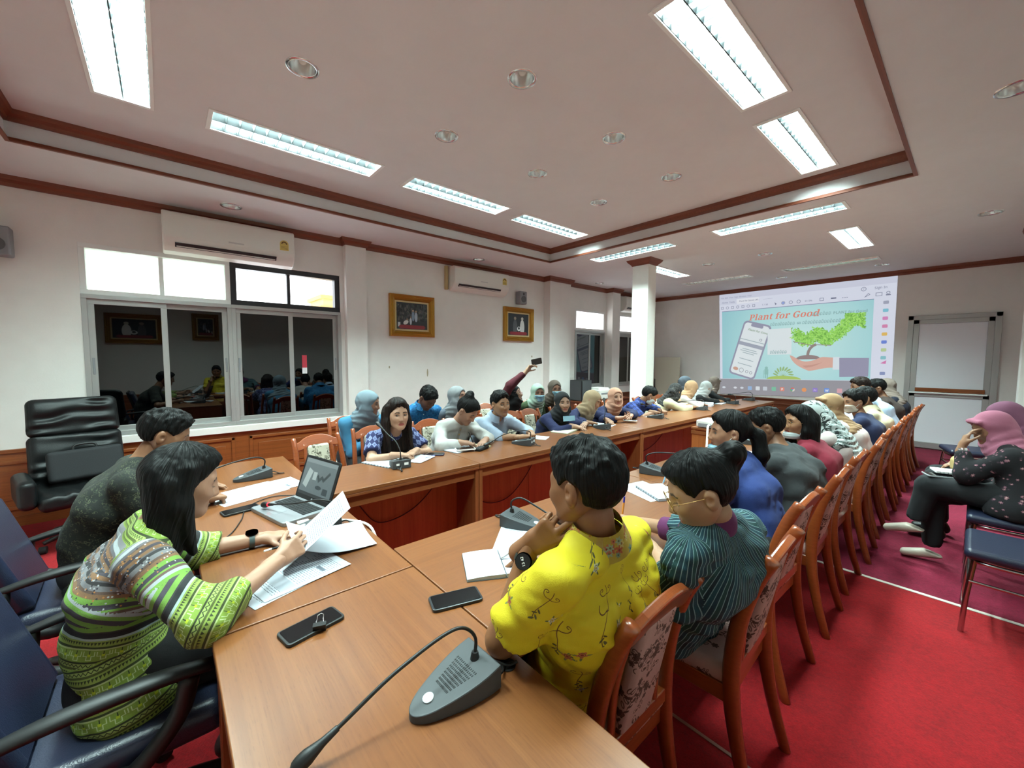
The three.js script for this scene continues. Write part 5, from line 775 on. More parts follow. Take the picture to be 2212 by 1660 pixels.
function uvHair(g, H, hx, hy, hz) { g = g.toNonIndexed(); const p = g.attributes.position, uv = new Float32Array(p.count * 2); for (let i = 0; i < p.count; i += 3) { let a0 = 0; for (let q = 0; q < 3; q++) { const x = p.getX(i + q) - H.x, y = p.getY(i + q) - H.y, z = p.getZ(i + q) - H.z, lx = x * hx.x + y * hx.y + z * hx.z, ly = x * hy.x + y * hy.y + z * hy.z, lz = x * hz.x + y * hz.y + z * hz.z + 0.03; let a = Math.atan2(lx, lz); if (!q) a0 = a; else { while (a - a0 > Math.PI) a -= 2 * Math.PI; while (a0 - a > Math.PI) a += 2 * Math.PI; } uv[2 * (i + q)] = a / (2 * Math.PI); uv[2 * (i + q) + 1] = ly * 4 + Math.hypot(lx, lz) * 2; } } g.setAttribute('uv', new THREE.BufferAttribute(uv, 2)); return g; }
const cloth = (c, o = {}) => new THREE.MeshStandardMaterial({ color: hex(c).multiplyScalar(0.68), roughness: 0.92, bumpMap: clothBump, bumpScale: 0.0005, ...o });
const printed = (t, r = 0.9) => new THREE.MeshStandardMaterial({ color: new THREE.Color(0.67, 0.67, 0.67), map: t, roughness: r, bumpMap: clothBump, bumpScale: 0.0005 });
const paint = (g, c) => { const n = g.attributes.position.count, a = new Float32Array(n * 3); for (let i = 0; i < n; i++) a.set(c, 3 * i); g.setAttribute('color', new THREE.BufferAttribute(a, 3)); return g; };
function mergeColored(list) { let nv = 0, ni = 0; for (const g of list) { nv += g.attributes.position.count; ni += g.index.count; } const P = new Float32Array(nv * 3), Nn = new Float32Array(nv * 3), C = new Float32Array(nv * 3), I = new Uint32Array(ni); let v = 0, q = 0; for (const g of list) { P.set(g.attributes.position.array, v * 3); Nn.set(g.attributes.normal.array, v * 3); C.set(g.attributes.color.array, v * 3); const ix = g.index.array; for (let i = 0; i < ix.length; i++) I[q + i] = ix[i] + v; v += g.attributes.position.count; q += ix.length; } const G = new THREE.BufferGeometry(); G.setAttribute('position', new THREE.BufferAttribute(P, 3)); G.setAttribute('normal', new THREE.BufferAttribute(Nn, 3)); G.setAttribute('color', new THREE.BufferAttribute(C, 3)); G.setIndex(new THREE.BufferAttribute(I, 1)); return G; }
const ridge = (n) => 1 - Math.abs(2 * n - 1) * 2;
const folds = (x, y, z, s, amp) => amp * 0.9 * ridge(vn3(x * 6 + y * 5, y * 11 + z * 4, z * 6 - y * 3, s)) + amp * 0.55 * ridge(vn3(x * 13 - y * 8, y * 24 + x * 6, z * 13 + y * 7, s + 3)) + amp * 0.3;

let triangles = 0;
function person(o) {
  const F = V(o.face[0], 0, o.face[1]).normalize(), U = V(0, 1, 0), Lf = V(0, 0, 0).crossVectors(U, F); // forward, up, the person's left
  const seat = o.seat ?? 0.5, Pv = V(o.pel[0], seat + 0.1, o.pel[1]), H = V(...o.head), hs = o.hs ?? 1, W = o.wide ?? 1, sk = lin(o.skin ?? '#a9775a'), fem = !!o.fem;
  const hz = V(...(o.look ?? [F.x, -0.1, F.z])).normalize(), hx = V(0, 0, 0).crossVectors(U, hz).normalize(), hy = V(0, 0, 0).crossVectors(hz, hx);
  if (o.roll) { const c = Math.cos(o.roll), s = Math.sin(o.roll), a = hx.clone(); hx.multiplyScalar(c).addScaledVector(hy, s); hy.multiplyScalar(c).addScaledVector(a, -s); }
  const hw = (a, b, c) => H.clone().addScaledVector(hx, a * hs).addScaledVector(hy, b * hs).addScaledVector(hz, c * hs);
  const hl = (f) => (x, y, z) => { const px = x - H.x, py = y - H.y, pz = z - H.z; return f((px * hx.x + py * hx.y + pz * hx.z) / hs, (px * hy.x + py * hy.y + pz * hy.z) / hs, (px * hz.x + py * hz.y + pz * hz.z) / hs) * hs; };
  const dist = Math.hypot(H.x, H.y - 1.54, H.z), q = o.q ?? 1, cHead = Math.min(0.008, Math.max(0.003, dist * 0.00145)) * q * (o.hq ?? 1), cBody = Math.min(0.023, Math.max(0.0095, dist * 0.005)) * q, cHand = Math.min(0.0068, Math.max(0.0034, dist * 0.00145)) * q;
  const root = thing('person', o.label, 'person', [Pv.x, 0, Pv.z]), base = root.position;
  const put = (name, g, m, label) => { g.translate(-base.x, -base.y, -base.z); triangles += (g.index ? g.index.count : g.attributes.position.count) / 3; const e = mesh(name, g, m, root); if (label) e.userData.label = label; return e; };
  // joints
  const neckTop = hw(0, -0.075, -0.02), sp = V(0, 0, 0).subVectors(Pv, neckTop).normalize(), Nb = neckTop.clone().addScaledVector(sp, 0.075).addScaledVector(F, -0.012);
  const spine = V(0, 0, 0).subVectors(Pv, Nb), bow = o.bow ?? 0.04, on = (t, k) => Nb.clone().addScaledVector(spine, t).addScaledVector(F, -bow * Math.sin(Math.PI * t) * k);
  const yaw = o.syaw ?? 0, Sl = Lf.clone().multiplyScalar(Math.cos(yaw)).addScaledVector(F, Math.sin(yaw)); if (o.stilt) { Sl.y += o.stilt; Sl.normalize(); }
  const shw = (o.sh ?? (fem ? 0.155 : 0.18)) * (0.5 + 0.5 * W), Sc = on(0.13, 1), SL = Sc.clone().addScaledVector(Sl, shw), SR = Sc.clone().addScaledVector(Sl, -shw);
  const r = (a) => a * W, chest = on(0.38, 1), waist = on(0.7, 1);
  const rc = fem ? 0.078 : 0.084, rw = fem ? 0.074 : 0.084, hc = fem ? 0.088 : 0.105;
  const torso = (e) => [bar(on(0.05, 1), chest, 0.05 + e, r(rc) + e, 0.04, Sl, 0.06 * W, hc * W), bar(chest, waist, r(rc) + e, r(rw) + e, 0.05, Lf, hc * W, 0.07 * W), bar(waist, Pv, r(rw) + e, r(0.096) + e, 0.05, Lf, 0.07 * W, 0.09 * W), bar(SL.clone().addScaledVector(U, 0.004), SR.clone().addScaledVector(U, 0.004), 0.046 + e * 0.8, 0.046 + e * 0.8, 0.04)];
  const arms = [['L', SL, 1], ['R', SR, -1]].map(([key, S, side]) => {
    const a = o[key] ?? {}; const w = V(...(a.w ?? [H.x + F.x * 0.22 + Lf.x * side * 0.12, T + 0.035, H.z + F.z * 0.22 + Lf.z * side * 0.12]));
    const pole = V(...(a.pole ?? [Lf.x * side * 0.5 - F.x * 0.6, -0.75, Lf.z * side * 0.5 - F.z * 0.6])), L1 = (fem ? 0.275 : 0.29) * (o.arm ?? 1), L2 = (fem ? 0.235 : 0.25) * (o.arm ?? 1); let E = a.e ? V(...a.e) : elbow(S, w, L1, L2, pole); if (!a.e && !o.free && Math.abs(w.y - T) < 0.1) for (let n = 0; n < 8 && E.y < T + 0.01; n++) { pole.y += 0.1; E = elbow(S, w, L1, L2, pole); }
    const fd = V(...(a.fd ?? [F.x - Lf.x * side * 0.45, -0.12, F.z - Lf.z * side * 0.45])), pn = V(...(a.pn ?? [0, -1, 0]));
    return { S, E, w, side, a, hand: handBars(w, fd, pn, side < 0, a.pose ?? 'relaxed', (fem ? 0.93 : 1.0) * (a.hsz ?? 1)) };
  });
  // ---- the body: torso, neck, arms, bare legs where the skirt shows them; then head and hands on finer grids, one mesh
  const hips = [1, -1].map((s) => Pv.clone().addScaledVector(Lf, s * 0.085)), legs = [];
  const kn = (o.knees ?? [[0.42, 0.1], [0.42, -0.1]]).map(([f, l, y]) => V(Pv.x, y ?? 0.535, Pv.z).addScaledVector(F, f).addScaledVector(Lf, l)), an = (o.feet ?? [[0.4, 0.1], [0.38, -0.1]]).map(([f, l, y]) => V(Pv.x, y ?? 0.09, Pv.z).addScaledVector(F, f).addScaledVector(Lf, l));
  const bodyBars = [...torso(-0.004), bar(neckTop, Nb, 0.05 * (fem ? 0.9 : 1.05), 0.056, 0.03)];
  for (const A of arms) bodyBars.push(bar(A.S, A.E, 0.048 * (fem ? 0.88 : 1.05), 0.038 * (fem ? 0.92 : 1.05), 0.03), bar(A.E, A.w.clone().addScaledVector(A.hand.f, -0.005), 0.039 * (fem ? 0.92 : 1.05), 0.0255, 0.02));
  [0, 1].forEach((i) => { legs.push(bar(hips[i], kn[i], 0.08, 0.056, 0.05), bar(kn[i], an[i], 0.053, 0.036, 0.03)); });
  if (o.bareLegs) bodyBars.push(...legs); else bodyBars.push(bar(hips[0], kn[0], 0.066, 0.045, 0.05), bar(hips[1], kn[1], 0.066, 0.045, 0.05));
  const geos = []; { const [lo, hi] = bounds(bodyBars, 0.01); geos.push(paint(surface(field(bodyBars), lo, hi, cBody), sk)); }
  for (const A of arms) { const [lo, hi] = bounds(A.hand.bars, 0.006); geos.push(paint(surface(field(A.hand.bars), lo, hi, cHand), sk)); }
  { // head with painted lips, brows and lids
    const R = 0.15 * hs, g = surface(hl(headD), V(H.x - R, H.y - R, H.z - R), V(H.x + R, H.y + R, H.z + R), cHead), n = g.attributes.position.count, c = new Float32Array(n * 3), p = g.attributes.position, lips = lin(o.lips ?? (fem ? '#9c5148' : '#8a5546')), brow = lin('#2a1c16'), shaven = mix3(sk, [0.09, 0.08, 0.08], 0.16);
    for (let i = 0; i < n; i++) {
      const px = p.getX(i) - H.x, py = p.getY(i) - H.y, pz = p.getZ(i) - H.z, x = Math.abs(px * hx.x + py * hx.y + pz * hx.z) / hs, y = (px * hy.x + py * hy.y + pz * hy.z) / hs, z = (px * hz.x + py * hz.y + pz * hz.z) / hs; let k = sk;
      if (!fem && z > 0.03 && y < -0.05 && y > -0.11 && x < 0.05) k = shaven;
      if (z > 0.07 && y < -0.057 && y > -0.0755 && x < 0.025 - Math.abs(y + 0.066) * 1.2) k = lips;
      if (z > 0.05 && x > 0.012 && x < 0.05 && Math.abs(y - (0.0225 + (x < 0.036 ? (x - 0.012) * 0.16 : (0.042 - x) * 0.5))) < 0.0042 - (x > 0.036 ? (x - 0.036) * 0.16 : 0)) k = brow;
      if (z > 0.05 && Math.hypot((x - 0.031) / 0.0175, (y - (o.eyes === 'down' ? -0.006 : 0.003)) / (o.eyes === 'down' ? 0.003 : 0.0095)) < 1) k = mix3(sk, brow, o.eyes === 'down' ? 0.75 : 0.45);
      c.set(k, 3 * i);
    }
    g.setAttribute('color', new THREE.BufferAttribute(c, 3)); geos.push(g);
    for (const s of [-1, 1]) { // eyes
      const e = new THREE.SphereGeometry(1, 14, 10), ep = e.attributes.position, col = new Float32Array(ep.count * 3), gaze = V(...(o.gaze ?? [0, 0, 1])).normalize();
      for (let i = 0; i < ep.count; i++) { const v = V(ep.getX(i), ep.getY(i), ep.getZ(i)); const cs = v.dot(gaze); col.set(o.eyes === 'down' ? (v.y < -0.1 ? [0.03, 0.02, 0.02] : sk) : cs > 0.76 ? [0.015, 0.01, 0.008] : v.y > 0.6 ? [0.03, 0.02, 0.02] : [0.4, 0.38, 0.36], 3 * i); const w = hw(s * 0.031 + v.x * 0.0145, 0.0018 + v.y * (o.eyes === 'down' ? 0.0068 : 0.0082), (o.eyes === 'down' ? 0.0668 : 0.0695) + v.z * 0.0125 - Math.abs(v.x) * 0.001); ep.setXYZ(i, w.x, w.y, w.z); }
      e.setAttribute('color', new THREE.BufferAttribute(col, 3)); e.computeVertexNormals(); geos.push(e);
    }
  }
  put('body', mergeColored(geos), skinMat);
  // ---- clothing
  const top = o.top, loose = top.loose ?? 0.012, tb = torso(loose); tb[0].v0 = 0; tb[0].bias = 0; tb[1].v0 = tb[0].len; tb[2].v0 = tb[0].len + tb[1].len; tb.forEach((P) => { P.R = 0.15 * W; }); tb[3].bias = 0.03; tb[3].v0 = 0;
  if (top.long) { const e = Pv.clone().addScaledVector(U, -top.long * 0.5).addScaledVector(F, 0.02); tb[2] = bar(waist, e, tb[2].r0, tb[2].r1 + 0.012 * (top.flare ?? 1), 0.06, Lf, 0.07 * W, 0.1 * W); tb[2].v0 = tb[0].len + tb[1].len; tb[2].R = 0.15 * W; }
  const sleeve = top.sleeve ?? 2, uvb = tb.slice();
  for (const A of arms) {
    const k = A.a.sleeve ?? sleeve, f1 = Math.min(1, k), tip = A.S.clone().lerp(A.E, f1), sl = top.cuff ?? 0.014, up = bar(A.S, tip, 0.05 * (fem ? 0.9 : 1.05) + loose, 0.04 + (k <= 1 ? sl * 1.6 : loose * 1.1), 0.026); up.bias = 0.015; up.v0 = 0.05; up.R = 0.065;
    if (k <= 1) { const d = V(0, 0, 0).subVectors(A.E, A.S).normalize(); up.cut = [tip, d]; tb.push(up); uvb.push(up); } else {
      tb.push(up); const t2 = A.E.clone().lerp(A.w, Math.min(0.97, k - 1)), d = V(0, 0, 0).subVectors(A.w, A.E).normalize(), fo = bar(A.E, t2, 0.043 + loose * 1.1, 0.029 + (0.014 * (1 - Math.min(1, k - 1))) + sl, 0.025); fo.cut = [t2, d]; fo.v0 = 0.05 + up.len; fo.R = 0.055; tb.push(fo); const p1 = A.S.clone().lerp(A.E, 0.7), p2 = A.E.clone().lerp(t2, 0.35), u1 = bar(A.S, p1, up.r0, up.r1, 0), u2 = bar(p1, p2, up.r1 + 0.03, up.r1 + 0.03, 0), u3 = bar(p2, t2, fo.r0, fo.r1, 0); u1.v0 = 0.05; u2.v0 = 0.05 + u1.len; u3.v0 = u2.v0 + u2.len; u1.R = u2.R = 0.065; u3.R = 0.06; u1.bias = u2.bias = u3.bias = 0.012; uvb.push(u1, u2, u3);
    }
  }
  const amp = top.folds ?? 0.005, s0 = (H.x * 13 + H.z * 7) | 0, tf = field(tb), cl = (x, y, z) => { let d = tf(x, y, z); if (Math.abs(d) < 0.09) d += folds(x, y, z, s0, amp); d = Math.max(d, seat - 0.004 - y); if (o.vneck) d = Math.max(d, 0.03 - Math.hypot(...V(x, y, z).sub(Nb.clone().addScaledVector(F, 0.08)).toArray())); return d; };
  { const [lo, hi] = bounds(tb, 0.012); let g = surface(cl, lo, hi, cBody * (top.fine ?? 1)); g = top.mat.map ? uvCloth(g, uvb) : uvBox(g); put(top.name ?? 'shirt', g, top.mat, top.label); }
  if (top.placket) { // the buttoned front, laid on the cloth
    const pts = []; for (let t = 0.1; t < 0.86; t += 0.06) { const c = on(t, 1); let k = 0.3; for (let n = 0; n < 60; n++) { const d = cl(c.x + F.x * k, c.y, c.z + F.z * k); if (d < 0.0008) break; k -= Math.max(0.0008, d * 0.8); } if (k > 0.02) pts.push(c.clone().addScaledVector(F, k + 0.001)); }
    const pos = [], ix = []; pts.forEach((p, i) => { for (const [a, b] of [[-0.014, -0.002], [-0.013, 0.002], [0.013, 0.002], [0.014, -0.002]]) { const q2 = p.clone().addScaledVector(Lf, a).addScaledVector(F, b); pos.push(q2.x, q2.y, q2.z); } if (i) for (let j = 0; j < 3; j++) { const a = (i - 1) * 4 + j, b = i * 4 + j; ix.push(a, a + 1, b, a + 1, b + 1, b); } });
    const g = new THREE.BufferGeometry(); g.setAttribute('position', new THREE.Float32BufferAttribute(pos, 3)); g.setIndex(ix); g.computeVertexNormals(); const pk = put('placket', uvBox(g), top.placketMat ?? top.mat);
    for (let i = 1; i < pts.length; i += 2) { const b = new THREE.CylinderGeometry(0.0055, 0.0055, 0.003, 10); b.applyQuaternion(new THREE.Quaternion().setFromUnitVectors(V(0, 1, 0), F)); b.translate(pts[i].x + F.x * 0.003 - base.x, pts[i].y, pts[i].z + F.z * 0.003 - base.z); mesh('button', b, top.button ?? M.plasticWhite, pk); }
  }
  if (top.collar) { const pts = []; for (let i = 0; i <= 24; i++) pts.push(i); const g = new THREE.CylinderGeometry(0.066, 0.096, 0.06, 24, 1, true, 0.35, Math.PI * 2 - 0.7); g.translate(0, 0.0, 0); const m4 = new THREE.Matrix4().makeBasis(V(0, 0, 0).crossVectors(sp.clone().negate(), F).normalize(), sp.clone().negate(), F.clone().addScaledVector(sp, -F.dot(sp)).normalize()); m4.setPosition(Nb.clone().addScaledVector(sp, -0.034)); g.applyMatrix4(m4); const thick = g.clone(); put('collar', uvBox(g), top.collarMat ?? top.mat.map ? (top.collarMat ?? top.mat) : top.mat); }
  const bm = o.bottom ?? cloth('#17181c'), e2 = 0.014, lb = [];
  [0, 1].forEach((i) => { const A = bar(hips[i], kn[i], 0.085 + e2, 0.06 + e2, 0.05), d = V(0, 0, 0).subVectors(an[i], kn[i]).normalize(), B = bar(kn[i], an[i].clone().addScaledVector(d, -0.02), 0.058 + e2, 0.046 + e2, 0.03); B.cut = [an[i].clone().addScaledVector(d, -0.02), d]; if (o.bareLegs) { const t = hips[i].clone().lerp(kn[i], 0.97); A.cut = [t, V(0, 0, 0).subVectors(kn[i], hips[i]).normalize()]; } lb.push(A); if (!o.bareLegs) lb.push(B); });
  if (o.skirt) { const c = kn[0].clone().add(kn[1]).multiplyScalar(0.5), a2 = an[0].clone().add(an[1]).multiplyScalar(0.5); lb.push(bar(Pv, c, 0.1, 0.08, 0.06, Lf, 0.08, 0.1)); if (!o.bareLegs) lb.push(bar(c, a2, 0.08, 0.07, 0.06, Lf, 0.1, 0.1)); }
  lb.push(bar(Pv, Pv.clone().addScaledVector(U, 0.02), 0.115, 0.11, 0.06, Lf, 0.085, 0.085));
  { const lf = field(lb), [lo, hi] = bounds(lb, 0.012); put(o.skirt ? 'skirt' : 'trousers', uvBox(surface((x, y, z) => Math.max(lf(x, y, z) + 0.0015, Math.min(seat - 0.004 - y, 0.24 - Math.hypot(x - Pv.x, z - Pv.z))), lo, hi, Math.max(0.015, cBody * 1.15))), bm); }
  for (let i = 0; i < 2; i++) { // shoes
    const d = o.toes ? V(...o.toes[i]).normalize() : F, a = an[i], sd = Lf, bb = [bar(a.clone().add(V(0, -0.035, 0)).addScaledVector(d, -0.03), a.clone().add(V(0, -0.05, 0)).addScaledVector(d, 0.15), 0.037, 0.026, 0.02, sd, 0.006, 0.014)];
    if (!o.pumps) bb.push(bar(a.clone().add(V(0, -0.005, 0)).addScaledVector(d, -0.01), a.clone().add(V(0, -0.03, 0)).addScaledVector(d, 0.02), 0.042, 0.04, 0.02)); else bb[0].cut = [a.clone().add(V(0, -0.03, 0)), V(0, 0.95, 0).addScaledVector(d, -0.3).normalize()];
    const [lo, hi] = bounds(bb, 0.01); put('shoe', uvBox(surface(field(bb), lo, hi, 0.009)), o.shoe ?? M.black);
  }
  // ---- hair or headscarf
  const wv = (x, y, z) => 0.0035 * (vn3(Math.atan2(x, z + 0.03) * 9 + y * 14, y * 30, 2, 2) - 0.5) + 0.0035 * (vn3(x * 150, y * 60, z * 150, 4) - 0.5);
  const hk = o.hair ?? 'short', hm = o.hairMat ?? hairMat;
  if (hk === 'scarf') {
    const sc = o.scarf, dn = V(0, -1, 0), cf = chest.clone().addScaledVector(F, 0.085), prims = [bar(hw(0, -0.07, -0.01), Nb.clone().addScaledVector(dn, 0.0), 0.07, 0.092, 0.05), bar(Nb.clone().addScaledVector(dn, 0.01), on(0.24, 1), 0.075, 0.1, 0.06, Sl, 0.05, 0.1 * W), bar(hw(0, -0.1, 0.02), cf.clone().addScaledVector(U, 0.05 - (sc.drop ?? 0)), 0.06, 0.045, 0.06, Lf, 0.03, 0.085)];
    if (sc.back) prims.push(bar(hw(0, -0.04, -0.08), on(0.45, 1).addScaledVector(F, -0.1), 0.05, 0.035, 0.05, Lf, 0.04, 0.09));
    const df = field(prims), hd = hl((x, y, z) => { let d = smin(ell(x, y - 0.022, z + 0.014, 0.09, 0.104, 0.112), ell(x, y + 0.06, z - 0.012, 0.074, 0.07, 0.084), 0.05); if (sc.visor) d = smin(d, dBar(visorBar, x, y, z), 0.025); return d; });
    const hole = hl((x, y, z) => Math.max((Math.hypot(x / 0.056, (y + 0.014) / (0.08)) - 1) * 0.05, 0.01 - z));
    const full = (x, y, z) => { const a = hd(x, y, z); let d = smin(a, df(x, y, z), 0.04); if (Math.abs(d) > 0.09) return d; const px = x - H.x, py = y - H.y, pz = z - H.z; const lx = (px * hx.x + py * hx.y + pz * hx.z), ly = (px * hy.x + py * hy.y + pz * hy.z), lz = (px * hz.x + py * hz.y + pz * hz.z); const ra = Math.hypot(lx, ly + 0.02); d += 0.004 * Math.sin(ra * 150 + 5 * vn3(lx * 8, ly * 8, lz * 8, s0)) * Math.min(1, Math.max(0, (0.1 - ly) * 6)) + folds(x, y, z, s0 + 2, 0.006) * (ly < -0.06 ? 1 : 0.35); return smax(d, -hole(x, y, z), 0.006); };
    const [lo, hi] = bounds(prims, 0.02), R = 0.15; lo.min(V(H.x - R, H.y - R, H.z - R)); hi.max(V(H.x + R, H.y + R, H.z + R));
    const g = surface(full, lo, hi, Math.min(0.01, cHead * 1.45 / (o.hq ?? 1))); put('headscarf', sc.mat.map ? uvBox(g) : uvBox(g), sc.mat, sc.label);
  } else {
    const big = o.hairBig ?? 1, cap = (x, y, z) => {
      let d = ell(x, y - 0.032 * big, z + 0.016, 0.082 * big, 0.098 * big, 0.103 * big); d = smin(d, ell(x, y - 0.07, z - 0.02, 0.06, 0.055 * big, 0.075), 0.03);
      const yb = hk === 'short' ? -0.05 + 0.5 * Math.min(0.09, Math.max(0, z + 0.06)) : -0.075 + 0.35 * Math.min(0.1, Math.max(0, z + 0.06));
      const line = o.bangs ? z - 0.1 - (y - 0.02) * 0.9 + (Math.abs(x) > 0.05 ? 0.02 : 0) : z - (0.02 + 0.62 * (y + 0.02)) + 0.004 * Math.sin(x * 160);
      d = smax(d, line * 0.85, 0.008); d = smax(d, yb - y, 0.012);
      if (hk !== 'long') { const ax = Math.abs(x); d = smax(d, 0.041 - Math.hypot(ax - 0.087, y + 0.012, z - 0.002), 0.008); }
      if (hk === 'short' && y > 0.03 && d < 0.03) d += 0.011 * (vn3(x * 70, y * 50, z * 70, 12) - 0.5) * Math.min(1, (y - 0.03) * 25);
      return Math.abs(d) > 0.07 ? d : d + wv(x, y, z);
    };
    const prims = [], dw = (p, len, fwd = 0) => p.clone().add(V(0, -len, 0)).addScaledVector(F, fwd);
    if (hk === 'long') { const n = o.len ?? 0.22; prims.push(bar(hw(0, 0.03, -0.07), dw(hw(0, 0, -0.07), n), 0.045, 0.03, 0.04, hx, 0.045, 0.075)); for (const s of [-1, 1]) prims.push(bar(hw(s * 0.075, 0.055, 0.0), hw(s * 0.084, -0.06, 0.012), 0.02, 0.022, 0.03), bar(hw(s * 0.084, -0.06, 0.012), dw(hw(s * 0.088, -0.02, 0.02), n * 0.95, o.fall ?? 0.0), 0.024, 0.012, 0.03), bar(hw(s * 0.075, 0.0, -0.05), dw(hw(s * 0.085, 0, -0.045), n, 0.0), 0.032, 0.022, 0.04)); }
    if (hk === 'bun') { const b = o.bun ?? [0, 0.075, -0.095]; prims.push(bar(hw(...b), hw(b[0] + 0.012, b[1] + 0.012, b[2] - 0.01), 0.043, 0.038, 0.02)); }
    if (hk === 'tail') { const a = hw(0, 0.02, -0.1), b = hw(0.0, -0.02, -0.15), c = dw(b, 0.1, -0.02), d = dw(c, 0.13, 0.01); prims.push(bar(a, b, 0.03, 0.036, 0.02), bar(b, c, 0.038, 0.04, 0.02), bar(c, d, 0.038, 0.012, 0.02)); }
    const cf = hl(cap), pf = field(prims), strand = (x, y, z) => 0.004 * (vn3(x * 130, y * 9, z * 130, 6) - 0.5) + 0.003 * (vn3(x * 60, y * 14, z * 60, 8) - 0.5), f = prims.length ? (x, y, z) => smin(cf(x, y, z), pf(x, y, z) + strand(x, y, z), 0.02) : cf, R = 0.155 * hs; let lo = V(H.x - R, H.y - R, H.z - R), hi = V(H.x + R, H.y + R, H.z + R); if (prims.length) { const [a, b] = bounds(prims, 0.012); lo.min(a); hi.max(b); }
    put('hair', uvHair(surface(f, lo, hi, cHead * 1.05 / (o.hq ?? 1)), H, hx, hy, hz), hm);
  }
  // ---- mask, glasses, watch
  if (o.mask) { const m = o.mask, y0 = m === 'chin' ? -0.118 : -0.104, y1 = m === 'chin' ? -0.068 : -0.02; const f = hl((x, y, z) => { const cy = (y0 + y1) / 2, hh = (y1 - y0) / 2; let d = (m === 'chin' ? ell(x, y + 0.092, z - 0.05, 0.05, 0.035, 0.05) : headD(x, y, z)) - 0.009 + 0.0012 * Math.sin(y * 420); d = smax(d, Math.abs(y - cy) - hh, 0.006); d = smax(d, 0.005 + Math.abs(y - cy) * 0.25 - z, 0.006); return smax(d, Math.abs(x) - 0.066, 0.005); }), R = 0.14 * hs; const mk = put('face_mask', uvBox(surface(f, V(H.x - R, H.y - R, H.z - R), V(H.x + R, H.y + R, H.z + R), Math.min(0.0045, cHead))), o.maskMat ?? cloth('#8fc4d6'));
    const loop = []; for (const s of [-1, 1]) loop.push(tube([hw(s * 0.058, (y0 + y1) / 2, 0.04), hw(s * 0.074, -0.03, 0.02), hw(s * 0.085, 0.0, -0.02)], 0.0016, 12, 5)); const g = merge(loop); g.translate(-base.x, 0, -base.z); mesh('ear_loop', g, std('#d6dde0', 0.8), mk); }
  if (o.glasses) { const gl = []; for (const s of [-1, 1]) { const t = new THREE.TorusGeometry(0.0235, 0.0014, 6, 26); t.scale(1.05, 0.95, 1); const m4 = new THREE.Matrix4().makeBasis(hx.clone().multiplyScalar(hs), hy.clone().multiplyScalar(hs), hz.clone().multiplyScalar(hs)); m4.setPosition(hw(s * 0.032, -0.002, 0.1)); t.applyMatrix4(m4); gl.push(t, tube([hw(s * 0.056, 0.004, 0.098), hw(s * 0.074, 0.006, 0.06), hw(s * 0.08, 0.004, -0.005)], 0.0013, 10, 5)); } gl.push(tube([hw(-0.009, 0.0, 0.101), hw(0, 0.004, 0.104), hw(0.009, 0.0, 0.101)], 0.0013, 6, 5)); put('glasses', merge(gl), o.glasses); }
  for (const A of arms) if (A.a.watch) { // strap around the wrist and a round dial on its back
    const c = A.w.clone().lerp(A.E, 0.16), ax = V(0, 0, 0).subVectors(A.w, A.E).normalize(), up = A.hand.n.clone().multiplyScalar(-(A.a.watchSide ?? 1)); up.addScaledVector(ax, -up.dot(ax)).normalize(); const sd = V(0, 0, 0).crossVectors(ax, up), rr2 = 0.0305 * (fem ? 0.94 : 1.04), pts = []; for (let i = 0; i < 20; i++) { const t = i / 20 * Math.PI * 2; pts.push(c.clone().addScaledVector(up, Math.cos(t) * rr2).addScaledVector(sd, Math.sin(t) * rr2)); }
    const ring = limbRing(pts, ax, 0.009, 0.0022), wt = put('watch', ring, A.a.watch, 'wrist watch'); if (A.a.dial) { const g = new THREE.CylinderGeometry(0.0215, 0.0225, 0.009, 26), m4 = new THREE.Matrix4().makeBasis(sd, up, ax.clone()); g.applyMatrix4(m4); const dc = c.clone().addScaledVector(up, rr2 + 0.004); g.translate(dc.x - base.x, dc.y, dc.z - base.z); mesh('watch_case', g, A.a.dial, wt); if (A.a.face) { const f = new THREE.CircleGeometry(0.0205, 26); const m5 = new THREE.Matrix4().makeBasis(ax.clone(), V(0, 0, 0).crossVectors(up, ax), up); f.rotateZ(A.a.faceTurn ?? 0); f.applyMatrix4(m5); const fc = c.clone().addScaledVector(up, rr2 + 0.0092); f.translate(fc.x - base.x, fc.y, fc.z - base.z); mesh('watch_face', f, A.a.face, wt); } }
  }
  o.extra?.({ put, hw, hx, hy, hz, H, Nb, F, Lf, U, chest, on, Sl, arms, root, base, cHead, cBody, sp, torso });
  return { root, arms, hw, H, F, Lf, Nb, chest };
}
const visorBar = bar(V(-0.05, 0.075, 0.08), V(0.05, 0.075, 0.08), 0.016, 0.016, 0.02);
function limbRing(pts, ax, w, t) { const pos = [], idx = [], n = pts.length, c = pts.reduce((a, p) => a.add(p), V(0, 0, 0)).divideScalar(n); pts.forEach((p) => { const o = V(0, 0, 0).subVectors(p, c).normalize(); for (const [a, b] of [[-1, 0], [-1, 1], [1, 1], [1, 0]]) { const q2 = p.clone().addScaledVector(ax, a * w).addScaledVector(o, b * t); pos.push(q2.x, q2.y, q2.z); } }); for (let i = 0; i < n; i++) { const a = i * 4, b = ((i + 1) % n) * 4; for (let k = 0; k < 4; k++) { const k2 = (k + 1) % 4; idx.push(a + k, b + k, a + k2, a + k2, b + k, b + k2); } } const g = new THREE.BufferGeometry(); g.setAttribute('position', new THREE.Float32BufferAttribute(pos, 3)); g.setIndex(idx); g.computeVertexNormals(); return uvBox(g); }

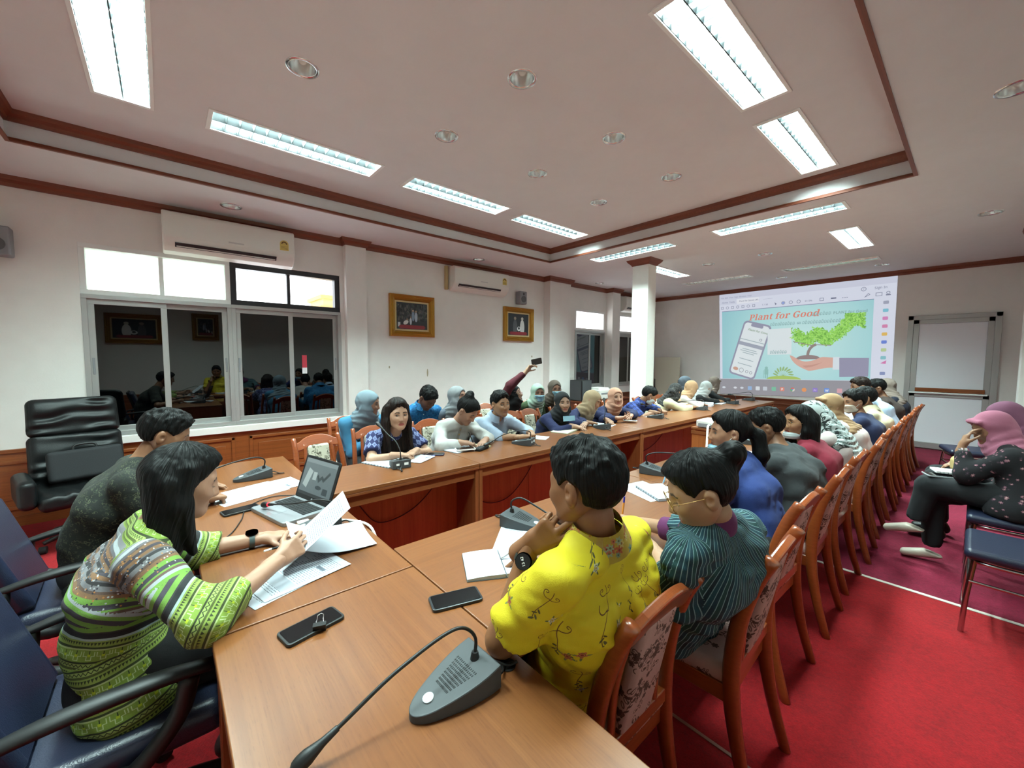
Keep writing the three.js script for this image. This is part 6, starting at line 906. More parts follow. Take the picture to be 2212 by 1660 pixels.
// ---------- cloth prints ----------
const lcg = (s) => () => { s = (s * 16807) % 2147483647; return s / 2147483647; };
const greenWeave = canvasTex(384, 1536, (g, w, h) => { // 0.16 m around, 0.64 m down from the neck
  const Y = (v) => h - v / 0.64 * h, band = (v0, v1, c) => { g.fillStyle = c; g.fillRect(0, Y(v1), w, (v1 - v0) / 0.64 * h); }; const R = lcg(9);
  band(0, 0.64, '#8a9c46');
  let v = 0; while (v < 0.2) { const t = 0.003 + R() * 0.012; band(v, v + t, ['#6d6a70', '#8c8a8e', '#4c4650', '#70584e', '#a6a4a2', '#3c3a3c', '#8f6a4c', '#7fae4a', '#b6bcc0'][Math.floor(R() * 9)]); v += t; }
  for (let i = 0; i < 90; i++) { g.fillStyle = ['#d2d2d6', '#3a3640', '#d08a4c'][i % 3]; g.beginPath(); g.arc(R() * w, Y(0.03 + R() * 0.1), 5, 0, 7); g.fill(); }
  band(0.2, 0.215, '#26282a'); band(0.215, 0.222, '#b6ccc6');
  v = 0.222; let k = 0; while (v < 0.64) {
    const t = [0.018, 0.006, 0.004, 0.03, 0.005, 0.012, 0.006][k % 7]; band(v, v + t, ['#9cb452', '#3e4a22', '#c2d48e', '#8fae44', '#37401e', '#a9bf66', '#566128'][k % 7]);
    g.strokeStyle = '#3c4722'; g.lineWidth = 4; const y = Y(v + t / 2), hh = t / 0.64 * h;
    if (k % 7 === 0) for (let x = 0; x < w; x += 16) { g.fillStyle = '#37421e'; g.beginPath(); g.moveTo(x, y + hh * 0.25); g.lineTo(x + 10, y - hh * 0.25); g.lineTo(x + 14, y + hh * 0.25); g.fill(); }
    if (k % 7 === 3) for (let x = 0; x < w; x += 64) { g.strokeStyle = '#d6ecae'; g.lineWidth = 4; g.beginPath(); g.moveTo(x + 6, y + hh * 0.4); g.lineTo(x + 6, y); g.lineTo(x + 20, y); g.lineTo(x + 20, y - hh * 0.35); g.lineTo(x + 42, y - hh * 0.35); g.lineTo(x + 42, y); g.lineTo(x + 58, y); g.lineTo(x + 58, y + hh * 0.4); g.stroke(); g.fillStyle = '#c9de2e'; g.fillRect(x + 24, y - 4, 14, 16); g.strokeStyle = '#2f3c1c'; g.beginPath(); g.moveTo(x + 30, y + hh * 0.45); g.lineTo(x + 30, y + hh * 0.15); g.stroke(); }
    if (k % 7 === 5) { g.strokeStyle = '#2f3a1a'; g.beginPath(); for (let x = 0; x <= w; x += 12) g.lineTo(x, y + ((x / 12) % 2 ? 1 : -1) * hh * 0.3); g.stroke(); }
    v += t; k++;
  }
}, [1 / 0.16, 1 / 0.64]);
const swirls = (bg, inks, n, size, seed, rep, px = 512) => canvasTex(px, px, (g, w, h) => { g.fillStyle = bg; g.fillRect(0, 0, w, h); const R = lcg(seed); g.lineCap = 'round'; for (let i = 0; i < n; i++) { const x = R() * w, y = R() * h, a = R() * 6.3, k = size * (0.6 + R() * 0.8); g.strokeStyle = g.fillStyle = inks[i % inks.length]; for (const [dx, dy] of [[0, 0], [w, 0], [-w, 0], [0, h], [0, -h]]) { g.save(); g.translate(x + dx, y + dy); g.rotate(a); g.lineWidth = k * 0.14; g.beginPath(); g.arc(0, 0, k * 0.5, 0, 4.2); g.stroke(); g.beginPath(); g.ellipse(k * 0.6, k * 0.1, k * 0.34, k * 0.13, 0.6, 0, 7); i % 3 ? g.stroke() : g.fill(); g.restore(); } } }, rep);
const flowers = (bg, kinds, n, size, seed, rep, px = 512) => canvasTex(px, px, (g, w, h) => { g.fillStyle = bg; g.fillRect(0, 0, w, h); const R = lcg(seed); for (let i = 0; i < n; i++) { const x = R() * w, y = R() * h, a = R() * 6.3, k = size * (0.7 + R() * 0.6), c = kinds[i % kinds.length]; for (const [dx, dy] of [[0, 0], [w, 0], [-w, 0], [0, h], [0, -h]]) { g.save(); g.translate(x + dx, y + dy); g.rotate(a); g.fillStyle = c[0]; for (let p = 0; p < 6; p++) { g.rotate(1.047); g.beginPath(); g.ellipse(k * 0.55, 0, k * 0.5, k * 0.26, 0, 0, 7); g.fill(); } g.fillStyle = c[1]; g.beginPath(); g.arc(0, 0, k * 0.28, 0, 7); g.fill(); g.restore(); } } }, rep);
const yellowPrint = canvasTex(1024, 1024, (g, w, h) => {
  g.fillStyle = '#e6d00c'; g.fillRect(0, 0, w, h); const R = lcg(41); g.lineCap = 'round';
  const vine = (x, y, s) => { g.save(); g.translate(x, y); g.scale(s, 1); g.strokeStyle = '#6a4414'; g.lineWidth = 5; g.beginPath(); g.moveTo(0, 0); g.bezierCurveTo(-40, -90, 50, -150, 0, -260); g.stroke(); for (const d of [1, -1]) { g.beginPath(); g.moveTo(0, -60); g.bezierCurveTo(50 * d, -80, 80 * d, -20, 44 * d, -14); g.bezierCurveTo(24 * d, -14, 30 * d, -36, 44 * d, -30); g.stroke(); } g.fillStyle = '#5d5a2c'; for (let i = 0; i < 4; i++) { g.save(); g.translate(6 - i * 3, -170 - i * 26); g.rotate((i % 2 ? 1 : -1) * 0.8); g.beginPath(); g.ellipse(0, -16, 7, 20, 0, 0, 7); g.fill(); g.restore(); } g.restore(); };
  for (const [x, y, s] of [[180, 420, 1], [480, 560, -1], [800, 380, 1], [330, 960, -1], [690, 930, 1], [950, 800, -1], [80, 800, 1]]) vine(x, y, s);
  const fl = (x, y, k, c1, c2, c3) => { g.save(); g.translate(x, y); g.rotate(R() * 6); g.fillStyle = c3; for (let i = 0; i < 4; i++) { g.rotate(1.6); g.beginPath(); g.ellipse(k * 1.2, 0, k * 0.55, k * 0.22, 0, 0, 7); g.fill(); } g.fillStyle = c1; for (let i = 0; i < 5; i++) { g.rotate(1.2566); g.beginPath(); g.ellipse(k * 0.5, 0, k * 0.5, k * 0.32, 0, 0, 7); g.fill(); } g.strokeStyle = '#5a4a20'; g.lineWidth = 3; g.beginPath(); g.arc(0, 0, k * 0.5, 0, 7); g.stroke(); g.fillStyle = c2; g.beginPath(); g.arc(0, 0, k * 0.26, 0, 7); g.fill(); g.restore(); };
  for (const [x, y, k, a, b, c] of [[300, 200, 34, '#e6e2c8', '#c9a020', '#8a9a70'], [640, 170, 36, '#d2793a', '#9a3a1c', '#7a7a3a'], [560, 720, 30, '#e2ddc0', '#b08a20', '#6f7a3a'], [880, 560, 34, '#d07a48', '#8a3420', '#7f8a4a'], [120, 620, 30, '#b6c0a0', '#d0a030', '#6f8a6a'], [770, 90, 26, '#c8ccb4', '#a87a20', '#5f6a3a'], [420, 60, 24, '#d4743c', '#7a2a18', '#767a3a']]) fl(x, y, k, a, b, c);
}, [1 / 0.36, 1 / 0.36]);
const yellowHem = flowers('#b59a2a', [['#b0562e', '#7a2a20'], ['#9aa884', '#5d6a4a'], ['#c9b46a', '#8a5a20'], ['#c06a4a', '#7a3020'], ['#6f8a78', '#3c4a3a']], 90, 26, 17, [5, 5]);
const tealStripe = canvasTex(512, 512, (g, w, h) => { const R = lcg(3); g.fillStyle = '#1d4450'; g.fillRect(0, 0, w, h); for (let x = 0; x < w; x += 24) { g.fillStyle = ['#1b3f4e', '#214e5c', '#17343f', '#1f4a4a'][(x / 24) % 4]; g.fillRect(x, 0, 24, h); g.fillStyle = '#8fb2b4'; g.fillRect(x + 18, 0, 4, h); } for (let i = 0; i < 2500; i++) { g.fillStyle = 'rgba(0,0,0,0.12)'; g.fillRect(R() * w, R() * h, 2, 6); } }, [1 / 0.28, 1 / 0.28]);
const ikat = canvasTex(512, 512, (g, w, h) => { g.fillStyle = '#262a5c'; g.fillRect(0, 0, w, h); const R = lcg(12); for (let i = 0; i < 9; i++) for (let j = 0; j < 5; j++) { const x = (i + 0.5) * w / 9, y = (j + 0.5) * h / 5; for (let k = 0; k < 9; k++) { g.strokeStyle = k % 3 ? '#8c9ad0' : '#c6cce4'; g.lineWidth = 2; const a = 8 + k * 2.2, b = 18 + k * 3.4; if (k === 3 || k === 4) continue; g.beginPath(); g.moveTo(x + (R() - 0.5) * 3, y - b); g.lineTo(x + a, y); g.lineTo(x, y + b); g.lineTo(x - a, y); g.closePath(); g.stroke(); } } }, [1 / 0.36, 1 / 0.36]);
const pin = (bg, c, n) => canvasTex(128, 128, (g, w, h) => { g.fillStyle = bg; g.fillRect(0, 0, w, h); g.fillStyle = c; for (let i = 0; i < n; i++) g.fillRect(i * w / n, 0, 2, h); }, [1 / 0.05, 1 / 0.05]);
const plaid = canvasTex(256, 256, (g, w, h) => { g.fillStyle = '#29408c'; g.fillRect(0, 0, w, h); g.fillStyle = 'rgba(18,26,66,0.7)'; g.fillRect(0, 40, w, 60); g.fillRect(60, 0, 50, h); g.fillStyle = 'rgba(120,140,200,0.7)'; g.fillRect(0, 180, w, 8); g.fillRect(190, 0, 8, h); }, [1 / 0.07, 1 / 0.07]);
const C = {
  green: printed(greenWeave, 0.85), batikDark: printed(swirls('#171a14', ['#4c5238', '#2e3424', '#5c5f44', '#232a1c'], 260, 22, 5, [4.5, 4.5])), yellow: printed(yellowPrint, 0.75), yellowHem: printed(yellowHem, 0.8), teal: printed(tealStripe), purple: cloth('#6a2a5c'), navy: cloth('#223a7c'), greyJacket: cloth('#3e4143'), darkRed: cloth('#8a1c34'), whiteCoat: cloth('#c8c4c0'), cream: cloth('#d9cfae'), batikBlue: printed(swirls('#1f78b4', ['#12365e', '#0f4a80', '#54a8d8'], 240, 26, 8, [3.4, 3.4])), sky: cloth('#4a90ba'), ikat: printed(ikat), paleBlue: printed(pin('#b9c8de', '#a2b4d0', 10)), navyRobe: cloth('#1e2450'), plaid: printed(plaid), creamCoat: cloth('#dccfa8'), black: cloth('#141416'), slate: cloth('#55606a'), greyBlouse: cloth('#6d7684'), maroon: cloth('#5c1626'), greenTop: cloth('#3d4f2c'), brownPrint: printed(swirls('#332a26', ['#6a5c52', '#4a3c34'], 120, 20, 15, [5, 5])), navyShirt: cloth('#232c50'), creamShirt: cloth('#d2c6a6'), lightShirt: printed(pin('#b9cbe2', '#a8bcd8', 6)), darkNavy: cloth('#181c30'), brownDark: cloth('#3a2a24'), floralBlack: printed(flowers('#17141a', [['#8c5a6c', '#d0a8a0'], ['#a8707c', '#e0c8b0'], ['#3a2a34', '#5a4450']], 46, 16, 21, [4, 4])), blush: cloth('#d3c4c0'),
};
const S = { blue: cloth('#8496a2'), grey: cloth('#9b9da0'), black: cloth('#17181b'), mint: cloth('#a9bfae'), brown: cloth('#57493f'), beige: cloth('#a98f70'), peach: cloth('#d19a80'), tan: cloth('#a4805c'), pattern: printed(flowers('#1d1a1c', [['#8c8478', '#4a4440'], ['#5c5650', '#2a2628']], 110, 11, 33, [7, 7])), apricot: cloth('#c89c76'), white: cloth('#b9bab8'), taupe: cloth('#8b7a70'), slate: cloth('#6d7784'), marble: printed(swirls('#b9c2c0', ['#2a3030', '#5f706c', '#e6ecea', '#16191a'], 26, 110, 19, [3, 3])), pink: cloth('#bb7088'), mauve: cloth('#85506a') };
const goldRim = std('#b08a58', 0.3, { metalness: 0.8 }), pinkRim = std('#c88a90', 0.4), strapGrey = std('#3d4a4a', 0.6);
const blueMask = cloth('#9cc8dc'), paleMask = cloth('#c9d3d4'), creamMask = cloth('#d8cbb8');
const timeTex = canvasTex(256, 256, (g, w, h) => { g.fillStyle = '#0e1012'; g.fillRect(0, 0, w, h); g.fillStyle = '#d8dde0'; g.font = '64px sans-serif'; g.textAlign = 'center'; g.fillText('13 42', 128, 150); });
const timeFace = new THREE.MeshStandardMaterial({ map: timeTex, roughness: 0.2, emissive: '#ffffff', emissiveMap: timeTex, emissiveIntensity: 0.25 });

// ---------- the people ----------
// head table
person({ label: 'person in a lime green woven blouse holding up a printed sheet, long black hair', fem: 1, face: [1, 0], pel: [-0.13, -1.72], seat: 0.485, head: [0.03, 1.12, -1.71], look: [1, -0.3, -0.02], eyes: 'down', skin: '#b98a70', hair: 'long', len: 0.2, hs: 1.0, bow: 0.05,
  R: { w: [0.275, 0.84, -1.535], e: [0.06, 0.8, -1.37], fd: [0.85, 0.25, -0.35], pn: [0, -0.3, -1], pose: 'hold' }, L: { w: [0.275, 0.79, -1.885], e: [0.05, 0.8, -1.9], fd: [1, -0.06, 0.1], pn: [0, -1, 0], pose: 'flat', watch: strapGrey, dial: M.blackGloss },
  top: { mat: C.green, name: 'blouse', loose: 0.026, sleeve: 1.42, cuff: 0.02, long: 0.1, folds: 0.009, fine: 0.85 }, bottom: C.black, skirt: 1, bareLegs: 1, wide: 1.08, knees: [[0.4, 0.09], [0.4, -0.09]], feet: [[0.28, 0.08], [0.3, -0.1]] });
person({ label: 'person in a dark green batik shirt leaning over printed papers at the head table', face: [1, 0], pel: [-0.27, -2.63], seat: 0.485, head: [-0.01, 1.15, -2.6], look: [0.95, -0.4, 0.1], eyes: 'down', skin: '#9a6a4c', bow: 0.06,
  R: { w: [0.13, 0.805, -2.56], fd: [1, -0.15, -0.3], pose: 'fist', watch: M.black, dial: M.black }, L: { w: [0.12, 0.8, -2.9], fd: [1, -0.1, 0.3], pose: 'relaxed' }, top: { mat: C.batikDark, sleeve: 0.9, loose: 0.018, long: 0.08, cuff: 0.02 }, wide: 1.06 });
// right row
const yellow = person({ label: 'person in a bright yellow flowered shirt resting the cheek on the hand', arm: 0.9, face: [0, -1], pel: [0.97, -0.775], seat: 0.485, head: [0.835, 1.2, -0.665], look: [-0.12, -0.1, -1], skin: '#96623f', bow: 0.04, syaw: -0.12, stilt: 0.08, hairBig: 1.03, wide: 1.08,
  L: { w: [0.735, 1.03, -0.765], e: [0.64, 0.8, -0.775], fd: [0.3, 0.65, 0.68], pn: [0.9, 0.1, -0.4], pose: 'cheek', watch: std('#22251c', 0.6), dial: M.blackGloss, face: timeFace, faceTurn: 0.6, sleeve: 0.82 }, R: { w: [1.0, 0.8, -1.0], fd: [-0.4, -0.1, -0.9], pn: [-0.35, -0.9, 0.1], pose: 'write' },
  top: { mat: C.yellow, sleeve: 0.82, loose: 0.02, long: 0.12, cuff: 0.026, folds: 0.01, collar: 1, collarMat: C.yellowHem, fine: 0.8 } });
pen('silver pen in the right hand of the person in yellow', [0.93, 0.772, -1.14], [0.16, 0.12, 0.09], std('#c9ccd0', 0.25, { metalness: 0.8 }), std('#3a3d44', 0.4));
person({ label: 'person in a teal striped shawl with a black bun and round glasses, writing', fem: 1, arm: 0.9, face: [0, -1], pel: [1.5, -0.735], seat: 0.485, head: [1.235, 1.13, -0.535], look: [-0.62, -0.4, -0.75], eyes: 'down', skin: '#b58868', hair: 'bun', bun: [0.0, 0.072, -0.115], glasses: goldRim, bow: 0.08, syaw: 0.15, wide: 1.1,
  R: { w: [1.55, 0.815, -0.93], fd: [-0.1, -0.05, -1], pn: [-0.6, -0.8, 0], pose: 'write' }, L: { w: [1.36, 0.82, -0.76], e: [1.2, 0.78, -0.58], fd: [0.45, 0.1, -0.85], pn: [0, -1, -0.1], pose: 'relaxed' },
  top: { mat: C.teal, name: 'shawl', sleeve: 1.3, loose: 0.03, cuff: 0.03, long: 0.16, flare: 3, folds: 0.012, fine: 0.85 },
  extra: ({ put, arms, Nb, sp, F, cBody, Sl }) => { const bb = [bar(Nb.clone().addScaledVector(sp, -0.03), Nb.clone().addScaledVector(sp, 0.04), 0.06, 0.082, 0.03, Sl, 0.0, 0.03)]; let [lo, hi] = bounds(bb, 0.01); put('collar', uvBox(surface(field(bb), lo, hi, cBody)), C.purple, 'purple inner collar'); for (const A of arms) { const d = V(0, 0, 0).subVectors(A.w, A.E).normalize(), a = A.E.clone().lerp(A.w, 0.2), b = A.E.clone().lerp(A.w, 0.48), P = bar(a, b, 0.05, 0.046, 0.02); P.cut = [b, d]; [lo, hi] = bounds([P], 0.01); put('cuff', uvBox(surface(field([P]), lo, hi, cBody * 0.8)), C.purple, 'purple inner sleeve'); } } });
pen('orange pen with a blue cap held by the person in teal stripes', [1.545, 0.77, -1.02], [0.02, 1, 0.1], std('#d98a2c', 0.35), std('#2a2a9c', 0.35));
pen('white pen with a red tip before the person in teal stripes', [1.42, 0.775, -1.02], [0.16, 0.05, -0.02], std('#e4e4e2', 0.35), std('#c43028', 0.35));
person({ label: 'person in a royal blue top with a black ponytail and a lowered mask', fem: 1, arm: 0.9, face: [0, -1], pel: [2.24, -0.67], bow: 0.07, seat: 0.485, hq: 0.68, head: [2.39, 1.12, -0.89], look: [-0.62, -0.03, -0.78], gaze: [0, 0, 1], skin: '#b07e60', hair: 'tail', mask: 'chin', maskMat: blueMask, bow: 0.05,
  R: { w: [2.33, 0.8, -1.14], fd: [-0.6, -0.1, -0.5], pn: [-0.3, -1, 0], pose: 'write' }, L: { w: [2.12, 0.8, -1.0], fd: [0.4, -0.1, -0.9] }, top: { mat: C.navy, sleeve: 1.7, loose: 0.018, folds: 0.009 } });
pen('pale blue pen in the hand of the person with the ponytail', [2.25, 0.775, -1.2], [-0.02, 0.13, 0.05], std('#8fc0e0', 0.3), std('#e8eef2', 0.3));
person({ label: 'person in a dark grey jacket hiding behind the ponytail, short black hair', arm: 0.9, face: [0, -1], pel: [2.88, -0.67], bow: 0.07, seat: 0.485, head: [2.98, 1.09, -0.88], look: [-0.3, -0.3, -0.9], eyes: 'down', skin: '#94664a', top: { mat: C.greyJacket, name: 'jacket', sleeve: 2, loose: 0.024, folds: 0.013 }, wide: 1.15, bow: 0.07 });
person({ label: 'person in a dark red top with glasses, straight black hair and a lowered mask', fem: 1, arm: 0.9, face: [0, -1], pel: [3.5, -0.67], bow: 0.07, seat: 0.485, hq: 0.68, head: [3.52, 1.07, -0.83], look: [-0.75, -0.05, -0.62], skin: '#b3805e', lips: '#a03c3c', hair: 'long', len: 0.3, glasses: goldRim, mask: 'chin', maskMat: paleMask, top: { mat: C.darkRed, sleeve: 1.7 } });
person({ label: 'person in a marbled white and black headscarf and pale blouse', fem: 1, arm: 0.9, face: [0, -1], pel: [4.12, -0.67], bow: 0.07, seat: 0.485, head: [4.08, 1.06, -0.87], look: [-0.2, -0.5, -0.85], eyes: 'down', skin: '#b3805e', hair: 'scarf', scarf: { mat: S.marble, back: 1 }, top: { mat: C.blush, sleeve: 1.9 } });
person({ label: 'person in a tan headscarf with a stiff peak and a pale pink blouse', fem: 1, arm: 0.9, face: [0, -1], pel: [4.76, -0.67], bow: 0.07, seat: 0.485, head: [4.72, 1.09, -0.88], look: [-0.72, -0.1, -0.65], skin: '#a8785a', hair: 'scarf', scarf: { mat: S.tan, visor: 1 }, glasses: M.black, top: { mat: C.blush, sleeve: 1.9, loose: 0.018 } });
person({ label: 'person in a navy shirt with a cream mask and tousled black hair', arm: 0.9, face: [0, -1], pel: [5.38, -0.67], bow: 0.07, seat: 0.485, head: [5.43, 1.09, -0.81], look: [-0.7, -0.15, -0.7], skin: '#9a6c50', mask: 'full', maskMat: creamMask, hairBig: 1.06, top: { mat: C.navyShirt, sleeve: 1.9 } });
person({ label: 'person in a cream shirt behind the navy shirt, short dark hair', arm: 0.9, face: [0, -1], pel: [6.0, -0.67], bow: 0.07, seat: 0.485, head: [6.03, 1.09, -0.81], look: [-0.4, -0.1, -0.9], skin: '#9a6c50', hairBig: 1.04, top: { mat: C.creamShirt, sleeve: 1.9, collar: 1 } });
person({ label: 'tall person in a light blue checked shirt leaning on the table, dark brown hair', arm: 0.9, face: [0, -1], pel: [6.62, -0.67], bow: 0.07, seat: 0.5, head: [6.7, 1.18, -0.95], look: [-0.5, -0.2, -0.85], skin: '#9a6c50', hairMat: hairBrown, top: { mat: C.lightShirt, sleeve: 1.9, loose: 0.02 }, wide: 1.1 });
person({ label: 'person with short black hair and a dark brown shirt near the white door', arm: 0.9, face: [0, -1], pel: [7.24, -0.67], bow: 0.07, seat: 0.5, head: [7.27, 1.14, -0.86], look: [-0.4, -0.3, -0.85], skin: '#94664a', top: { mat: C.brownDark, sleeve: 2 } });
person({ label: 'person in a taupe headscarf and dark navy clothes at the far end by the door', fem: 1, arm: 0.9, face: [0, -1], pel: [7.9, -0.67], bow: 0.07, seat: 0.5, head: [7.98, 1.13, -0.84], look: [0.3, -0.3, -0.9], skin: '#a8785a', hair: 'scarf', scarf: { mat: S.taupe }, top: { mat: C.darkNavy, sleeve: 2 } });
// window side, at the table
const LR = (x, o = {}) => ({ arm: 0.84, face: [0, 1], seat: 0.47, pel: [x, -3.2], ...o });
person({ ...LR(1.38), label: 'person in a navy ikat dress with long brown hair looking across the room', fem: 1, hq: 0.68, head: [1.375, 1.085, -2.97], look: [-0.08, -0.04, 1], gaze: [-0.35, 0, 1], skin: '#c99a7e', lips: '#a85048', hair: 'long', hairMat: hairBrown, len: 0.3, bangs: 0, fall: 0.05, hs: 1.02, top: { mat: C.ikat, name: 'dress', sleeve: 0.75, loose: 0.014, cuff: 0.02 }, bottom: C.ikat,
  L: { w: [1.44, 0.8, -2.82], fd: [-0.75, -0.05, 0.5], pose: 'fist' }, R: { w: [1.3, 0.8, -2.8], fd: [0.85, -0.05, 0.35], pose: 'hold' } });
person({ ...LR(1.96), label: 'person in a white buttoned jacket with a top bun, bent over a notebook', fem: 1, hq: 0.68, head: [2.02, 1.06, -2.94], look: [0.3, -0.62, 0.72], eyes: 'down', skin: '#b3836a', hair: 'bun', bun: [0.0, 0.115, -0.06], top: { mat: C.whiteCoat, name: 'jacket', sleeve: 1.85, loose: 0.022, cuff: 0.02, placket: 1, placketMat: cloth('#a8a49f'), button: M.gold, folds: 0.011 }, vneck: 1,
  R: { w: [1.9, 0.81, -2.8], fd: [0.6, -0.1, 0.5], pose: 'write' }, L: { w: [2.08, 0.81, -2.76], fd: [-0.6, -0.1, 0.4], pose: 'relaxed' } });
pen('black pen in the hand of the person in the white jacket', [1.965, 0.775, -2.745], [-0.05, 0.13, -0.02], M.black, M.black);
person({ ...LR(2.42, { pel: [2.45, -3.25] }), label: 'person in a pale blue button shirt with clasped hands and swept black hair', hq: 0.68, head: [2.41, 1.09, -2.95], look: [-0.12, -0.02, 1], gaze: [-0.4, -0.1, 1], skin: '#b0805f', hairBig: 1.05, top: { mat: C.paleBlue, sleeve: 1.15, collar: 1, placket: 1, loose: 0.02, folds: 0.008 },
  L: { w: [2.66, 0.8, -2.78], fd: [-0.55, 0, 0.65], pose: 'fist', sleeve: 1.5 }, R: { w: [2.48, 0.8, -2.72], fd: [0.95, 0, 0.1], pose: 'fist', watch: M.plasticWhite, dial: M.plasticWhite } });
const hangingMask = ({ put, chest, F, Lf, U }) => { const g = cbox(0, 0, 0, 0.15, 0.055, 0.006, 0.002); g.rotateX(-0.2); g.rotateY(-0.25); g.translate(3.25, 0.885, -2.815); put('face_mask', g, blueMask, 'unworn light blue mask'); };
person({ ...LR(3.3), label: 'person in a black headscarf and navy robe with a blue mask hung on the chest', fem: 1, hq: 0.68, head: [3.29, 1.04, -2.95], look: [-0.45, 0.02, 0.9], skin: '#b98c72', hair: 'scarf', scarf: { mat: S.black, drop: 0.06 }, top: { mat: C.navyRobe, name: 'robe', sleeve: 1.8, loose: 0.022, folds: 0.009 }, extra: hangingMask, L: { w: [3.5, 0.8, -2.8], fd: [-0.6, 0, 0.3], watch: M.plasticWhite }, R: { w: [3.3, 0.8, -2.78] } });
person({ ...LR(3.83), label: 'person in a beige headscarf and navy robe tilting the head to write', fem: 1, head: [3.79, 1.03, -2.93], look: [0.25, -0.4, 0.85], roll: -0.35, eyes: 'down', skin: '#a8785a', hair: 'scarf', scarf: { mat: S.beige }, top: { mat: C.navyRobe, name: 'robe', sleeve: 1.8, loose: 0.022, folds: 0.009 }, R: { w: [3.62, 0.8, -2.82], fd: [0.7, -0.1, 0.4], pose: 'write' }, L: { w: [3.92, 0.8, -2.8] } });
person({ ...LR(4.32), label: 'person in a peach headscarf and navy robe holding a white phone', fem: 1, hq: 0.68, head: [4.27, 1.04, -2.94], look: [-0.5, 0, 0.86], skin: '#bd8a70', hair: 'scarf', scarf: { mat: S.peach, drop: 0.04 }, top: { mat: C.navyRobe, name: 'robe', sleeve: 1.85, loose: 0.02 }, R: { w: [4.08, 0.82, -2.74], fd: [0.8, 0, 0.3], pn: [0, 1, 0], pose: 'hold' }, L: { w: [4.34, 0.82, -2.76], fd: [-0.8, 0, 0.3], pose: 'hold' } });
person({ ...LR(4.95), label: 'person in a blue plaid shirt with a white mask, bent over writing', head: [5.04, 1.02, -2.93], look: [0.6, -0.55, 0.55], eyes: 'down', skin: '#9a6c50', mask: 'full', maskMat: paleMask, top: { mat: C.plaid, sleeve: 1.0, loose: 0.02, collar: 1 }, R: { w: [4.95, 0.81, -2.8], fd: [0.8, -0.1, 0.4], pose: 'write' }, L: { w: [5.16, 0.81, -2.8], pose: 'fist' } });
person({ ...LR(5.75, { face: [0.6, 0.8] }), label: 'person in a cream coat and black patterned headscarf turned away', fem: 1, head: [5.85, 1.03, -2.96], look: [0.85, -0.4, 0.15], eyes: 'down', skin: '#a8785a', hair: 'scarf', scarf: { mat: S.pattern, back: 1 }, top: { mat: C.creamCoat, name: 'coat', sleeve: 1.9, loose: 0.026 }, R: { w: [5.98, 0.8, -2.74], fd: [0.9, 0, 0.2], pose: 'write' }, L: { w: [6.17, 0.8, -2.88], fd: [0.8, 0, 0.3] } });
person({ ...LR(6.32, { face: [0.6, 0.8] }), label: 'person in an apricot headscarf with a blue mask under the chin, writing', fem: 1, head: [6.39, 1.05, -2.97], look: [0.75, -0.5, 0.4], eyes: 'down', skin: '#a8785a', hair: 'scarf', scarf: { mat: S.apricot }, mask: 'chin', maskMat: blueMask, top: { mat: C.blush, sleeve: 1.9 }, R: { w: [6.42, 0.8, -2.8], fd: [0.7, -0.1, 0.4], pose: 'write' } });
person({ ...LR(6.85, { face: [0.6, 0.8] }), label: 'person in a pale grey headscarf and black blouse looking down', fem: 1, head: [6.93, 1.02, -2.97], look: [0.72, -0.55, 0.3], eyes: 'down', skin: '#a8785a', hair: 'scarf', scarf: { mat: S.white, drop: 0.04 }, top: { mat: C.black, sleeve: 2 }, R: { w: [7.15, 0.8, -2.84], fd: [0.8, -0.1, 0.2], pose: 'write' }, L: { w: [7.22, 0.8, -2.9], fd: [0.6, 0, 0.4] } });
person({ ...LR(7.45, { face: [0.6, 0.8] }), label: 'person in a mushroom brown headscarf at the far end of the window side', fem: 1, head: [7.5, 1.08, -3.07], look: [0.8, -0.3, 0.2], eyes: 'down', skin: '#a8785a', hair: 'scarf', scarf: { mat: S.taupe, visor: 1 }, top: { mat: C.black, sleeve: 2 } });
person({ label: 'person in a slate headscarf behind the apricot headscarf', fem: 1, face: [0, 1], pel: [6.9, -3.68], seat: 0.45, head: [6.82, 1.1, -3.28], look: [0.7, -0.3, 0.5], skin: '#a8785a', hair: 'scarf', scarf: { mat: S.slate }, top: { mat: C.slate, sleeve: 2 }, L: { w: [7.0, 0.62, -3.3] }, R: { w: [6.8, 0.62, -3.3] } });
// window side, the row behind
const LB = (x, o = {}) => ({ free: 1, face: [0, 1], seat: 0.46, pel: [x, -3.97], L: { w: [x + 0.07, 0.66, -3.62], fd: [-0.7, -0.1, 0.5] }, R: { w: [x - 0.07, 0.66, -3.62], fd: [0.7, -0.1, 0.5] }, ...o });
person({ ...LB(1.42), label: 'person in a blue-grey headscarf and sky blue top holding a black tablet', fem: 1, head: [1.43, 1.1, -3.7], look: [0.72, -0.15, 0.6], skin: '#a9795f', hair: 'scarf', scarf: { mat: S.blue }, top: { mat: C.sky, sleeve: 1.8, loose: 0.02 }, R: { w: [1.42, 0.78, -3.6], fd: [0.8, 0.35, 0.3], pose: 'hold' }, L: { w: [1.68, 0.85, -3.58], fd: [-0.5, 0.5, 0.2], pose: 'hold' } });
{ const t = thing('tablet', 'black tablet held up by the person in the blue-grey headscarf', 'tablet', [1.55, 0.84, -3.53], 0.25); let g = extrude(rrect(0.25, 0.18, 0.012), 0.009, 0.002); g.rotateX(-0.6); mesh('case', g, M.black, t); g = extrude(rrect(0.23, 0.16, 0.006), 0.001); g.translate(0, 0, -0.001); g.rotateX(-0.6); mesh('display_glass', g, M.blackGloss, t); }
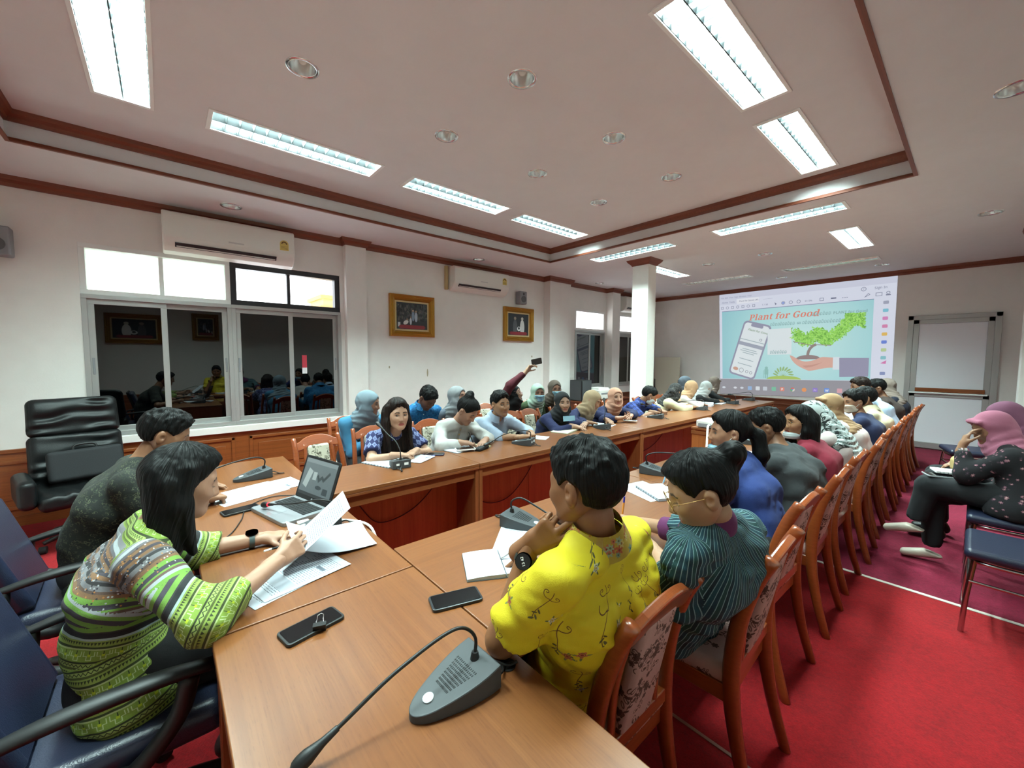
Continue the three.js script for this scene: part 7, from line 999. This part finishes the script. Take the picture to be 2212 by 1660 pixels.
person({ ...LB(2.02), label: 'person in a bright blue batik shirt looking down into the lap', head: [2.05, 1.11, -3.7], look: [0.12, -0.72, 0.68], eyes: 'down', skin: '#7a4e38', hairBig: 1.04, top: { mat: C.batikBlue, sleeve: 0.85, loose: 0.022, cuff: 0.02, collar: 1, placket: 1 }, wide: 1.1 });
person({ ...LB(2.44), label: 'person in a light grey headscarf with closed eyes behind the white jacket', fem: 1, head: [2.42, 1.1, -3.7], look: [0.35, 0.12, 0.93], eyes: 'down', skin: '#b5846c', hair: 'scarf', scarf: { mat: S.grey, drop: 0.06 }, top: { mat: C.greyBlouse, sleeve: 1.9 } });
person({ ...LB(3.15), label: 'person in maroon stretching an arm up to take a picture with a phone', fem: 1, head: [3.2, 1.08, -3.66], look: [0.5, 0.25, 0.75], roll: -0.45, skin: '#c09478', hair: 'scarf', scarf: { mat: S.black, drop: 0.04 }, glasses: pinkRim, top: { mat: C.maroon, sleeve: 1.85, loose: 0.016 }, R: { w: [3.3, 1.37, -3.54], e: [3.09, 1.2, -3.6], fd: [0.6, 0.75, 0.2], pn: [0.4, -0.2, 0.9], pose: 'hold' } });
{ const t = thing('raised_phone', 'dark phone held up high at the end of the maroon sleeve', 'phone', [3.405, 1.485, -3.48], -0.3); let g = extrude(rrect(0.135, 0.07, 0.01), 0.01, 0.002); g.rotateZ(0.18); mesh('case', g, std('#33302e', 0.4), t); g = extrude(rrect(0.125, 0.062, 0.007), 0.001); g.translate(0, 0, -0.001); g.rotateZ(0.18); mesh('display_glass', g, M.blackGloss, t); }
person({ ...LB(3.65), label: 'person in a mint headscarf and olive top with a blue mask', fem: 1, head: [3.62, 1.08, -3.67], look: [-0.42, -0.05, 0.9], skin: '#8d5f48', hair: 'scarf', scarf: { mat: S.mint, drop: 0.08 }, mask: 'full', maskMat: blueMask, top: { mat: C.greenTop, sleeve: 1.9, loose: 0.02 } });
person({ ...LB(4.02), label: 'person in a dark brown headscarf with a blue mask by the pilaster', fem: 1, head: [3.97, 1.11, -3.7], look: [-0.4, -0.05, 0.9], skin: '#8d5f48', hair: 'scarf', scarf: { mat: S.brown, drop: 0.06 }, mask: 'full', maskMat: blueMask, glasses: M.black, top: { mat: C.brownPrint, sleeve: 1.9 } });
// right wall
person({ label: 'person in a pink headscarf and black flowered tunic with crossed legs by the right wall', fem: 1, face: [0, -1], pel: [4.32, 0.24], seat: 0.49, head: [4.42, 1.05, 0.1], look: [-0.45, -0.35, -0.8], eyes: 'down', skin: '#a8785a', hair: 'scarf', scarf: { mat: S.pink, back: 1, visor: 1, drop: 0.02 }, wide: 1.12, top: { mat: C.floralBlack, name: 'tunic', sleeve: 1.85, loose: 0.024, long: 0.12 },
  knees: [[0.42, 0.04, 0.6], [0.4, -0.06, 0.52]], feet: [[0.48, 0.06, 0.3], [0.38, -0.04, 0.1]], toes: [[0.05, -0.25, -1], [-0.2, -0.12, -1]], pumps: 1, shoe: std('#b8ab9c', 0.5), L: { w: [4.3, 0.92, -0.03], e: [4.22, 0.73, 0.0], fd: [0.25, 0.9, 0.2], pn: [0.3, 0, 1], pose: 'relaxed', watch: M.chrome }, R: { w: [4.42, 0.68, -0.02], fd: [-0.8, 0, -0.4] } });
notebook('white booklet and papers on the lap of the person in the pink headscarf', 4.42, -0.07, 0.3, { w: 0.15, h: 0.21, tint: '#e8e6e2' }).position.y = 0.69;
{ const b = thing('handbag', 'small beige bag on the lap behind the white booklet', 'bag', [4.55, 0.67, -0.03], 0.3); const g = new RoundedBoxGeometry(0.2, 0.12, 0.08, 5, 0.035); g.translate(0, 0.06, 0); mesh('bag_body', uvBox(g), std('#b8a06a', 0.7), b); mesh('strap', tube([[-0.08, 0.1, 0], [-0.04, 0.17, 0], [0.04, 0.17, 0], [0.08, 0.1, 0]], 0.006, 20, 6), std('#7a6238', 0.7), b); }
phone('silver tablet lying on the crossed knee by the right wall', 4.32, -0.12, 0.4, { w: 0.12, h: 0.18, mat: M.plasticGrey }).position.y = 0.672;
person({ label: 'person in a mauve headscarf and black clothes behind the pink headscarf', fem: 1, face: [0, -1], pel: [5.0, 0.25], seat: 0.49, head: [5.03, 1.08, 0.17], look: [-0.3, -0.3, -0.9], eyes: 'down', skin: '#a8785a', hair: 'scarf', scarf: { mat: S.mauve, back: 1 }, top: { mat: C.black, sleeve: 2 }, L: { w: [4.92, 0.66, -0.02] }, R: { w: [5.08, 0.66, -0.02] } });
pen('black pen under the left hand of the person in green', [0.4, T + 0.012, -1.8], [-0.13, 0.01, 0.03], M.black, M.plasticWhite);
tag(mesh('cable_grommet', cyl(0.625, T + 0.0005, T + 0.003, -0.735, 0.022, 0.022, 24), M.black), 'round black cable hole beside the large microphone', 'cable hole');
let total = 0; scene.traverse((o) => { if (o.isMesh) total += (o.geometry.index ? o.geometry.index.count : o.geometry.attributes.position.count) / 3; });
console.log('triangles', Math.round(triangles), Math.round(total));
renderer.render(scene, camera);
